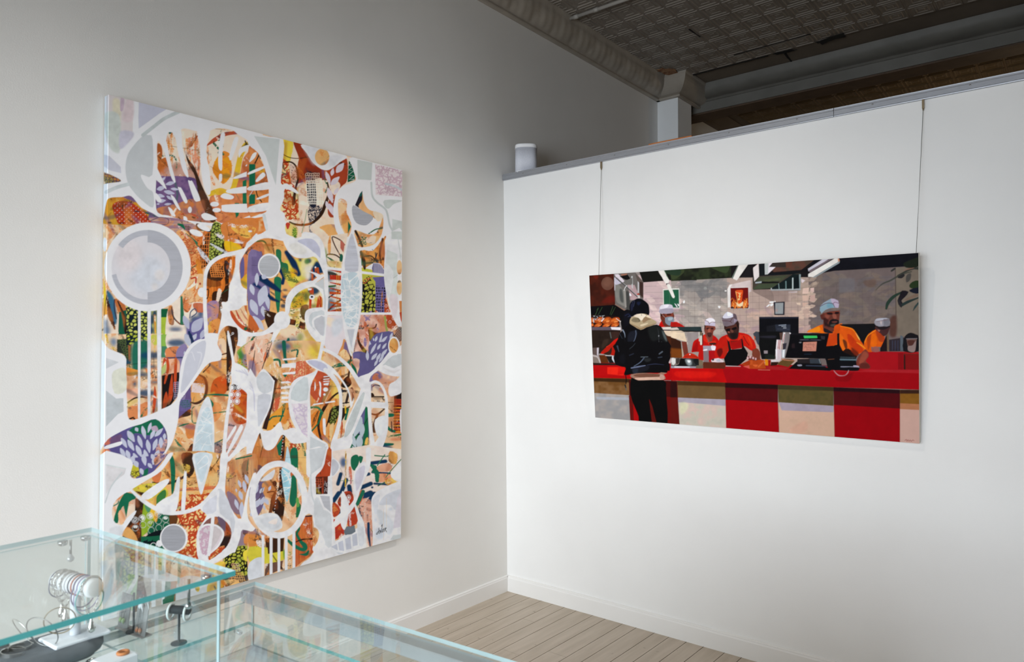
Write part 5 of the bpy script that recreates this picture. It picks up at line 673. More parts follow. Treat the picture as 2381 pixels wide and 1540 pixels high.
    f('870,450 940,480 890,530 870,500', (214, 200, 204)); f('640,680 800,675 800,695 640,700', (214, 200, 204)); p('0,660 320,660 380,860 240,800', (124, 106, 100), a=.7); f('320,660 850,665 650,700 640,860 400,860', (138, 118, 112), a=.6, soft=2); f('900,620 1010,610 1000,720 890,720', (220, 190, 176)); f('1030,620 1100,610 1100,690 1040,690', (214, 184, 176)); f('890,750 1020,745 1000,840 895,850', (206, 176, 160)); f('1030,745 1120,740 1120,850 1030,855', (200, 166, 156)); f('780,880 860,880 860,925 800,915', (220, 196, 176)); f('890,880 1010,880 900,960', (204, 172, 156)); f('900,1000 1010,990 1010,1080 900,1080', (192, 164, 152))
    for s in ('300,860 380,855 370,880 310,885', '390,850 410,850 405,875', '310,910 360,890 370,920 330,945', '245,950 300,900 300,930 260,955'): p(s, (234, 230, 232), n=2)
    f('375,870 575,860 570,1100 390,1100', (34, 32, 46)); f('405,885 550,880 545,1080 405,1080', (150, 154, 156), amp=.1); f('410,985 450,1000 450,1040 410,1040', (170, 150, 148), soft=1)
    f('115,1135 825,1130 825,1570 120,1570', (16, 16, 22)); f('115,1135 825,1132 825,1160 120,1165', (38, 40, 54)); p('250,1300 450,1265 680,1275 680,1400 250,1400', (30, 30, 36), n=1, sm=False); f('400,1270 675,1270 672,1400 420,1390', (46, 50, 62)); f('460,1280 600,1268 600,1285 470,1290', (150, 158, 172)); l('520,1305 595,1305', 10, (170, 176, 186)); l('550,1332 600,1332', 10, (190, 194, 200)); l('440,1350 660,1355', 5, (90, 92, 110))
    # right wall leaves
    V('R4')
    f('1095,330 1510,300 1510,1560 1110,1560', (126, 114, 102), amp=.1); l('1092,350 1105,1240', 16, (88, 76, 72)); p('1000,1240 1110,1200 1110,1540 990,1540', (92, 62, 54), soft=3)
    l('740,730 860,620 1000,560 1200,450 1380,400', [10, 20, 26, 30, 20], (70, 72, 64), soft=.6); p('1130,500 1230,440 1260,470 1200,520', (46, 44, 46)); p('1010,380 1080,330 1100,350 1030,400', (54, 54, 52)); p('1290,470 1370,430 1360,540 1290,590', (84, 80, 76)); l('1130,470 1380,350 1500,340', [16, 40, 50], (60, 62, 56)); p('1250,370 1400,315 1420,340 1250,380', (136, 104, 88)); p('1240,250 1420,170 1510,150 1510,300 1300,330', (36, 42, 32)); p('1340,650 1400,580 1510,560 1510,690 1380,700', (44, 60, 36), n=2); p('1340,730 1510,680 1510,790 1400,780', (26, 30, 44), n=2); l('930,1060 960,960 1060,850 1200,770', [40, 60, 56, 30], (46, 64, 54)); p('1210,740 1330,760 1260,860 1200,920 1240,990 1180,1030 1130,930 1170,820', (34, 30, 36), n=2); l('1190,1010 1320,940 1500,870', [50, 50, 24], (46, 58, 56)); l('1410,1100 1450,1030 1505,960', [10, 36, 30], (56, 72, 72)); p('1260,900 1450,800 1500,830 1290,920', (124, 104, 90)); p('1130,920 1190,1040 1210,1010 1160,900', (46, 44, 48))
    p('530,560 730,540 740,640 640,680 550,650', (110, 88, 78), soft=2, a=.7); f('80,520 360,520 360,760 80,780', (116, 112, 116), soft=2, a=.7)
    # ---- counter and lower band
    Q.view(1560, 860, 2381 / 590)
    f('-830,-70 2400,-30 2400,190 1000,150 0,100 -830,90', (158, 8, 20), amp=.06)
    Q.view(0, 0, 1)
    f('1378,850 1565,852 1565,883 1380,880', (178, 10, 14)); f('1412,854 1454,854 1450,874 1412,870', (222, 40, 24)); f('1438,853 1455,855 1452,870 1436,872', (206, 24, 16)); f('1380,872 1470,876 1468,882 1380,880', (172, 8, 12)); f('1562,852 1680,858 1690,890 1562,885', (184, 12, 14)); p('1575,864 1660,866 1650,878 1580,878', (206, 26, 18), soft=2)
    f('1376,879 1470,881 1470,922 1380,918', (112, 76, 38), col2=(126, 92, 58)); f('1376,879 1470,882 1470,890 1378,887', (62, 40, 18), soft=.6); f('1378,914 1475,920 1475,985 1382,974', (152, 150, 150), amp=.07, col2=(164, 156, 152)); f('1386,923 1474,925 1466,931 1388,929', (164, 166, 174))
    f('1462,884 1580,886 1580,992 1466,988', (70, 12, 12)); f('1462,920 1580,924 1580,992 1466,988', (104, 18, 14)); f('1472,935 1490,940 1496,985 1474,983', (166, 10, 14))
    Q.view(1560, 860, 2381 / 590)
    f('0,100 60,105 85,525 0,515', (98, 22, 16)); f('-5,110 55,112 60,260 -5,260', (46, 14, 14))
    f('60,105 510,122 512,280 66,262', (112, 86, 54)); f('60,105 510,122 510,160 62,145', (74, 50, 26), soft=.4); f('66,262 512,282 518,552 82,520', (196, 190, 176), col2=(200, 178, 168)); f('66,262 512,280 512,340 180,312 68,305', (164, 156, 168)); p('90,315 160,320 150,380 90,420', (206, 202, 172), soft=3)
    f('508,122 1005,142 1005,310 512,285', (88, 12, 18)); f('508,122 1005,142 1004,182 508,168', (44, 14, 16), soft=.4); f('512,282 1005,308 1015,592 518,552', (158, 4, 16), amp=.06)
    f('1005,142 1525,165 1525,340 1010,310', (98, 84, 48), col2=(84, 74, 42)); f('1005,142 1525,165 1525,200 1006,184', (66, 54, 32), soft=.4); f('1010,306 1527,340 1535,632 1018,592', (206, 172, 150), col2=(200, 166, 146)); f('1012,306 1526,342 1525,400 1040,382', (162, 150, 164)); p('1120,560 1260,480 1280,560 1180,600', (202, 158, 138), soft=3, a=.7)
    f('1525,165 2150,188 2150,370 1528,335', (84, 12, 18)); f('1525,165 2150,188 2150,225 1525,202', (42, 14, 20), soft=.4); f('1528,330 2150,365 2150,690 1535,632', (152, 2, 16), amp=.06)
    f('2150,188 2360,190 2360,330 2150,320', (134, 92, 34)); f('2150,188 2360,190 2360,225 2150,225', (60, 36, 26), soft=.4); f('2150,315 2360,325 2360,385 2150,378', (176, 118, 84)); f('2150,370 2360,380 2360,715 2150,690', (200, 164, 152), amp=.04)
    l('2195,665 2210,655 2215,672 2225,658 2235,672 2245,660 2255,672 2270,660 2282,668', 5, (150, 90, 84))
    f('1000,0 2400,20 2400,35 1700,20', (170, 34, 40))
    # ---- customer lower half
    V('S1')
    f('140,70 250,65 240,210 140,190', (96, 80, 76)); f('215,70 250,68 245,160 235,220 215,190', (190, 182, 190)); f('140,200 250,240 285,345 150,345', (130, 116, 108)); l('150,210 230,240 275,340', [30, 26, 20], (180, 168, 166)); f('250,200 380,200 430,340 290,340', (92, 48, 18)); f('370,200 520,205 530,340 440,345', (26, 24, 24)); l('370,208 510,215', 12, (200, 196, 196)); l('500,220 500,270 530,330', [26, 30, 16], (196, 200, 206)); p('280,170 380,60 560,-10 550,200 440,190 330,150', (170, 30, 14), n=2); p('330,180 420,130 480,60 460,190', (54, 34, 26))
    f('145,340 560,350 560,385 150,380', (50, 30, 26))
    p('570,-30 540,130 520,270 560,380 720,420 720,480 700,550 770,560 830,540 940,545 1100,520 1250,520 1470,515 1475,480 1520,480 1520,370 1500,330 1540,240 1530,150 1480,-30', BK, n=2); p('850,420 1000,400 1150,400 1100,480 880,530', (28, 28, 36), soft=1); l('830,432 950,410 1080,388', [20, 26, 14], (104, 112, 136)); l('880,400 990,330 1060,250', [14, 16, 20], (84, 94, 112)); p('1060,260 1180,260 1160,310 1090,320', (40, 42, 44), soft=1.5); l('1000,235 1130,232', 8, (110, 118, 126)); l('1110,380 1250,360 1420,375', [10, 14, 6], (48, 52, 74)); l('1330,180 1385,140', [20, 26], (84, 92, 102)); l('1310,245 1380,235', 16, (60, 66, 78)); l('800,205 870,175', 20, (40, 44, 56)); l('580,40 610,140', [30, 12], (56, 66, 80)); p('860,460 950,450 930,530 870,530', (40, 44, 56), soft=1); l('800,90 860,40 900,-10', 12, (50, 54, 60)); p('620,230 700,180 720,330 640,350', (20, 20, 26), soft=2)
    p('830,545 1050,520 1300,535 1360,510 1470,525 1410,545 1435,590 1405,645 1000,655 950,655 830,600', (154, 116, 100), n=2); p('860,560 1050,530 1330,545 1330,585 1000,600', (116, 78, 62), n=2); p('900,610 1350,595 1400,640 980,652', (206, 170, 152), n=2); p('1350,545 1425,575 1400,640 1340,620', (184, 146, 134), n=2)
    p('835,600 950,655 1410,648 1450,790 1465,1000 1480,1450 1290,1450 1160,1000 1160,1080 1210,1400 1210,1450 990,1450 960,1300 900,1150 840,1000 812,830', (10, 10, 11), n=2); p('1160,1005 1205,1110 1280,1400 1280,1440 1205,1440 1165,1120', (94, 20, 14), n=1, sm=False); l('730,560 740,640 735,710', 16, BK); l('720,740 735,790', [26, 22], (40, 44, 46)); l('735,790 740,830', 14, (90, 96, 96))
    # ---- centre workers
    V('S2')
    f('500,380 560,380 575,1050 480,1050 500,900', (120, 104, 84)); f('0,310 540,308 555,390 0,378', (44, 58, 60)); f('0,330 110,320 150,360 0,368', (206, 194, 186)); f('0,372 560,385 560,402 0,398', (30, 24, 24)); f('0,380 180,378 230,400 0,405', (206, 184, 160)); f('0,405 240,410 285,580 0,500', (224, 202, 176)); p('0,495 180,570 200,870 0,870', (58, 30, 18), n=1, sm=False); f('0,690 195,710 200,870 0,870', (120, 66, 22), soft=2); f('190,570 280,580 315,790 240,860 210,700', (120, 58, 46)); f('285,420 490,400 490,560 400,600 360,790 320,790', (152, 142, 140)); l('200,700 215,850', 12, (190, 176, 150))
    p('370,740 395,600 430,550 520,500 620,440 740,450 850,540 860,700 830,900 500,900 500,760 380,770', (186, 22, 16), n=2); p('380,730 480,560 470,740', (160, 14, 14), soft=1.5); p('600,290 780,290 790,350 760,400 740,560 680,575 620,470', (126, 66, 54), n=2); f('600,280 620,280 615,370 600,350', (40, 26, 24)); p('640,330 690,330 690,350 640,355', (60, 30, 28)); p('715,330 765,330 760,355 715,352', (60, 30, 28)); p('670,350 705,350 705,415 670,415', (160, 92, 76)); p('650,420 730,420 715,490 670,490', (74, 40, 36)); l('665,440 715,440', 8, (100, 50, 44)); p('760,340 800,330 785,370', (134, 72, 60)); p('630,480 690,575 660,580', (150, 84, 70)); f('610,190 700,150 760,160 795,230 790,300 610,280', (196, 186, 204)); p('620,190 690,152 770,170 790,225 690,245', (226, 220, 226), n=2); l('610,195 660,215 685,250', 9, (92, 36, 48)); l('690,250 730,228 795,230', 9, (92, 36, 48)); l('685,240 685,290', 8, (140, 120, 140)); f('600,440 660,560 650,600 570,545 560,480', (206, 44, 26))
    p('660,600 700,580 800,560 790,640 700,640', (206, 50, 30)); f('575,650 790,650 790,740 580,740', (160, 152, 164)); l('590,730 640,720', 26, WH); p('720,650 800,660 780,740 730,720', (226, 222, 230)); f('580,740 675,740 680,940 585,945', (134, 118, 122)); f('675,735 785,730 785,880 730,940 680,940', (166, 18, 24)); l('740,615 745,640', 8, WH); p('700,600 800,600 800,630 700,630', (60, 34, 30), rough=.6)
    p('790,860 800,700 870,520 970,460 1050,440 1220,410 1390,450 1470,540 1530,680 1450,740 1380,700 1260,640 1050,720 1000,800 960,880', (192, 26, 16), n=2); p('870,560 960,480 1010,560 1020,740 960,880 920,760 830,830 790,850 800,720', (186, 30, 18), n=2); p('820,740 900,690 930,760 870,860', (108, 18, 14), soft=1.5); p('930,680 1020,660 1010,740 960,870', (176, 40, 22), rough=.8); p('1280,460 1400,480 1500,640 1440,700 1330,580', (204, 44, 22), rough=1); l('1300,480 1340,560 1400,640', 20, (150, 20, 14)); l('1390,500 1440,620 1480,700', 16, (214, 70, 30))
    f('995,470 1020,470 1080,720 1040,760', (30, 22, 24)); f('1240,530 1280,530 1310,700 1270,720', (26, 18, 20)); p('950,880 1030,740 1050,720 1280,700 1300,650 1380,780 1360,880 1260,970 1200,1010 980,1010', (14, 13, 15), n=1, sm=False); f('1060,570 1260,540 1275,690 1090,718', (164, 20, 18)); f('1060,560 1180,560 1240,520 1180,570 1080,590', (130, 30, 22)); f('1000,470 1070,540 1030,570 985,500', (214, 54, 30)); f('1190,560 1240,450 1290,470 1250,530', (206, 50, 26))
    p('950,290 1200,200 1220,330 1215,420 1190,520 1100,540 1040,500 990,400', (60, 36, 32), n=2); p('990,330 1170,260 1190,330 1020,360', (84, 48, 40), rough=.8); p('990,350 1060,340 1060,400 1000,390', (20, 14, 16)); p('1090,340 1170,310 1170,350 1100,370', (20, 14, 16)); p('1060,360 1110,370 1120,410 1080,410', (110, 66, 54)); p('1020,390 1060,400 1050,420 1020,415', (136, 80, 66)); p('1180,220 1220,320 1205,340 1180,290', (30, 20, 20)); p('1060,440 1180,420 1180,500 1100,520', (36, 24, 24), soft=1.5)
    p('905,150 960,110 1010,40 1110,75 1165,85 1195,200 1130,270 1000,305 945,290', (122, 108, 116), n=1, sm=False); p('940,110 1010,40 1110,80 1120,130 1000,160 930,150', (208, 206, 218), n=2); p('1110,75 1165,90 1185,180 1130,170', (98, 82, 90), n=2); p('1010,45 1060,60 1100,90 1020,120', (240, 240, 246), n=2); l('920,200 1050,210 1090,240', 10, (92, 56, 60)); l('1060,220 1110,140', 10, (92, 56, 60)); f('1130,160 1190,190 1130,240', (150, 138, 156))
    p('1450,740 1530,690 1590,750 1600,840 1560,900 1500,870', (124, 62, 44), n=2); p('1470,760 1540,720 1560,800 1520,870', (150, 80, 58), soft=1); p('1360,850 1420,830 1520,880 1500,920 1370,900', (110, 60, 54), n=2)
    for x, y in ((1375, 870), (1420, 850), (1470, 862), (1520, 880)): Q.disc(x, y, 18, 26, (206, 170, 170))
    # case contents, bowls, boxes
    f('500,400 515,400 520,580 500,560', (200, 196, 188)); l('540,480 540,620', 34, (210, 206, 196)); f('560,420 575,420 575,640 562,640', (40, 34, 34)); f('0,870 500,880 500,1020 0,1010', (20, 18, 18)); p('0,860 170,870 140,980 80,1005 0,1000', (130, 118, 110), n=1, sm=False); p('10,870 90,890 70,980 20,980', (214, 212, 208), rough=.8); p('90,880 160,880 130,970 90,960', (70, 60, 56)); p('215,850 290,790 350,780 420,800 490,850 490,880 220,870', (190, 46, 22), n=2); Q.disc(340, 806, 12, 10, (236, 220, 214)); l('240,850 360,830 480,860', 10, (150, 28, 16)); p('245,870 500,880 480,990 430,1020 330,1015 270,980', (52, 54, 54), n=1, sm=False); p('260,900 350,900 370,980 310,1000', (150, 158, 160), soft=2); p('295,910 350,915 340,950 310,950', (236, 238, 238)); p('400,900 490,890 460,1000', (26, 28, 28)); f('0,1010 470,1020 470,1050 0,1050', (150, 148, 156)); f('60,1018 340,1025 340,1040 60,1040', (214, 212, 216)); f('460,1000 580,1000 575,1055 440,1055', (110, 98, 84))
    f('575,940 970,945 975,1060 580,1055', (96, 46, 30), amp=.1); p('730,900 850,870 930,910 930,945 740,940', (214, 196, 200), n=2); p('735,890 770,880 770,910 740,915', (50, 46, 50)); p('820,900 870,890 880,930 820,930', (180, 180, 190)); f('980,1005 1250,1015 1250,1025 980,1020', (196, 180, 180)); f('970,1020 1617,1030 1617,1080 970,1065', (160, 18, 24)); p('1250,980 1420,900 1617,890 1640,1060 1420,1060', (176, 70, 24), n=1, sm=False); p('1410,920 1617,900 1600,960 1420,990', (190, 86, 36)); p('1500,1000 1617,950 1617,1020', (206, 104, 50)); f('1290,1020 1400,1000 1410,1060', (206, 90, 80)); p('1250,985 1400,920 1400,990', (160, 56, 20))
    # ---- right: register and the worker in orange
    V('S3')
    p('970,410 1080,340 1240,270 1290,330 1480,350 1540,260 1640,300 1640,740 1560,700 1300,660 1350,440', (226, 112, 20), n=2); p('990,400 1100,340 1200,310 1180,400', (238, 140, 30), rough=.8); p('1560,300 1640,310 1640,740 1580,690 1550,500', (206, 62, 22), rough=.6); p('1360,440 1520,420 1520,600 1320,660', (200, 70, 20), rough=.6); f('1515,430 1550,430 1560,640 1520,660', (26, 20, 22)); f('1300,660 1520,640 1560,600 1640,720 1640,900 1300,900', (15, 14, 18)); p('1370,440 1480,410 1430,440', (214, 90, 30)); p('1250,330 1300,400 1420,410 1540,330 1520,260 1240,270', (196, 84, 20)); p('1230,280 1300,400 1280,410 1200,310', (214, 100, 20))
    p('1250,70 1540,20 1556,120 1540,230 1500,300 1430,410 1330,400 1260,330 1270,190', (104, 56, 46), n=2); p('1210,100 1260,90 1270,180 1230,170', (96, 48, 40), n=2); p('1270,150 1360,190 1300,300 1280,260', (64, 32, 30), soft=1); p('1300,60 1540,20 1540,40 1310,90', (126, 64, 50)); p('1330,60 1420,55 1420,90 1340,85', (34, 20, 22)); p('1480,45 1540,45 1540,75 1480,80', (34, 20, 22)); p('1430,90 1490,90 1500,160 1450,160', (142, 84, 70)); p('1290,100 1380,110 1340,170', (142, 80, 66), soft=1.5); p('1370,220 1430,170 1540,190 1540,260 1490,320 1420,320 1370,290', (30, 24, 26), n=2); p('1420,215 1510,210 1500,235 1430,235', (110, 62, 56)); p('1400,270 1480,260 1470,300 1400,300', (80, 78, 72), soft=1.5); p('1290,230 1370,270 1390,320 1310,290', (44, 28, 28), soft=1.5); p('1280,330 1440,420 1290,410', (34, 30, 36))
    V('R3'); p('1205,945 1270,880 1400,805 1530,840 1540,970 1400,970 1300,1010 1230,1075 1215,1010', (150, 166, 180), n=1, sm=False); p('1400,805 1530,840 1540,965 1480,960 1430,900', (184, 170, 190), n=2); p('1210,950 1400,880 1440,900 1460,965 1330,980 1230,1065', (140, 164, 176), n=2); p('1340,880 1420,900 1440,960 1340,970', (120, 160, 176), soft=1.5); l('1210,945 1320,890 1430,895 1470,960', 9, (86, 44, 66)); l('1440,905 1470,870 1540,890', 9, (110, 60, 90)); V('S3')
    f('100,400 480,395 500,500 430,540 400,890 160,890 110,640', (18, 18, 19)); p('140,480 400,470 390,510 150,500', (46, 44, 54), soft=1.5); f('200,735 270,735 270,790 205,790', (150, 138, 142)); p('10,430 110,400 110,640 60,560', (70, 74, 82), n=2); f('20,470 50,490 40,580', (190, 86, 50)); p('240,800 400,830 390,890 230,880', (30, 36, 32), soft=1.5)
    f('480,420 550,410 540,580 500,560', (90, 66, 58)); f('540,400 670,410 650,640 590,860 530,860 560,600 530,600', (126, 118, 118)); f('550,410 585,415 555,605 530,600', (226, 222, 222)); l('570,440 545,590', 12, (150, 40, 40)); f('430,540 520,545 500,720 415,715', (222, 214, 216)); l('470,550 455,700', 12, (160, 50, 50)); l('495,550 480,710', 14, (160, 50, 50)); f('410,710 515,715 510,900 415,895', (206, 190, 196)); f('410,715 440,715 440,890 420,890', (230, 226, 230)); f('515,720 590,710 570,870 520,870', (178, 180, 186)); f('540,720 570,720 560,860 535,850', (230, 232, 234)); f('540,610 610,600 590,710 540,720', (54, 50, 60)); p('660,410 690,430 690,445 660,430', (226, 220, 226))
    f('680,430 1370,430 1320,660 1310,880 580,870 640,640', (13, 12, 17)); f('690,420 1370,425 1360,450 690,455', (26, 24, 30)); f('910,470 1150,470 1160,510 925,515', (66, 190, 100), amp=.05); l('850,545 1220,548', 22, (52, 50, 60)); l('860,540 1000,540', 8, (100, 98, 110)); l('1040,540 1200,545', 7, (100, 98, 110)); f('905,585 1150,575 1135,745 897,745', (196, 134, 116), amp=.05); f('1215,470 1300,480 1290,540 1230,530', (50, 48, 54)); f('700,615 750,605 760,690 700,695', (40, 28, 32)); p('830,585 870,580 870,600 840,600', (120, 120, 124)); l('930,800 1050,800', 14, (30, 44, 60))
    TX = (104, 66, 62)
    for s in ('955,605 930,612 925,632 950,640', '965,625 975,618 985,630 975,640 965,628', '995,622 1005,620 1000,640', '1010,605 1008,640', '1035,608 1028,625 1038,640 1050,628 1042,608', '1060,640 1063,620 1076,640', '1085,605 1080,640', '1090,620 1098,638 1108,618 1092,655', '930,690 932,660 950,655 952,672 934,676', '960,660 962,690', '970,690 972,668 985,690', '995,668 1000,690 1010,668', '1020,690 1022,670 1032,690 1042,670 1046,690', '1075,655 1090,660 1095,680', '965,725 968,705 985,705 982,725 966,726', '995,722 1000,708 1012,722', '1025,705 1040,715 1028,728', '1050,705 1065,720'): l(s, 5, TX, sm=False, a=.85)
    p('660,1050 780,940 880,890 1200,880 1240,1000 1420,1080 1380,1100 640,1060', (15, 14, 18), n=1, sm=False); f('800,885 1190,880 1220,970 800,960', (40, 34, 36)); f('1020,890 1190,880 1215,970 1030,965', (56, 62, 70)); l('1190,890 1215,965', 12, (130, 140, 144)); p('800,990 870,985 880,1010 820,1015', (150, 146, 158)); l('960,1005 1340,1015', 20, (56, 62, 78)); f('1300,860 1640,850 1640,1090 1350,1080', (14, 13, 17)); l('1350,895 1480,885', 10, (110, 70, 50)); f('1560,850 1640,845 1640,910 1570,905', (84, 104, 112)); l('1550,1020 1640,1030', 26, (70, 70, 82)); p('430,980 550,890 740,915 750,930 640,1030', (100, 76, 42), n=1, sm=False); p('510,880 740,910 750,925 560,910', (176, 118, 92), n=2); p('560,880 700,890 740,910 600,895', (90, 70, 46)); f('325,900 500,895 480,930 340,940', (206, 196, 200)); f('330,940 470,940 430,1000 320,1010', (52, 26, 20)); f('215,890 275,895 280,1005 225,1000', (214, 136, 24)); f('275,900 325,905 320,1000 280,1005', (150, 20, 16)); p('0,910 200,900 240,1060 0,1060', (178, 74, 28), n=1, sm=False); p('90,1020 200,920 220,930 120,1030', (200, 98, 46)); p('0,990 90,990 60,1030', (210, 100, 50)); f('240,1010 640,1040 580,1090 240,1070', (160, 34, 40)); l('100,1080 310,1085', 8, (206, 130, 110)); f('0,800 130,790 140,900 0,910', (110, 60, 46)); p('0,700 60,690 130,760 120,890 0,900', (122, 62, 44), n=2)
    for x, y in ((12, 870), (55, 885)): Q.disc(x, y, 14, 22, (206, 170, 170))
    p('0,530 40,590 60,680 0,710', (200, 34, 20), n=2)
    # right worker's shoulder, far worker, back counter
    V('S4')
    f('80,265 700,255 760,300 620,640 500,640 400,420', (22, 22, 25), n=1) if False else f('80,265 740,250 760,420 620,640 480,640 380,420', (22, 22, 25))
    f('540,750 1520,760 1520,1080 540,1080', (166, 20, 30), amp=.06); f('1140,780 1230,780 1230,1080 1140,1080', (140, 16, 24)); f('1230,765 1520,770 1520,800 1240,800', (160, 30, 32)); f('1240,800 1270,815 1275,1080 1240,1070', (56, 28, 24)); f('1270,810 1520,810 1520,1080 1275,1075', (134, 22, 24), amp=.06); l('1250,800 1520,808', 10, (70, 40, 30))
    f('980,540 1250,500 1250,745 980,750', (52, 44, 50), amp=.3); f('1180,460 1230,480 1230,740 1180,740', (92, 100, 108)); for_x = 0
    for x in (1040, 1090, 1140): l(f'{x},560 {x},730', 16, (64, 66, 84))
    p('1240,540 1290,450 1370,415 1470,450 1510,490 1510,750 1240,750', (28, 26, 30), n=2); f('1290,520 1480,515 1440,750 1330,750', (110, 84, 76)); p('1310,560 1450,560 1420,650 1350,660', (84, 50, 44)); p('1320,660 1400,640 1460,560 1440,750 1330,745', (142, 122, 118)); l('1290,525 1480,520', 12, (130, 124, 128))
    p('530,620 560,520 640,420 740,360 830,420 900,480 890,580 850,670 660,670 680,760 560,740', (214, 92, 18), n=2); p('650,470 730,440 760,560 740,670 655,650', (226, 106, 16), rough=.6); p('590,480 660,420 640,640 600,720', (180, 70, 20), rough=.8); p('740,370 830,420 890,490 890,570 800,560', (176, 66, 26), rough=.8); l('545,590 600,470 740,370', [10, 14, 8], (240, 150, 40)); p('665,700 740,660 800,700 790,760 680,755', (150, 92, 86), n=2); p('820,700 940,450 960,750 820,755', (34, 24, 28), n=1, sm=False); f('940,430 970,440 980,740 945,745', (112, 92, 72)); p('740,300 990,290 980,360 950,440 880,480 830,430 750,370', (76, 46, 46), n=2); p('750,290 990,285 980,320 880,365 780,340', (38, 30, 34), n=2); p('770,360 820,370 800,400', (160, 100, 90)); p('715,215 760,160 870,150 980,165 990,290 880,300 800,305 730,270', (152, 148, 156), n=2); p('750,170 870,152 950,165 830,195 740,200', (184, 184, 194), n=2); f('880,170 985,170 990,290 880,300', (124, 122, 130)); l('760,215 830,205 960,180', 6, (130, 90, 90)); p('820,215 850,215 840,280', (190, 176, 176))
    p('0,370 60,280 110,290 200,310 320,345 400,430 470,560 560,700 520,760 430,800 380,800 250,700 150,740 100,680 80,430 0,400', (220, 92, 20), n=2); p('230,450 300,460 420,600 520,720 440,780 340,680 260,600', (196, 62, 18), rough=.8); p('100,440 180,540 220,700 150,740 110,680', (228, 110, 24), rough=.6); p('150,540 220,580 230,720 190,690', (110, 50, 20), soft=1); l('110,295 310,345 390,430', [10, 20, 14], (240, 136, 34)); p('380,420 440,500 460,550 430,520', (246, 196, 110)); l('400,590 480,640 555,700', [10, 26, 14], (246, 150, 40)); p('0,300 70,265 105,290 80,420 0,410', (206, 84, 20), n=2); f('50,430 90,420 90,620 50,640', (26, 20, 20)); p('160,740 250,700 380,790 400,860 200,850', (44, 24, 18), n=2); p('260,480 360,560 330,640 400,760 300,740', (186, 56, 18), soft=1.5, a=.6); p('310,680 430,770 420,830 340,790', (120, 40, 20), soft=1.5)
    p('0,640 90,620 160,760 390,860 390,1080 0,1090', (15, 14, 18), n=1, sm=False)
    p('470,790 560,710 610,790 610,850 560,920 620,980 640,1020 620,1060 440,1050 390,970 420,860', (124, 60, 50), n=2); p('520,760 600,790 590,850 500,960 440,950', (154, 78, 60), soft=1.5); p('480,960 600,970 630,1050 460,1050', (96, 42, 36), soft=1.5)
    f('90,850 380,850 400,1000 100,1000', (18, 18, 24)); l('110,855 370,860', 14, (70, 84, 90)); l('110,895 385,900', 30, (96, 116, 126)); l('120,1025 380,1030', 20, (130, 130, 146)); p('340,1000 430,1010 440,1040 360,1045', (170, 160, 180), n=2); p('100,1040 430,1035 440,1080 390,1100 100,1090', (16, 15, 20), n=2)
    l('-10,1090 20,1130 70,1175 130,1188 200,1175 240,1130 255,1090', [10, 16, 18, 18, 18, 20, 14], (180, 130, 136), n=8); p('20,1200 90,1200 300,1140 350,1120 260,1280 60,1280', (128, 8, 18), soft=1.5, a=.6); f('440,1075 1520,1080 1520,1140 600,1110', (172, 36, 44), soft=.5)
    return Q
# ---------------------------------------------------------------- scene
import bpy, random
from mathutils import Vector, Matrix
rnd = random.Random(7)
SC = bpy.context.scene
COL = SC.collection
W_, H_, F_ = 2381, 1540, 1643.5
yaw, pit = math.radians(39.18), math.atan(36 / 1643.5)
CAM = np.array([2.69978, 0.0, 1.45])
fw = np.array([-math.sin(yaw) * math.cos(pit), math.cos(yaw) * math.cos(pit), math.sin(pit)])
rt = np.array([math.cos(yaw), math.sin(yaw), 0.0]); up = np.cross(rt, fw)
def proj(p):
    v = np.asarray(p, float) - CAM; z = v @ fw
    return W_ / 2 + F_ * (v @ rt) / z, H_ / 2 - F_ * (v @ up) / z

def rgb(c): return tuple(float(v) for v in s2l(c)) + (1.0,)

def mat(name, col, rough=.6, metal=0, col2=None, scale=8, bump=0, bscale=60, spec=.5, detail=4, stretch=None, coat=0):
    m = bpy.data.materials.new(name); m.use_nodes = True
    nt = m.node_tree; b = nt.nodes['Principled BSDF']
    b.inputs['Roughness'].default_value = rough; b.inputs['Metallic'].default_value = metal; b.inputs['Specular IOR Level'].default_value = spec
    b.inputs['Coat Weight'].default_value = coat
    tc = nt.nodes.new('ShaderNodeTexCoord')
    n = nt.nodes.new('ShaderNodeTexNoise'); n.inputs['Scale'].default_value = scale; n.inputs['Detail'].default_value = detail
    src = tc.outputs['Object']
    if stretch:
        mp = nt.nodes.new('ShaderNodeMapping'); mp.inputs['Scale'].default_value = stretch
        nt.links.new(src, mp.inputs[0]); src = mp.outputs[0]
    nt.links.new(src, n.inputs['Vector'])
    r = nt.nodes.new('ShaderNodeValToRGB')
    r.color_ramp.elements[0].position = .3; r.color_ramp.elements[1].position = .7
    r.color_ramp.elements[0].color = rgb(col); r.color_ramp.elements[1].color = rgb(col2 if col2 is not None else [min(255, c * 1.02) for c in col])
    nt.links.new(n.outputs['Fac'], r.inputs[0]); nt.links.new(r.outputs[0], b.inputs['Base Color'])
    if bump:
        n2 = nt.nodes.new('ShaderNodeTexNoise'); n2.inputs['Scale'].default_value = bscale; n2.inputs['Detail'].default_value = 5
        nt.links.new(src, n2.inputs['Vector'])
        bp = nt.nodes.new('ShaderNodeBump'); bp.inputs['Strength'].default_value = bump; bp.inputs['Distance'].default_value = .004
        nt.links.new(n2.outputs['Fac'], bp.inputs['Height']); nt.links.new(bp.outputs[0], b.inputs['Normal'])
    return m

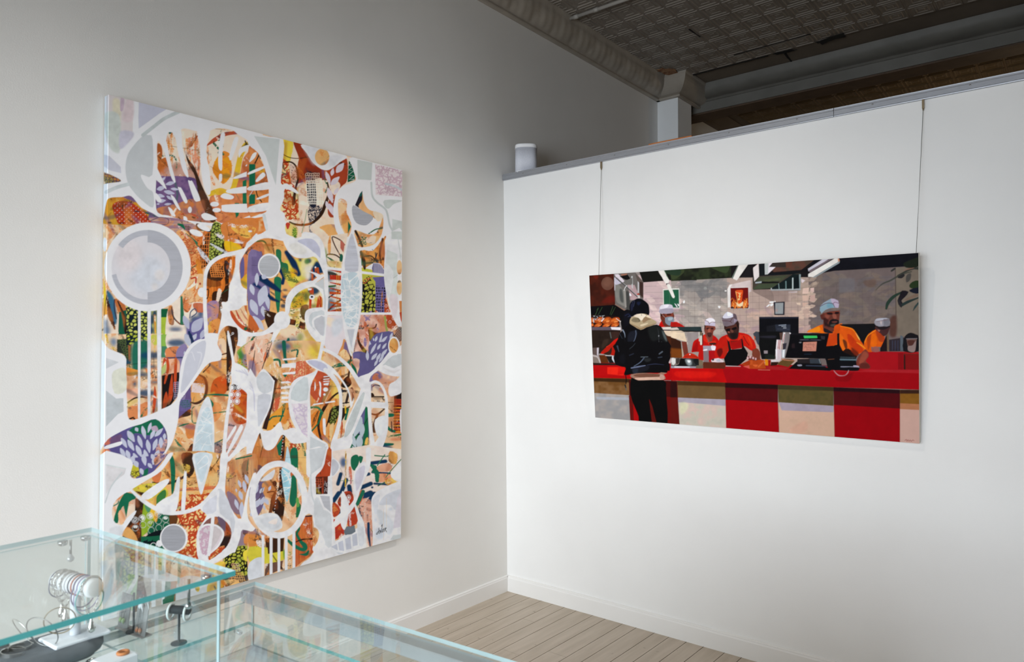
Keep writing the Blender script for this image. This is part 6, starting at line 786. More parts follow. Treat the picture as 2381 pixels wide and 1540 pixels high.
def glass_mat(name, tint, refl=1.0):
    """clear pane: lets light straight through with a faint tint and mirrors by Fresnel"""
    m = bpy.data.materials.new(name); m.use_nodes = True; nt = m.node_tree
    for n in list(nt.nodes): nt.nodes.remove(n)
    o = nt.nodes.new('ShaderNodeOutputMaterial'); mx = nt.nodes.new('ShaderNodeMixShader')
    t = nt.nodes.new('ShaderNodeBsdfTransparent'); t.inputs[0].default_value = rgb(tint)
    g = nt.nodes.new('ShaderNodeBsdfGlossy'); g.inputs['Roughness'].default_value = .01
    f = nt.nodes.new('ShaderNodeFresnel'); ge = nt.nodes.new('ShaderNodeNewGeometry')
    mr = nt.nodes.new('ShaderNodeMapRange'); mr.inputs['To Min'].default_value = 1.5; mr.inputs['To Max'].default_value = 1 / 1.5   # the same pane from both sides
    nt.links.new(ge.outputs['Backfacing'], mr.inputs[0]); nt.links.new(mr.outputs[0], f.inputs['IOR'])
    nt.links.new(f.outputs[0], mx.inputs[0]); nt.links.new(t.outputs[0], mx.inputs[1]); nt.links.new(g.outputs[0], mx.inputs[2]); nt.links.new(mx.outputs[0], o.inputs[0])
    return m

class MB:
    def __init__(s): s.v = []; s.f = []; s.sm = []
    def add(s, vs, fs, smooth=False):
        b = len(s.v); s.v += [tuple(map(float, v)) for v in vs]
        for f in fs: s.f.append(tuple(b + i for i in f)); s.sm.append(smooth)
        return s
    def box(s, x0, x1, y0, y1, z0, z1, M=None):
        vs = [(x, y, z) for x in (x0, x1) for y in (y0, y1) for z in (z0, z1)]
        if M is not None: vs = [M @ Vector(v) for v in vs]
        return s.add(vs, [(0, 1, 3, 2), (4, 6, 7, 5), (0, 4, 5, 1), (2, 3, 7, 6), (0, 2, 6, 4), (1, 5, 7, 3)])
    def bbox(s, x0, x1, y0, y1, z0, z1, r, M=None):
        """box with chamfered edges"""
        vs = []; 
        for z, ins in ((z0, r), (z0 + r, 0), (z1 - r, 0), (z1, r)):
            for (x, y) in ((x0 + r + 0, y0), (x1 - r, y0), (x1, y0 + r), (x1, y1 - r), (x1 - r, y1), (x0 + r, y1), (x0, y1 - r), (x0, y0 + r)):
                cx, cy = (x0 + x1) / 2, (y0 + y1) / 2
                fx = (abs(x1 - x0) - 2 * ins) / abs(x1 - x0); fy = (abs(y1 - y0) - 2 * ins) / abs(y1 - y0)
                vs.append((cx + (x - cx) * fx, cy + (y - cy) * fy, z))
        if M is not None: vs = [M @ Vector(v) for v in vs]
        fs = [tuple(range(7, -1, -1)), tuple(range(24, 32))]
        for k in range(3):
            for i in range(8): fs.append((k * 8 + i, k * 8 + (i + 1) % 8, (k + 1) * 8 + (i + 1) % 8, (k + 1) * 8 + i))
        return s.add(vs, fs)
    def tube(s, path, r, n=10, closed=False, caps=True):
        P = [Vector(p) for p in path]; m = len(P); R = r if hasattr(r, '__len__') else [r] * m
        vs = []; up0 = None
        for i in range(m):
            a = P[(i - 1) % m] if (closed or i > 0) else P[i]; b = P[(i + 1) % m] if (closed or i < m - 1) else P[i]
            t = (b - a).normalized()
            if up0 is None: up0 = t.orthogonal().normalized()
            up0 = (up0 - t * up0.dot(t)).normalized(); w = t.cross(up0)
            for k in range(n):
                an = 2 * math.pi * k / n; vs.append(P[i] + (up0 * math.cos(an) + w * math.sin(an)) * R[i])
        fs = []
        for i in range(m if closed else m - 1):
            j = (i + 1) % m
            for k in range(n): fs.append((i * n + k, i * n + (k + 1) % n, j * n + (k + 1) % n, j * n + k))
        if caps and not closed: fs += [tuple(range(n - 1, -1, -1)), tuple((m - 1) * n + k for k in range(n))]
        return s.add(vs, fs, True)
    def lathe(s, prof, c=(0, 0, 0), n=24, M=None, rot=0, pw=None):
        """prof: (radius, z); pw: superellipse power for squarish sections"""
        vs = []
        for r, z in prof:
            for k in range(n):
                a = 2 * math.pi * k / n
                ca, sa = math.cos(a), math.sin(a)
                q = 1 if pw is None else 1 / (abs(ca) ** pw + abs(sa) ** pw) ** (1 / pw)
                x, y = r * q * ca, r * q * sa
                x, y = x * math.cos(rot) - y * math.sin(rot), x * math.sin(rot) + y * math.cos(rot)
                vs.append(Vector((x, y, z)))
        vs = [(M @ v if M is not None else v) + Vector(c) for v in vs]
        fs = [(i * n + k, i * n + (k + 1) % n, (i + 1) * n + (k + 1) % n, (i + 1) * n + k) for i in range(len(prof) - 1) for k in range(n)]
        fs += [tuple(range(n - 1, -1, -1)), tuple((len(prof) - 1) * n + k for k in range(n))]
        return s.add(vs, fs, True)
    def sweep(s, path, prof, closed_prof=False):
        """path: floor-plan points, room on the right-hand side; prof: (outward, z)"""
        P = [np.array(p, float) for p in path]; m = len(P); vs = []
        for i in range(m):
            ds = []
            if i > 0: ds.append((P[i] - P[i - 1]) / np.linalg.norm(P[i] - P[i - 1]))
            if i < m - 1: ds.append((P[i + 1] - P[i]) / np.linalg.norm(P[i + 1] - P[i]))
            ns = [np.array([d[1], -d[0]]) for d in ds]; q = sum(ns); q = q / np.linalg.norm(q); q = q / max(q @ ns[0], .2)
            for o, z in prof: vs.append((P[i][0] + q[0] * o, P[i][1] + q[1] * o, z))
        k = len(prof); fs = [(i * k + j, i * k + j + 1, (i + 1) * k + j + 1, (i + 1) * k + j) for i in range(m - 1) for j in range(k - 1)]
        return s.add(vs, fs)

def wloc(o):
    v = Vector((0, 0, 0))
    while o is not None: v = v + o.location; o = o.parent
    return v
def obj(name, mb, m, parent=None, origin=None):
    me = bpy.data.meshes.new(name)
    off = wloc(parent) if parent is not None else (Vector(origin) if origin is not None else Vector((0, 0, 0)))
    me.from_pydata([(v[0] - off[0], v[1] - off[1], v[2] - off[2]) for v in mb.v], [], mb.f)
    me.polygons.foreach_set('use_smooth', mb.sm); me.materials.append(m); me.update()
    o = bpy.data.objects.new(name, me); COL.objects.link(o)
    if parent is not None: o.parent = parent
    elif origin is not None: o.location = origin
    return o
def tag(o, label, cat, group=None, kind=None):
    o['label'] = label; o['category'] = cat
    if group: o['group'] = group
    if kind: o['kind'] = kind
    return o
def thing(name, label, cat, loc=(0, 0, 0), group=None):
    o = bpy.data.objects.new(name, None); o.empty_display_size = .05; COL.objects.link(o); o.location = loc
    return tag(o, label, cat, group)
def struct(name, mb, m, parent=None):
    o = obj(name, mb, m, parent)
    if parent is None: o['kind'] = 'structure'
    return o

# ---------------------------------------------------------------- materials
M_wall = mat('wall_paint', (236, 234, 230), .75, bump=.08, bscale=220, scale=2)
M_part = mat('partition_paint', (240, 239, 237), .7, bump=.06, bscale=220, scale=2)
M_trim = mat('trim_paint', (238, 236, 233), .45, scale=3)
M_tin = mat('tin_ceiling_paint', (146, 137, 127), .55, col2=(130, 121, 111), scale=5, bump=.12, bscale=24)
M_tinfar = mat('far_tin_paint', (122, 102, 68), .55, col2=(108, 88, 58), scale=5, bump=.2, bscale=30)
M_plain = mat('plain_ceiling_board', (134, 121, 106), .8, col2=(118, 106, 92), scale=3, bump=.1, bscale=40)
M_corn = mat('cornice_paint', (172, 163, 151), .5, col2=(158, 149, 137), scale=7, bump=.5, bscale=26)
M_conduit = mat('conduit_paint', (168, 163, 156), .5)
M_alu = mat('brushed_aluminium', (176, 178, 184), .38, .55, col2=(164, 166, 172), scale=30, stretch=(1, 12, 12))
M_rail = mat('grey_metal_rail', (186, 189, 193), .5, 0, col2=(178, 181, 186), scale=30)
M_brass = mat('brass', (140, 124, 98), .4, .6)
M_steel = mat('steel', (150, 148, 146), .35, .9)
M_chrome = mat('chrome', (214, 214, 216), .12, 1.0)
M_silver = mat('silver', (226, 222, 218), .2, 1.0)
M_white = mat('white_leatherette', (238, 238, 242), .5)
M_wplastic = mat('white_plastic', (244, 244, 246), .45)
M_grille = mat('grey_speaker_grille', (226, 228, 236), .6, col2=(208, 210, 222), scale=420, detail=0)
M_dark = mat('dark_grey_velvet', (112, 115, 120), .85, col2=(98, 101, 106), scale=40)
M_black = mat('black_velvet', (28, 28, 32), .7)
M_wood = mat('orange_wood', (206, 130, 70), .5, col2=(186, 108, 56), scale=20)
M_raw = mat('raw_canvas_edge', (232, 226, 214), .8, bump=.1, bscale=400)
M_stretch = mat('pine_bars', (206, 176, 132), .6, col2=(188, 156, 112), scale=14)
M_glass = glass_mat('clear_glass', (252, 255, 254))
M_glass2 = glass_mat('clear_side_glass', (252, 255, 255))
M_edge = mat('teal_glass_edge', (112, 214, 214), .15, col2=(92, 200, 203), scale=10, spec=.6)
M_edge2 = mat('pale_glass_edge', (206, 228, 230), .15, col2=(194, 220, 223), scale=10, spec=.6)
M_deck = mat('pale_display_deck', (236, 238, 242), .8, col2=(228, 231, 236), scale=5)
M_cab = mat('white_cabinet', (232, 232, 230), .5)

# floor boards
def floor_mat():
    m = bpy.data.materials.new('painted_floorboards'); m.use_nodes = True; nt = m.node_tree; b = nt.nodes['Principled BSDF']
    b.inputs['Roughness'].default_value = .42; b.inputs['Specular IOR Level'].default_value = .35
    tc = nt.nodes.new('ShaderNodeTexCoord'); n = nt.nodes.new('ShaderNodeTexNoise'); n.inputs['Scale'].default_value = 3; n.inputs['Detail'].default_value = 6
    mp = nt.nodes.new('ShaderNodeMapping'); mp.inputs['Scale'].default_value = (9, .9, 1)
    nt.links.new(tc.outputs['Object'], mp.inputs[0]); nt.links.new(mp.outputs[0], n.inputs['Vector'])
    r = nt.nodes.new('ShaderNodeValToRGB'); r.color_ramp.elements[0].color = rgb((184, 170, 152)); r.color_ramp.elements[1].color = rgb((198, 184, 167))
    r.color_ramp.elements[0].position = .35; r.color_ramp.elements[1].position = .65
    nt.links.new(n.outputs['Fac'], r.inputs[0])
    w = nt.nodes.new('ShaderNodeTexNoise'); w.inputs['Scale'].default_value = 26; w.inputs['Detail'].default_value = 3
    nt.links.new(tc.outputs['Object'], w.inputs['Vector'])
    r2 = nt.nodes.new('ShaderNodeValToRGB'); r2.color_ramp.elements[0].position = .27; r2.color_ramp.elements[1].position = .31
    r2.color_ramp.elements[0].color = rgb((150, 136, 118)); r2.color_ramp.elements[1].color = (1, 1, 1, 1)
    nt.links.new(w.outputs['Fac'], r2.inputs[0])
    mx = nt.nodes.new('ShaderNodeMix'); mx.data_type = 'RGBA'; mx.blend_type = 'MULTIPLY'; mx.inputs[0].default_value = .35
    nt.links.new(r.outputs[0], mx.inputs[6]); nt.links.new(r2.outputs[0], mx.inputs[7]); nt.links.new(mx.outputs[2], b.inputs['Base Color'])
    return m
M_floor = floor_mat(); M_gap = mat('floor_gap', (60, 50, 42), .95)

# ---------------------------------------------------------------- room shell
YP, LEAN, HP, TP = 3.270, .037, 2.47, .12      # partition
XR, YF, YB, ZC = 5.4, -2.6, 8.2, 3.60
sub = MB().box(-.02, XR, YF, YB, -.06, -.0025)
fl = struct('floor', sub, M_gap)
bo = MB(); x = .012; k = 0
edges = [.012, .09, .18, .262, .343, .423, .503, .609, .688, .793, .874, .977, 1.058, 1.151, 1.24]
while edges[-1] < XR - .2: edges.append(edges[-1] + (.105 if len(edges) % 2 else .082))
cuts = {2: [1.0, 2.86], 3: [2.16], 4: [1.3, 2.98], 6: [2.62], 7: [1.7], 8: [2.74, .8], 10: [2.3], 12: [1.1, 2.9], 13: [2.0]}
for i in range(len(edges) - 1):
    a, b = edges[i] + .0016, edges[i + 1] - .0016
    ys = [YF] + sorted(cuts.get(i, [-.6 + (i * .37) % 1.6, 1.2 + (i * .53) % 1.5])) + [YB]
    for j in range(len(ys) - 1): bo.box(a, b, ys[j] + .0008, ys[j + 1] - .0008, -.02, 0)
fb = obj('floorboards', bo, M_floor, fl)
wl = struct('wall_left', MB().box(-.12, 0, YF, YB, 0, ZC), M_wall)
wr = struct('wall_right', MB().box(XR, XR + .12, YF, YB, 0, ZC), M_wall)
wf = struct('wall_far', MB().box(-.12, XR + .12, YB, YB + .12, 0, ZC), M_wall)
# street side behind the camera: wall with a wide shop window
WX0, WX1, WZ0, WZ1 = .2, 3.4, .4, 2.6
m = MB(); m.box(-.12, WX0, YF - .12, YF, 0, ZC); m.box(WX1, XR + .12, YF - .12, YF, 0, ZC); m.box(WX0, WX1, YF - .12, YF, 0, WZ0); m.box(WX0, WX1, YF - .12, YF, WZ1, ZC)
struct('wall_front', m, M_wall)
m = MB()
for a, b, c, d in ((WX0, WX0 + .06, WZ0, WZ1), (WX1 - .06, WX1, WZ0, WZ1), (WX0, WX1, WZ0, WZ0 + .06), (WX0, WX1, WZ1 - .06, WZ1), (1.75, 1.81, WZ0, WZ1)): m.box(a, b, YF - .09, YF - .03, c, d)
wn = struct('window_1', m, M_trim); obj('pane', MB().box(WX0 + .06, WX1 - .06, YF - .065, YF - .059, WZ0 + .06, WZ1 - .06), M_glass2, wn)
# partition, leaning very slightly into the room
m = MB(); X1 = 4.3
m.add([(0, YP, 0), (X1, YP, 0), (X1, YP - LEAN, HP), (0, YP - LEAN, HP), (0, YP + TP, 0), (X1, YP + TP, 0), (X1, YP + TP - LEAN, HP), (0, YP + TP - LEAN, HP)], [(0, 1, 2, 3), (5, 4, 7, 6), (1, 5, 6, 2), (4, 0, 3, 7), (3, 2, 6, 7), (4, 5, 1, 0)])
struct('wall_back', m, M_part)
bp = [(0, 0), (.014, 0), (.014, .078), (.011, .084), (.011, .088), (.006, .092), (0, .093)]
m = MB(); m.sweep([(0, YF), (0, YP - .0005)], [(o + .0005, z) for o, z in bp]); struct('baseboard_left', m, M_trim)
m = MB(); m.sweep([(0.0145, YP - .0012), (X1, YP - .0012)], bp); struct('baseboard_back', m, M_trim)
# ceiling : plain slab with pressed tin panels below it
ce = struct('ceiling', MB().box(-.12, XR + .12, YF, YB, ZC + .004, ZC + .1), M_plain)
def tin(x0, nx, px, y0, ny, py, z):
    t = MB()
    lv = [(0, 0), (.035, 0), (.06, -.006), (.105, -.006), (.135, -.0008), (.22, 0), (.25, -.0035), (.29, -.0035), (.32, 0), (.38, 0), (.41, -.003), (.5, -.003)]
    for i in range(nx):
        for j in range(ny):
            ax, ay = x0 + i * px, y0 + j * py
            vs = []
            for e, d in lv:
                e2 = min(e, .49)
                dz = rnd.uniform(-.0003, .0003)
                vs += [(ax + px * e2, ay + py * e2, z + d + dz), (ax + px * (1 - e2), ay + py * e2, z + d + dz), (ax + px * (1 - e2), ay + py * (1 - e2), z + d), (ax + px * e2, ay + py * (1 - e2), z + d)]
            fs = []
            for q in range(len(lv) - 1):
                for s in range(4): fs.append((q * 4 + s, (q + 1) * 4 + s, (q + 1) * 4 + (s + 1) % 4, q * 4 + (s + 1) % 4))
            n = (len(lv) - 1) * 4; fs.append((n + 3, n + 2, n + 1, n)); t.add(vs, fs)
    return t
TX0, TY1 = .06, 5.19
PX, PY = .1478, .1645
tp = obj('tin_panels', tin(TX0, 30, PX, TY1 - 36 * PY, 36, PY, ZC), M_tin, ce)
obj('far_tin_panels', tin(.2, 30, .17, 5.85, 13, .18, ZC), M_tinfar, ce)
# broken tin, cracks and rust by the pilaster
M_rust = mat('rust_and_lath', (120, 66, 34), .9, col2=(176, 140, 104), scale=40, detail=6, bump=.6, bscale=90)
M_crack = mat('dark_gap', (26, 24, 22), .95)
def patch(pts_, z, seed, rag=.012):
    r = random.Random(seed); vs = []
    for a, b in zip(pts_, pts_[1:] + pts_[:1]):
        for t in (0, .33, .66): vs.append((a[0] + (b[0] - a[0]) * t + r.uniform(-rag, rag), a[1] + (b[1] - a[1]) * t + r.uniform(-rag, rag), z))
    mm = MB(); n = len(vs)
    mm.add(vs + [(v[0], v[1], z + .004) for v in vs], [tuple(range(n))] + [(i, (i + 1) % n, n + (i + 1) % n, n + i) for i in range(n)]); return mm
obj('rust_patch', patch([(.15, 4.90), (.21, 4.93), (.25, 5.0), (.235, 5.09), (.2, 5.12), (.165, 5.06), (.14, 4.97)], ZC - .012, 3, .014), M_rust, ce)
m = patch([(.30, 5.185), (.9, 5.185), (.9, 5.2), (.3, 5.197)], ZC - .009, 5, .003)
m2 = patch([(.93, 5.18), (1.06, 5.175), (1.1, 5.215), (.96, 5.22)], ZC - .010, 6, .012); m.add(m2.v, m2.f)
m2 = patch([(1.25, 5.16), (1.42, 5.15), (1.44, 5.2), (1.27, 5.23)], ZC - .010, 8, .014); m.add(m2.v, m2.f)
m2 = patch([(.635, 4.42), (.644, 4.42), (.65, 4.58), (.645, 4.58)], ZC - .009, 9, .003); m.add(m2.v, m2.f)
m2 = patch([(.71, 5.02), (1.25, 5.01), (1.25, 5.016), (.71, 5.026)], ZC - .009, 10, .003); m.add(m2.v, m2.f)
m2 = patch([(1.0, 5.22), (1.012, 5.22), (.995, 5.5), (.985, 5.5)], ZC - .002, 10, .004); m.add(m2.v, m2.f)
obj('cracks', m, M_crack, ce)
# cornice with pressed scallops
def cornice(path, prof, step=.2, amp=.014):
    t = MB(); P = []
    for a, b in zip(path[:-1], path[1:]):
        L = math.hypot(b[0] - a[0], b[1] - a[1]); n = max(2, int(L / .012)) if L > .6 else 2
        for i in range(n): P.append((a[0] + (b[0] - a[0]) * i / n, a[1] + (b[1] - a[1]) * i / n, L > .6))
    P.append(path[-1] + (False,))
    t.sweep([p[:2] for p in P], prof)
    k = len(prof); run = 0
    for i, p in enumerate(P):
        if i: run += math.hypot(p[0] - P[i - 1][0], p[1] - P[i - 1][1])
        if not p[2]: continue
        for j in range(2, k - 2):
            u = (j - 2) / (k - 5)
            ph = run / step * 2 * math.pi
            bulge = abs(math.sin(ph / 2 + math.sin(u * 3.1) * .7)) * math.sin(u * math.pi) * amp + .25 * amp * math.sin(ph * 3 + u * 9) * math.sin(u * math.pi)
            v = t.v[i * k + j]; t.v[i * k + j] = (v[0] + bulge * .7, v[1] - bulge * .2, v[2] - bulge * .7)
    t.sm = [True] * len(t.f); return t
pf = [(.0005, 3.445), (.028, 3.445), (.03, 3.458), (.022, 3.466)] + [(.024 + .1 * math.sin(a) ** 1.2, 3.468 + .118 * (1 - math.cos(a))) for a in np.linspace(.12, 1.5, 9)] + [(.132, 3.588), (.134, 3.5995)]
BY = 5.56
struct('trim_1', cornice([(0, YF), (0, 5.195)], pf, .21, .009), M_corn)
struct('trim_2', MB().sweep([(0, 5.195), (.18, 5.195), (.18, BY)], pf), M_corn)
struct('trim_3', MB().box(.0, .18, 5.195, BY - .12, 0, 3.45), mat('pilaster_paint', (240, 242, 243), .6))
bf = [(.0005, 3.49), (.014, 3.492), (.016, 3.502)] + [(.018 + .108 * math.sin(a), 3.506 + .086 * (1 - math.cos(a))) for a in np.linspace(.1, 1.5, 8)] + [(.13, 3.594), (.132, 3.5995)]
M_beam = mat('beam_paint', (118, 116, 110), .55, col2=(106, 104, 98), scale=6, bump=.15, bscale=30)
struct('trim_4', cornice([(.18, BY), (XR, BY)], bf, .3, .006), M_beam)
m = MB().box(.0, XR, BY + .001, BY + .21, 3.412, ZC); struct('trim_5', m, M_beam)
obj('beam_underside', MB().box(.01, XR, BY + .012, BY + .21, 3.40, 3.4125), mat('brown_soffit', (92, 72, 54), .6, col2=(78, 60, 44), scale=10, bump=.5, bscale=26), bpy.data.objects['trim_5'])
struct('trim_6', MB().sweep([(0, BY + .22), (0, YB)], [(.0005, 3.50), (.03, 3.50), (.03, 3.54), (.12, 3.595), (.12, 3.5995)]), M_plain)

# ---------------------------------------------------------------- painted canvases
def paint_mat(name, wob):
    m = bpy.data.materials.new(name); m.use_nodes = True; nt = m.node_tree; b = nt.nodes['Principled BSDF']
    b.inputs['Roughness'].default_value = .7; b.inputs['Specular IOR Level'].default_value = .06
    a = nt.nodes.new('ShaderNodeAttribute'); a.attribute_name = 'pigment'
    n = nt.nodes.new('ShaderNodeTexNoise'); n.inputs['Scale'].default_value = 900; n.inputs['Detail'].default_value = 2
    bp = nt.nodes.new('ShaderNodeBump'); bp.inputs['Strength'].default_value = wob; bp.inputs['Distance'].default_value = .001
    tc = nt.nodes.new('ShaderNodeTexCoord'); nt.links.new(tc.outputs['Object'], n.inputs['Vector'])
    nt.links.new(n.outputs['Fac'], bp.inputs['Height']); nt.links.new(bp.outputs[0], b.inputs['Normal'])
    nt.links.new(a.outputs['Color'], b.inputs['Base Color'])
    return m
def canvas(name, Q, BL, BR, TR, TL, nu, nv, m, parent, gain=1.0, side=None):
    """the painted face as a fine grid; every point carries its own pigment"""
    BL, BR, TR, TL = (np.array(q, float) for q in (BL, BR, TR, TL))
    for ax in (0, 1): Q.img = box1(Q.img, 1, ax)
    u = np.linspace(0, 1, nu)[None, :, None]; v = np.linspace(0, 1, nv)[:, None, None]
    P = (BL * (1 - u) + BR * u) * (1 - v) + (TL * (1 - u) + TR * u) * v
    if side is not None:                                  # wrap round the left edge
        s = np.linspace(1, 0, 7)[None, :-1, None]
        P = np.concatenate([P[:, :1] + s * np.array(side, float), P], 1); nu += 6
    V = P.reshape(-1, 3)
    D = V - CAM; z = D @ fw
    px = W_ / 2 + F_ * (D @ rt) / z; py = H_ / 2 - F_ * (D @ up) / z
    c = np.clip(np.clip(Q.sample(px, py), 0, 1) ** 1.08 * gain, 0, .95)
    if side is not None: c.reshape(nv, nu, 3)[:, :6] *= np.array([.60, .66, .70])      # wrapped edge darkened in its colour to offset the strong window light
    off = np.array(wloc(parent))
    me = bpy.data.meshes.new(name); nf = (nu - 1) * (nv - 1)
    i = np.arange(nv - 1)[:, None] * nu + np.arange(nu - 1)[None]
    F = np.stack([i, i + 1, i + nu + 1, i + nu], -1).reshape(-1)
    me.vertices.add(len(V)); me.vertices.foreach_set('co', (V - off).astype(np.float32).ravel())
    me.loops.add(nf * 4); me.loops.foreach_set('vertex_index', F.astype(np.int32))
    me.polygons.add(nf); me.polygons.foreach_set('loop_start', (np.arange(nf) * 4).astype(np.int32))
    me.update(calc_edges=True)
    at = me.color_attributes.new('pigment', 'FLOAT_COLOR', 'POINT')
    at.data.foreach_set('color', np.concatenate([c, np.ones((len(c), 1))], 1).astype(np.float32).ravel())
    me.materials.append(m); o = bpy.data.objects.new(name, me); COL.objects.link(o); o.parent = parent
    return o
DET = 1.0
XF, XBk = .04, .006
la = thing('painting', 'tall abstract painting of white loops over orange and purple, hung on the left wall', 'painting', (XBk, 1.7, .4985))
canvas('painted_canvas', paint_abstract(), (XF, 1.017, .4985), (XF, 2.390, .4985), (XF, 2.390, 2.337), (XF, 1.017, 2.337), int(660 * DET), int(1040 * DET), paint_mat('acrylic_paint', .15), la, 1.05, side=(XBk - XF, 0, 0))
m = MB().box(XBk, XF - .0015, 1.0185, 2.3905, .4975, 2.338); obj('canvas_edge', m, M_raw, la)
m = MB()
for a in ((1.04, 1.08, .52, 2.31), (2.33, 2.37, .52, 2.31), (1.04, 2.37, .52, .56), (1.04, 2.37, 2.27, 2.31)): m.box(.0012, XBk + .004, a[0], a[1], a[2], a[3])
obj('stretcher_bars', m, M_stretch, la)

BLr, BRr, TRr, TLr = (np.array(q) for q in ((.649, 3.222, 1.070), (2.172, 3.222, 1.062), (2.190, 3.140, 1.816), (.666, 3.140, 1.824)))
nrm = np.cross(BRr - BLr, TLr - BLr); nrm /= np.linalg.norm(nrm); back = -nrm if nrm[1] < 0 else nrm
lp = thing('painting', 'wide painting of workers behind a red lunch counter, hung on wires on the white partition', 'painting', (1.41, 3.24, 1.06))
canvas('painted_canvas', paint_counter(), BLr, BRr, TRr, TLr, int(770 * DET), int(400 * DET), paint_mat('oil_paint', .2), lp, 1.2)
th = .0312
c8 = [BLr, BRr, TRr, TLr] ; e = .0012
m = MB(); vs = [q + back * e for q in c8] + [q + back * th for q in c8]
m.add(vs, [(0, 3, 2, 1), (4, 5, 6, 7), (0, 1, 5, 4), (1, 2, 6, 5), (2, 3, 7, 6), (3, 0, 4, 7)]); obj('canvas_edge', m, M_raw, lp)
hk = []
for t, hx in ((.0235, .689), (.9905, 2.2)):
    q = TLr * (1 - t) + TRr * t + back * (th + .006) - np.array([0, 0, .02]); hk.append(q)
    m = MB().tube([q + np.array([0, 0, -.03]), q + np.array([0, 0, -.012]), q], .003, 8); m.box(q[0] - .008, q[0] + .008, q[1] - .006, q[1] + .001, q[2] - .05, q[2] - .025); obj('hanger', m, M_brass, lp)
# picture rail along the partition top (two lengths)
RY0, RZ0, RZ1 = YP - LEAN - .0005, 2.441, 2.478
def rail(x0, x1, label, screws):
    t = thing('picture_rail', label, 'picture rail', ((x0 + x1) / 2, RY0, RZ0), 'aluminium rails on the partition top')
    prof = [(0, RZ0), (-.012, RZ0), (-.013, RZ0 + .003), (-.011, RZ0 + .006), (-.011, RZ1 - .013), (-.014, RZ1 - .011), (-.014, RZ1 - .006), (-.009, RZ1 - .005), (-.011, RZ1), (.012, RZ1 + .001), (.012, RZ1 - .003), (0, RZ1 - .004)]
    m = MB(); n = len(prof); m.add([(x, RY0 + o, z) for x in (x0, x1) for o, z in prof], [tuple(range(n)), tuple(range(2 * n - 1, n - 1, -1))] + [(i, n + i, n + (i + 1) % n, (i + 1) % n) for i in range(n)])
    obj('channel', m, M_alu, t)
    for sx in screws:
        R = Matrix.Rotation(math.pi / 2, 4, 'X')
        obj('screw', MB().lathe([(.0035, 0), (.0035, .0012), (.002, .0018)], (sx, RY0 - .0105, RZ1 - .017), 10, R), M_steel, t)
rail(.002, 1.862, 'grey aluminium picture rail on the partition top, left length ending at the speaker corner', [.157, .466, .774, 1.085, 1.398, 1.71])
rail(1.8645, X1, 'grey aluminium picture rail on the partition top, right length beyond the dark joint', [2.016, 2.36])
for (hx, q, lb) in ((.689, hk[0], 'thin steel wire holding the left end of the lunch counter painting'), (2.2, hk[1], 'thin steel wire holding the right end of the lunch counter painting')):
    t = thing('hanging_wire', lb, 'wire', (hx, RY0 - .006, 2.41), 'wires holding the counter painting')
    top = np.array([hx, RY0 - .0085, 2.4385])
    obj('wire', MB().tube([top - np.array([0, 0, .03]), q], .0011, 6), M_steel, t)
    m = MB(); m.box(hx - .004, hx + .004, RY0 - .012, RY0 - .006, 2.405, 2.443); m.tube([(hx, RY0 - .009, 2.407), (hx, RY0 - .009, 2.398)], .003, 8); obj('rail_hook', m, M_brass, t)
# speaker
sx, sy, sz = .122, 3.296, HP + .0005
t = thing('smart_speaker', 'small white smart speaker standing on the partition top beside the left wall', 'speaker', (sx, sy, sz))
rr = .066; rt_ = math.radians(38)
obj('base', MB().lathe([(rr * .9, 0), (rr * .97, .003), (rr, .009), (rr, .012)], (sx, sy, sz), 48, rot=rt_, pw=3.3), M_wplastic, t)
obj('grille', MB().lathe([(rr * .985, .012), (rr * .985, .15)], (sx, sy, sz), 48, rot=rt_, pw=3.3), M_grille, t)
obj('top_cap', MB().lathe([(rr, .15), (rr, .166), (rr * .98, .171), (rr * .9, .173), (.01, .1735)], (sx, sy, sz), 48, rot=rt_, pw=3.3), M_wplastic, t)
tag(obj('wood_strip', MB().bbox(.95, 1.19, 3.262, 3.30, HP + .0005, HP + .0285, .002), M_wood, None, (1.07, 3.28, HP)), 'thin orange wooden strip lying on the partition top behind the rail', 'wood strip')
# conduit on the ceiling
t = thing('conduit_pipe', 'white painted conduit pipe running across the tin ceiling', 'pipe', (.16, 3.76, ZC - .02))
pz = ZC - .022
obj('pipe', MB().tube([(.125, 3.76, pz), (.6, 3.765, pz), (.92, 3.77, pz)], .0115, 12), M_conduit, t)
for cx in (.15, .3, .62): obj('coupling', MB().tube([(cx, 3.7615, pz), (cx + .035, 3.762, pz)], .0145, 12), M_conduit, t)
obj('elbow', MB().tube([(.92, 3.77, pz), (.935, 3.772, pz + .003), (.94, 3.78, pz + .006), (.94, 3.86, pz + .006)], .0115, 10), M_conduit, t)
# ---------------------------------------------------------------- glass showcases
def panel(name, M, d, mf, me_, parent, faces=(4, 5), rim2=None):
    """d: local x0,x1,y0,y1,z0,z1; the two large faces (axis pair 'faces') are clear, the rim shows the edge colour"""
    m = MB().box(*d, M=M); o = obj(name, m, mf, parent); o.data.materials.append(me_)
    if rim2 is not None: o.data.materials.append(rim2)
    for i, p in enumerate(o.data.polygons): p.material_index = 0 if i in faces else (2 if rim2 is not None and i != 1 else 1)
    return o
def frame(ox, oy, deg): return Matrix.Translation((ox, oy, 0)) @ Matrix.Rotation(math.radians(deg), 4, 'Z')
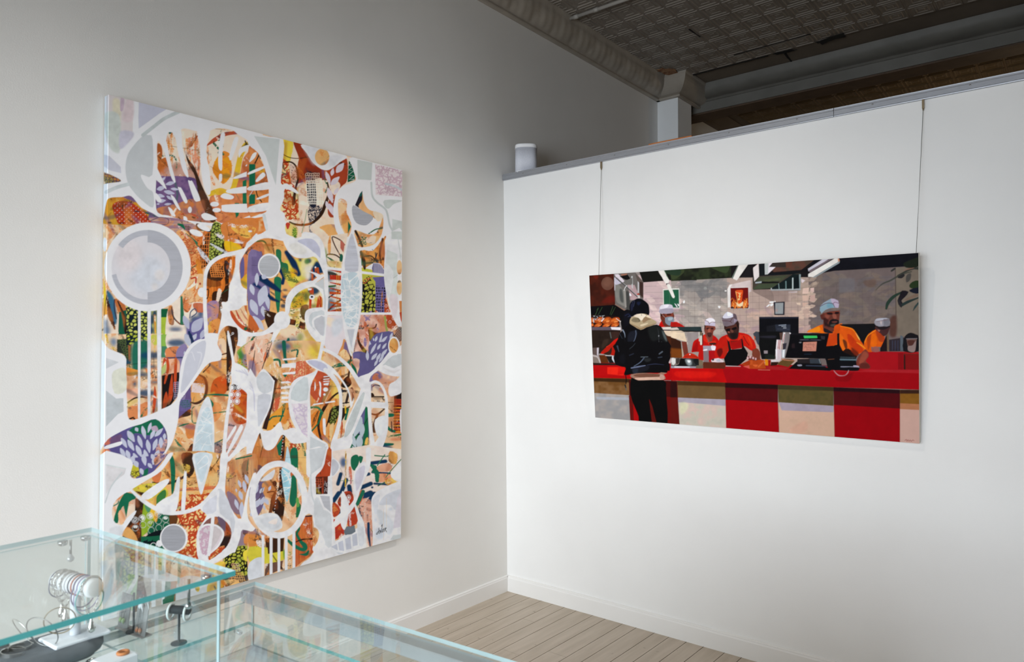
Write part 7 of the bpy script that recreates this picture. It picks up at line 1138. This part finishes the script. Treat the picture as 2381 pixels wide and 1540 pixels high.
# faces of MB.box: 0,1 = x ends; 2,3 = y ends; 4,5 = z ends
FX, FY, FZ = (0, 1), (2, 3), (4, 5)
MBs = frame(1.182, .911, 4.6); BW, BD = 1.34, .62
t = thing('display_case', 'long glass topped showcase with grey metal rim in the foreground', 'display case', tuple(MBs @ Vector((.6, -.3, 0))))
obj('cabinet_base', MB().box(.01, BW - .01, -BD + .01, -.01, .0, .75, MBs), M_cab, t)
obj('display_deck', MB().box(.012, BW - .012, -BD + .012, -.012, .7505, .76, MBs), M_deck, t)
panel('glass_top', MBs, (0, BW, -BD, 0, .892, .9), M_glass, M_edge2, t, FZ)
for nm, d, fc in (('far_pane', (.008, BW - .008, -.013, -.007, .76, .864), FY), ('near_pane', (.008, BW - .008, -BD + .007, -BD + .013, .76, .864), FY), ('left_pane', (.007, .013, -BD + .014, -.014, .76, .864), FX), ('right_pane', (BW - .013, BW - .007, -BD + .014, -.014, .76, .864), FX)):
    panel('glass_side', MBs, d, M_glass2, M_edge2, t, fc)
for d in ((.002, BW - .002, -.040, -.004, .866, .8915), (.002, BW - .002, -BD + .004, -BD + .024, .866, .8915)): obj('rim_rail', MB().bbox(*d, .002, MBs), M_rail, t)
for d in ((.004, .013, -BD + .026, -.042, .878, .8915), (BW - .022, BW - .004, -BD + .026, -.042, .866, .8915)): obj('rim_rail', MB().bbox(*d, .002, MBs), M_rail, t)
panel('glass_shelf', MBs, (.02, BW - .02, -BD + .03, -.03, .815, .822), M_glass, M_edge, t, FZ)
for d in ((.02, .03), (BW - .03, BW - .02)):
    for y in (-.06, -BD + .06): obj('shelf_pin', MB().tube([MBs @ Vector((d[0] - .006, y, .809)), MBs @ Vector((d[1] + .004, y, .809))], .005, 8), M_chrome, t)
# smaller glass box standing on it
MA = frame(1.201, .552, 4.6); AW, AD = .463, .40
t = thing('display_case', 'small frameless glass jewellery box with teal edges on the left end of the showcase', 'display case', tuple(MA @ Vector((.2, -.2, .9))))
panel('glass_lid', MA, (0, AW, -AD, 0, 1.092, 1.1), M_glass, M_edge, t, FZ, M_edge2)
panel('glass_side', MA, (.02, AW - .024, -.016, -.010, .9005, 1.0915), M_glass2, M_edge2, t, FY)
panel('glass_side', MA, (.02, AW - .024, -AD + .010, -AD + .016, .9005, 1.0915), M_glass2, M_edge2, t, FY)
panel('glass_side', MA, (.012, .018, -AD + .017, -.017, .9005, 1.0915), M_glass2, M_edge2, t, FX)
panel('glass_side', MA, (AW - .022, AW - .016, -AD + .017, -.017, .9005, 1.0915), M_glass2, M_edge2, t, FX)
for x, y in ((.024, -.022), (AW - .04, -.024), (.026, -.062), (AW - .03, -AD + .03)):
    c = MA @ Vector((x, y, 0)); obj('glass_clamp', MB().lathe([(.004, 1.083), (.0075, 1.085), (.0085, 1.089), (.0085, 1.0918)], (c.x, c.y, 0), 16), M_chrome, t)
# things in and around the box ------------------------------------------------
def at(x, y, z=0): v = MA @ Vector((x, y, z)); return v
# padded tray
ring_c = []
hw, hl, cr = .043, .163, .035
for (cx, cy, a0) in ((hw - cr, hl - cr, 0), (-hw + cr, hl - cr, 90), (-hw + cr, -hl + cr, 180), (hw - cr, -hl + cr, 270)):
    for a in np.linspace(a0, a0 + 90, 7): ring_c.append((cx + cr * math.cos(math.radians(a)), cy + cr * math.sin(math.radians(a))))
TC = (.078, -.197)
t = thing('jewellery_tray', 'dark grey padded velvet tray with rounded rim inside the small glass box', 'tray', tuple(at(*TC, .9005)))
obj('rim', MB().tube([at(TC[0] + x, TC[1] + y, .919) for x, y in ring_c], .0135, 12, closed=True), M_dark, t)
n = len(ring_c); m = MB(); m.add([at(TC[0] + x, TC[1] + y, z) for z in (.9008, .930) for x, y in ring_c], [tuple(range(n - 1, -1, -1)), tuple(range(n, 2 * n))] + [(i, (i + 1) % n, n + (i + 1) % n, n + i) for i in range(n)]); obj('cushion', m, M_dark, t)
# bracelet stand
bx, by = 1.292, .494
t = thing('bracelet_stand', 'white T-bar bracelet stand on a white plate inside the glass box', 'jewellery stand', (bx, by, .9305))
A_ = math.radians(30); ax = Vector((math.cos(A_), math.sin(A_) * .4, 0)).normalized()
Mb = Matrix.Translation((bx, by, 0)) @ Matrix.Rotation(math.radians(4.6), 4, 'Z')
obj('plate', MB().bbox(-.034, .034, -.046, .046, .9306, .9376, .002, Mb), M_white, t)
obj('post', MB().lathe([(.0085, .9378), (.0085, 1.02)], (bx, by, 0), 20), M_white, t)
Mx = Matrix.Translation((bx, by, 1.026)) @ Matrix.Rotation(math.atan2(ax.y, ax.x), 4, 'Z') @ Matrix.Rotation(math.pi / 2, 4, 'Y')
obj('bar', MB().lathe([(.012, -.056), (.0156, -.0538), (.0166, -.050), (.0166, .050), (.0156, .0538), (.012, .056)], (0, 0, 0), 32, Mx), M_white, t)
def band(name, s, r, w, m, label, cat, group, dy=0, droop=0):
    """a ring of cord or chain hung over the bar, s metres along it"""
    P = []
    for k in range(40):
        a = 2 * math.pi * k / 40
        rr_ = r + (droop * max(0, -math.sin(a)) ** 1.5)
        q = Mx @ Vector((0, rr_ * math.cos(a), s)); c0 = Mx @ Vector((0, 0, s))
        P.append(Vector((c0.x, c0.y, c0.z)) + Vector((-ax.y, ax.x, 0)) * (rr_ * math.cos(a)) + Vector((0, 0, rr_ * math.sin(a))))
    low = min(p.z for p in P); c0 = Mx @ Vector((0, 0, s))
    return tag(obj(name, MB().tube(P, w, 6, closed=True), m, None, (c0.x, c0.y, low)), label, cat, group)
BR_ = [(-.047, .0176, .0011, (86, 92, 120), 'slate blue cord bracelet at the far left end of the white bar', .012), (-.006, .0176, .0006, (196, 190, 196), 'thin pale bracelet beside the middle of the white bar', 0), (.004, .0176, .0011, (60, 66, 92), 'navy cord bracelet in the middle of the white bar', .0), (.013, .0176, .0013, (190, 96, 70), 'rust red cord bracelet on the white bar', .0), (.021, .0176, .0013, (96, 88, 130), 'dark violet cord bracelet on the white bar, right of the red one', .02), (.030, .0176, .001, (150, 140, 190), 'lilac cord bracelet on the white bar, left of the turquoise one', .024), (.039, .0176, .0014, (110, 180, 186), 'turquoise beaded bracelet nearest the right end of the white bar', .03)]
for s, r, w, c, lb, dr in BR_: band('cord_bracelet', s, r, w, mat('cord', c, .6), lb, 'bracelet', 'bracelets on the white bar', droop=dr)
def chain(s, length, label, seed, drop=True, r0=.0176):
    r = random.Random(seed); c0 = Mx @ Vector((0, 0, s)); side = Vector((-ax.y, ax.x, 0)); m = MB(); P = []
    for k in range(44):
        a = 2 * math.pi * k / 44; low = max(0, -math.sin(a)); rr_ = r0 + .0012
        P.append(c0 + side * (rr_ * math.cos(a) * (1 - .35 * low)) + ax * r.uniform(-.0012, .0012) + Vector((0, 0, rr_ * math.sin(a) - length * low ** 1.6)))
    for i, p in enumerate(P):
        d = (P[(i + 1) % 44] - p).normalized(); q = d.orthogonal().normalized() if i % 2 else d.cross(d.orthogonal()).normalized()
        L = [p + d * (.0034 * math.cos(b)) + q * (.0018 * math.sin(b)) for b in np.linspace(0, 2 * math.pi, 9)[:-1]]
        m.tube(L, .0006, 5, closed=True)
    t = thing('chain_bracelet', label, 'bracelet', tuple(min(P, key=lambda p: p.z)), 'silver chains on the white bar')
    obj('links', m, M_silver, t)
    if drop:
        b = min(P, key=lambda p: p.z)
        obj('charm', MB().lathe([(.0008, -.003), (.002, -.006), (.005, -.016), (.0068, -.022), (.0055, -.027), (.002, -.0295)], tuple(b), 16), M_silver, t)
chain(-.040, .018, 'silver chain bracelet with a drop charm hanging from the left end of the white bar', 1)
chain(-.030, .026, 'fine silver chain bracelet with a leaf charm, second from the left of the white bar', 2)
chain(-.016, .008, 'short silver chain bracelet left of the middle of the white bar', 3, False)
chain(.044, .03, 'silver chain bracelet with a charm at the right end of the white bar', 4)
# loose bangles standing on the tray
def bangle(x, y, z, r, w, ang, tilt, label, m):
    Mq = Matrix.Translation((x, y, z + r * math.cos(tilt) + w)) @ Matrix.Rotation(ang, 4, 'Z') @ Matrix.Rotation(tilt, 4, 'X')
    P = [Mq @ Vector((r * math.cos(a), 0, r * math.sin(a))) for a in np.linspace(0, 2 * math.pi, 40)[:-1]]
    tag(obj('bangle', MB().tube(P, w, 8, closed=True), m, None, (x, y, z)), label, 'bracelet', 'bangles in the tray')
bangle(1.300, .440, .9305, .030, .0009, .5, .35, 'thin dark bangle standing on the tray in front of the white plate', M_steel)
bangle(1.262, .424, .9305, .028, .0008, .1, .5, 'thin silver bangle leaning beside the silver cuffs in the tray', M_silver)
bangle(1.296, .468, .945, .024, .001, 1.1, .15, 'small gold toned bangle leaning against the white stand plate', M_brass)
# silver cuffs heaped at the near end
for i, (x, y, a, r, w, lb) in enumerate(((1.262, .382, .3, .020, .016, 'wide silver cuff with a dark inside, nearest end of the tray'), (1.286, .402, 1.0, .017, .008, 'small silver cuff lying beside the wide one in the tray'), (1.268, .418, 2.0, .015, .006, 'narrow silver cuff near the white plate in the tray'))):
    P = [(math.cos(b) * r, math.sin(b) * r) for b in np.linspace(.5, 2 * math.pi - .5, 26)]; m = MB(); vs = []
    for k, (px_, py_) in enumerate(P):
        q = w * (.5 + .5 * math.sin(math.pi * k / 25)); ca, sa = math.cos(a), math.sin(a)
        X_, Y_ = px_ * ca - py_ * sa, px_ * sa + py_ * ca; f = 1.06
        vs += [(x + X_, y + Y_, .9306), (x + X_, y + Y_, .9306 + q), (x + X_ * f, y + Y_ * f, .9306 + q), (x + X_ * f, y + Y_ * f, .9306)]
    m.add(vs, [(k * 4 + s, k * 4 + (s + 1) % 4, k * 4 + 4 + (s + 1) % 4, k * 4 + 4 + s) for k in range(25) for s in range(4)] + [(0, 1, 2, 3), (103, 102, 101, 100)], False)
    tag(obj('silver_cuff', m, M_silver, None, (x, y, .9306)), lb, 'bracelet', 'silver cuffs in the tray')
# drops hanging under the lid
def pendant(x, y, z0, z1, r, label, m, stem=.0006, grp=None, name='pendant'):
    t = thing(name, label, 'jewellery', (x, y, z1 - r), grp)
    obj('chain', MB().tube([(x, y, z0), (x, y, (z0 + z1) / 2), (x, y, z1 + r * 1.2)], stem, 6), M_steel, t)
    obj('drop', MB().lathe([(.0006, r * 1.9), (r * .45, r * .9), (r * .9, r * .25), (r, -.1 * r), (r * .8, -.65 * r), (r * .3, -.97 * r)], (x, y, z1), 14), m, t)
M_crys = mat('clear_crystal', (206, 206, 208), .08, .35); M_amb = mat('orange_crystal', (226, 120, 60), .08, .2, col2=(246, 220, 200), scale=120)
v = at(.030, -.050); pendant(v.x, v.y, 1.0915, 1.058, .0065, 'clear teardrop pendant hanging below the lid at the left corner of the glass box', M_crys, .0022)
v = at(AW - .045, -.05); pendant(v.x, v.y, 1.0915, 1.052, .006, 'chrome ball pendant on a stem below the lid at the right of the glass box', M_chrome, .0022)
v = at(.034, -.22); pendant(v.x, v.y, 1.0915, .985, .0075, 'orange crystal drop hanging at the near left of the glass box', M_amb, .0005)
# earring cards standing behind the box
def card(x, y, w, h, label, drop_m, l_, pearl=False):
    t = thing('earring_card', label, 'earrings', (x, y, .9005), 'earring cards behind the glass box')
    Mc = Matrix.Translation((x, y, .9005)) @ Matrix.Rotation(.12, 4, 'Z') @ Matrix.Rotation(-.14, 4, 'X')
    obj('card', MB().box(-w / 2, w / 2, 0, .0016, .002, h, Mc), mat('taupe_card', (158, 150, 148), .8), t)
    obj('foot', MB().bbox(-w / 2, w / 2, -.006, .016, 0, .0018, .0004, Matrix.Translation((x, y, .9005)) @ Matrix.Rotation(.12, 4, 'Z')), mat('foot_card', (160, 152, 150), .8), t)
    for dx in (-.004, .006):
        p0 = Mc @ Vector((dx, -.002, h - .014)); p1 = Mc @ Vector((dx, -.004, h - .014 - l_))
        obj('earring_chain', MB().tube([p0, (p0 + p1) / 2, p1], .0006, 6), M_steel, t)
        obj('stone', MB().lathe([(.0004, .005), (.003, .001), (.0036, -.001), (.0005, -.007)], tuple(p1), 8), drop_m, t)
    if pearl: obj('pearl', MB().lathe([(.0005, .0048), (.0035, .0035), (.0048, 0), (.0035, -.0035), (.0005, -.0048)], tuple(Mc @ Vector((.002, -.006, h - .012))), 14), M_white, t)
card(1.236, .596, .034, .066, 'taupe earring card with green crystal drops standing behind the glass box', mat('green_crystal', (190, 214, 150), .1, .2), .034)
card(1.296, .602, .036, .068, 'taupe earring card with a pearl and orange crystal drops, right of the green one', M_amb, .042, True)
t = thing('earring_stand', 'slim dark metal earring rod standing between the taupe cards behind the glass box', 'jewellery stand', (1.268, .604, .9005))
obj('rod', MB().tube([(1.268, .604, .903), (1.268, .604, .975)], .0022, 8), M_black, t); obj('foot', MB().lathe([(.014, 0), (.014, .0015), (.004, .003)], (1.268, .604, .9006), 18), M_black, t)
# small black T stand with white hoops
hx, hy = 1.388, .634
t = thing('earring_stand', 'small black T-bar earring stand on the showcase top behind the glass box', 'jewellery stand', (hx, hy, .9005))
d = Vector((.86, .5, 0)).normalized(); Mt = Matrix.Translation((hx, hy, .962)) @ Matrix.Rotation(math.atan2(d.y, d.x), 4, 'Z')
Ml = Mt @ Matrix.Rotation(math.pi / 2, 4, 'Y')
obj('bar', MB().lathe([(.006, -.021), (.0075, -.02), (.0075, .02), (.006, .021)], (0, 0, 0), 18, Ml), M_black, t); obj('post', MB().tube([(hx, hy, .903), (hx, hy, .956)], .0022, 8), M_black, t); obj('foot', MB().lathe([(.014, 0), (.014, .0018), (.004, .0034)], (hx, hy, .9006), 18), M_black, t)
M_enam = mat('white_enamel', (240, 238, 234), .25)
for s, lb in ((-.0165, 'white hoop earring at the left end of the black T-bar stand'), (.0165, 'white hoop earring at the right end of the black T-bar stand')):
    c = Mt @ Vector((s, 0, -.004)); side = Vector((-d.y, d.x, 0)); m = MB()
    m.tube([c + side * (.0112 * math.cos(a)) + Vector((0, 0, .0135 * math.sin(a))) for a in np.linspace(0, 2 * math.pi, 30)[:-1]], .0022, 8, closed=True)
    tag(obj('hoop_earring', m, M_enam, None, (c.x, c.y, c.z - .0157)), lb, 'earrings', 'white hoop earrings')
# pieces on the glass inside the box, nearest the camera
t = thing('ring_box', 'small white ring box with a wooden ring on it, in front of the dark tray', 'box', (1.405, .515, .9005))
Mr = frame(1.405, .515, 10); obj('block', MB().bbox(-.022, .022, -.03, .03, .9006, .922, .003, Mr), M_white, t); obj('wooden_ring', MB().tube([Vector((1.408 + .008 * math.cos(a), .528 + .008 * math.sin(a), .9248)) for a in np.linspace(0, 6.283, 22)[:-1]], .0027, 8, closed=True), M_wood, t)
tag(obj('glass_coaster', MB().lathe([(.018, 0), (.0195, .001), (.0195, .006), (.018, .007)], (1.435, .47, .9006), 28), M_edge, None, (1.435, .47, .9006)), 'small teal glass coaster beside the white ring box', 'coaster')
for x, y, r, lb in ((1.352, .50, .0075, 'silver ring lying between the dark tray and the white ring box'), (1.348, .452, .0085, 'silver ring lying beside the dark tray, nearer than the other')):
    tag(obj('silver_ring', MB().tube([Vector((x + r * math.cos(a), y + r * math.sin(a), .9036)) for a in np.linspace(0, 6.283, 22)[:-1]], .0026, 8, closed=True), M_silver, None, (x, y, .9006)), lb, 'ring', 'silver rings on the showcase')

# ---------------------------------------------------------------- light
w = bpy.data.worlds.new('street_daylight'); SC.world = w; w.use_nodes = True
bg = w.node_tree.nodes['Background']; bg.inputs[0].default_value = (.86, .93, 1, 1); bg.inputs[1].default_value = 1.0
def area(name, loc, target, sx_, sy_, power, col, spread=180):
    l = bpy.data.lights.new(name, 'AREA'); l.shape = 'RECTANGLE'; l.size = sx_; l.size_y = sy_; l.energy = power; l.color = col; l.spread = math.radians(spread)
    o = bpy.data.objects.new(name, l); COL.objects.link(o); o.location = loc
    o.rotation_euler = (Vector(target) - Vector(loc)).to_track_quat('-Z', 'Y').to_euler(); return o
def spot(name, loc, target, power, col, ang, blend, r=.05):
    l = bpy.data.lights.new(name, 'SPOT'); l.energy = power; l.color = col; l.spot_size = math.radians(ang); l.spot_blend = blend; l.shadow_soft_size = r
    o = bpy.data.objects.new(name, l); COL.objects.link(o); o.location = loc
    o.rotation_euler = (Vector(target) - Vector(loc)).to_track_quat('-Z', 'Y').to_euler(); return o
area('window_daylight', (1.75, YF + .03, 1.45), (.4, 3, .05), 3.0, 1.8, 66, (.87, .925, 1.0), 86)
spot('track_spot_abstract', (2.5, .75, 3.45), (0, .95, .75), 70, (1, .96, .91), 62, 1.0)
spot('track_spot_abstract', (2.5, 2.05, 3.45), (0, 2.15, 1.3), 92, (1, .93, .85), 58, 1.0)
spot('track_spot_counter', (1.3, .95, 3.45), (1.25, 3.24, .35), 56, (1, .91, .80), 70, 1.0)
spot('case_fill_spot', (1.95, .1, 3.45), (1.7, .55, .8), 85, (1, .97, .93), 46, 1.0)  # unseen spot, added to brighten the showcase deck and jewellery
spot('back_room_lamp', (2.6, 7.2, 2.6), (.6, 5.9, 3.0), 13, (1, .74, .46), 150, 1.0, .1)

cam = bpy.data.cameras.new('camera'); co = bpy.data.objects.new('camera', cam); COL.objects.link(co)
cam.sensor_width = 36; cam.lens = F_ / W_ * 36; cam.clip_start = .02
cam.dof.use_dof = True; cam.dof.focus_distance = 3.9; cam.dof.aperture_fstop = 7.1
R3 = Matrix(((rt[0], up[0], -fw[0]), (rt[1], up[1], -fw[1]), (rt[2], up[2], -fw[2])))
co.matrix_world = Matrix.Translation(CAM.tolist()) @ R3.to_4x4()
SC.camera = co
SC.view_settings.view_transform = 'Standard'; SC.view_settings.look = 'None'; SC.view_settings.gamma = 1; SC.view_settings.use_curve_mapping = False
SC.view_settings.exposure = 0.0
SC.cycles.transparent_max_bounces = 32      # many panes of glass in a row
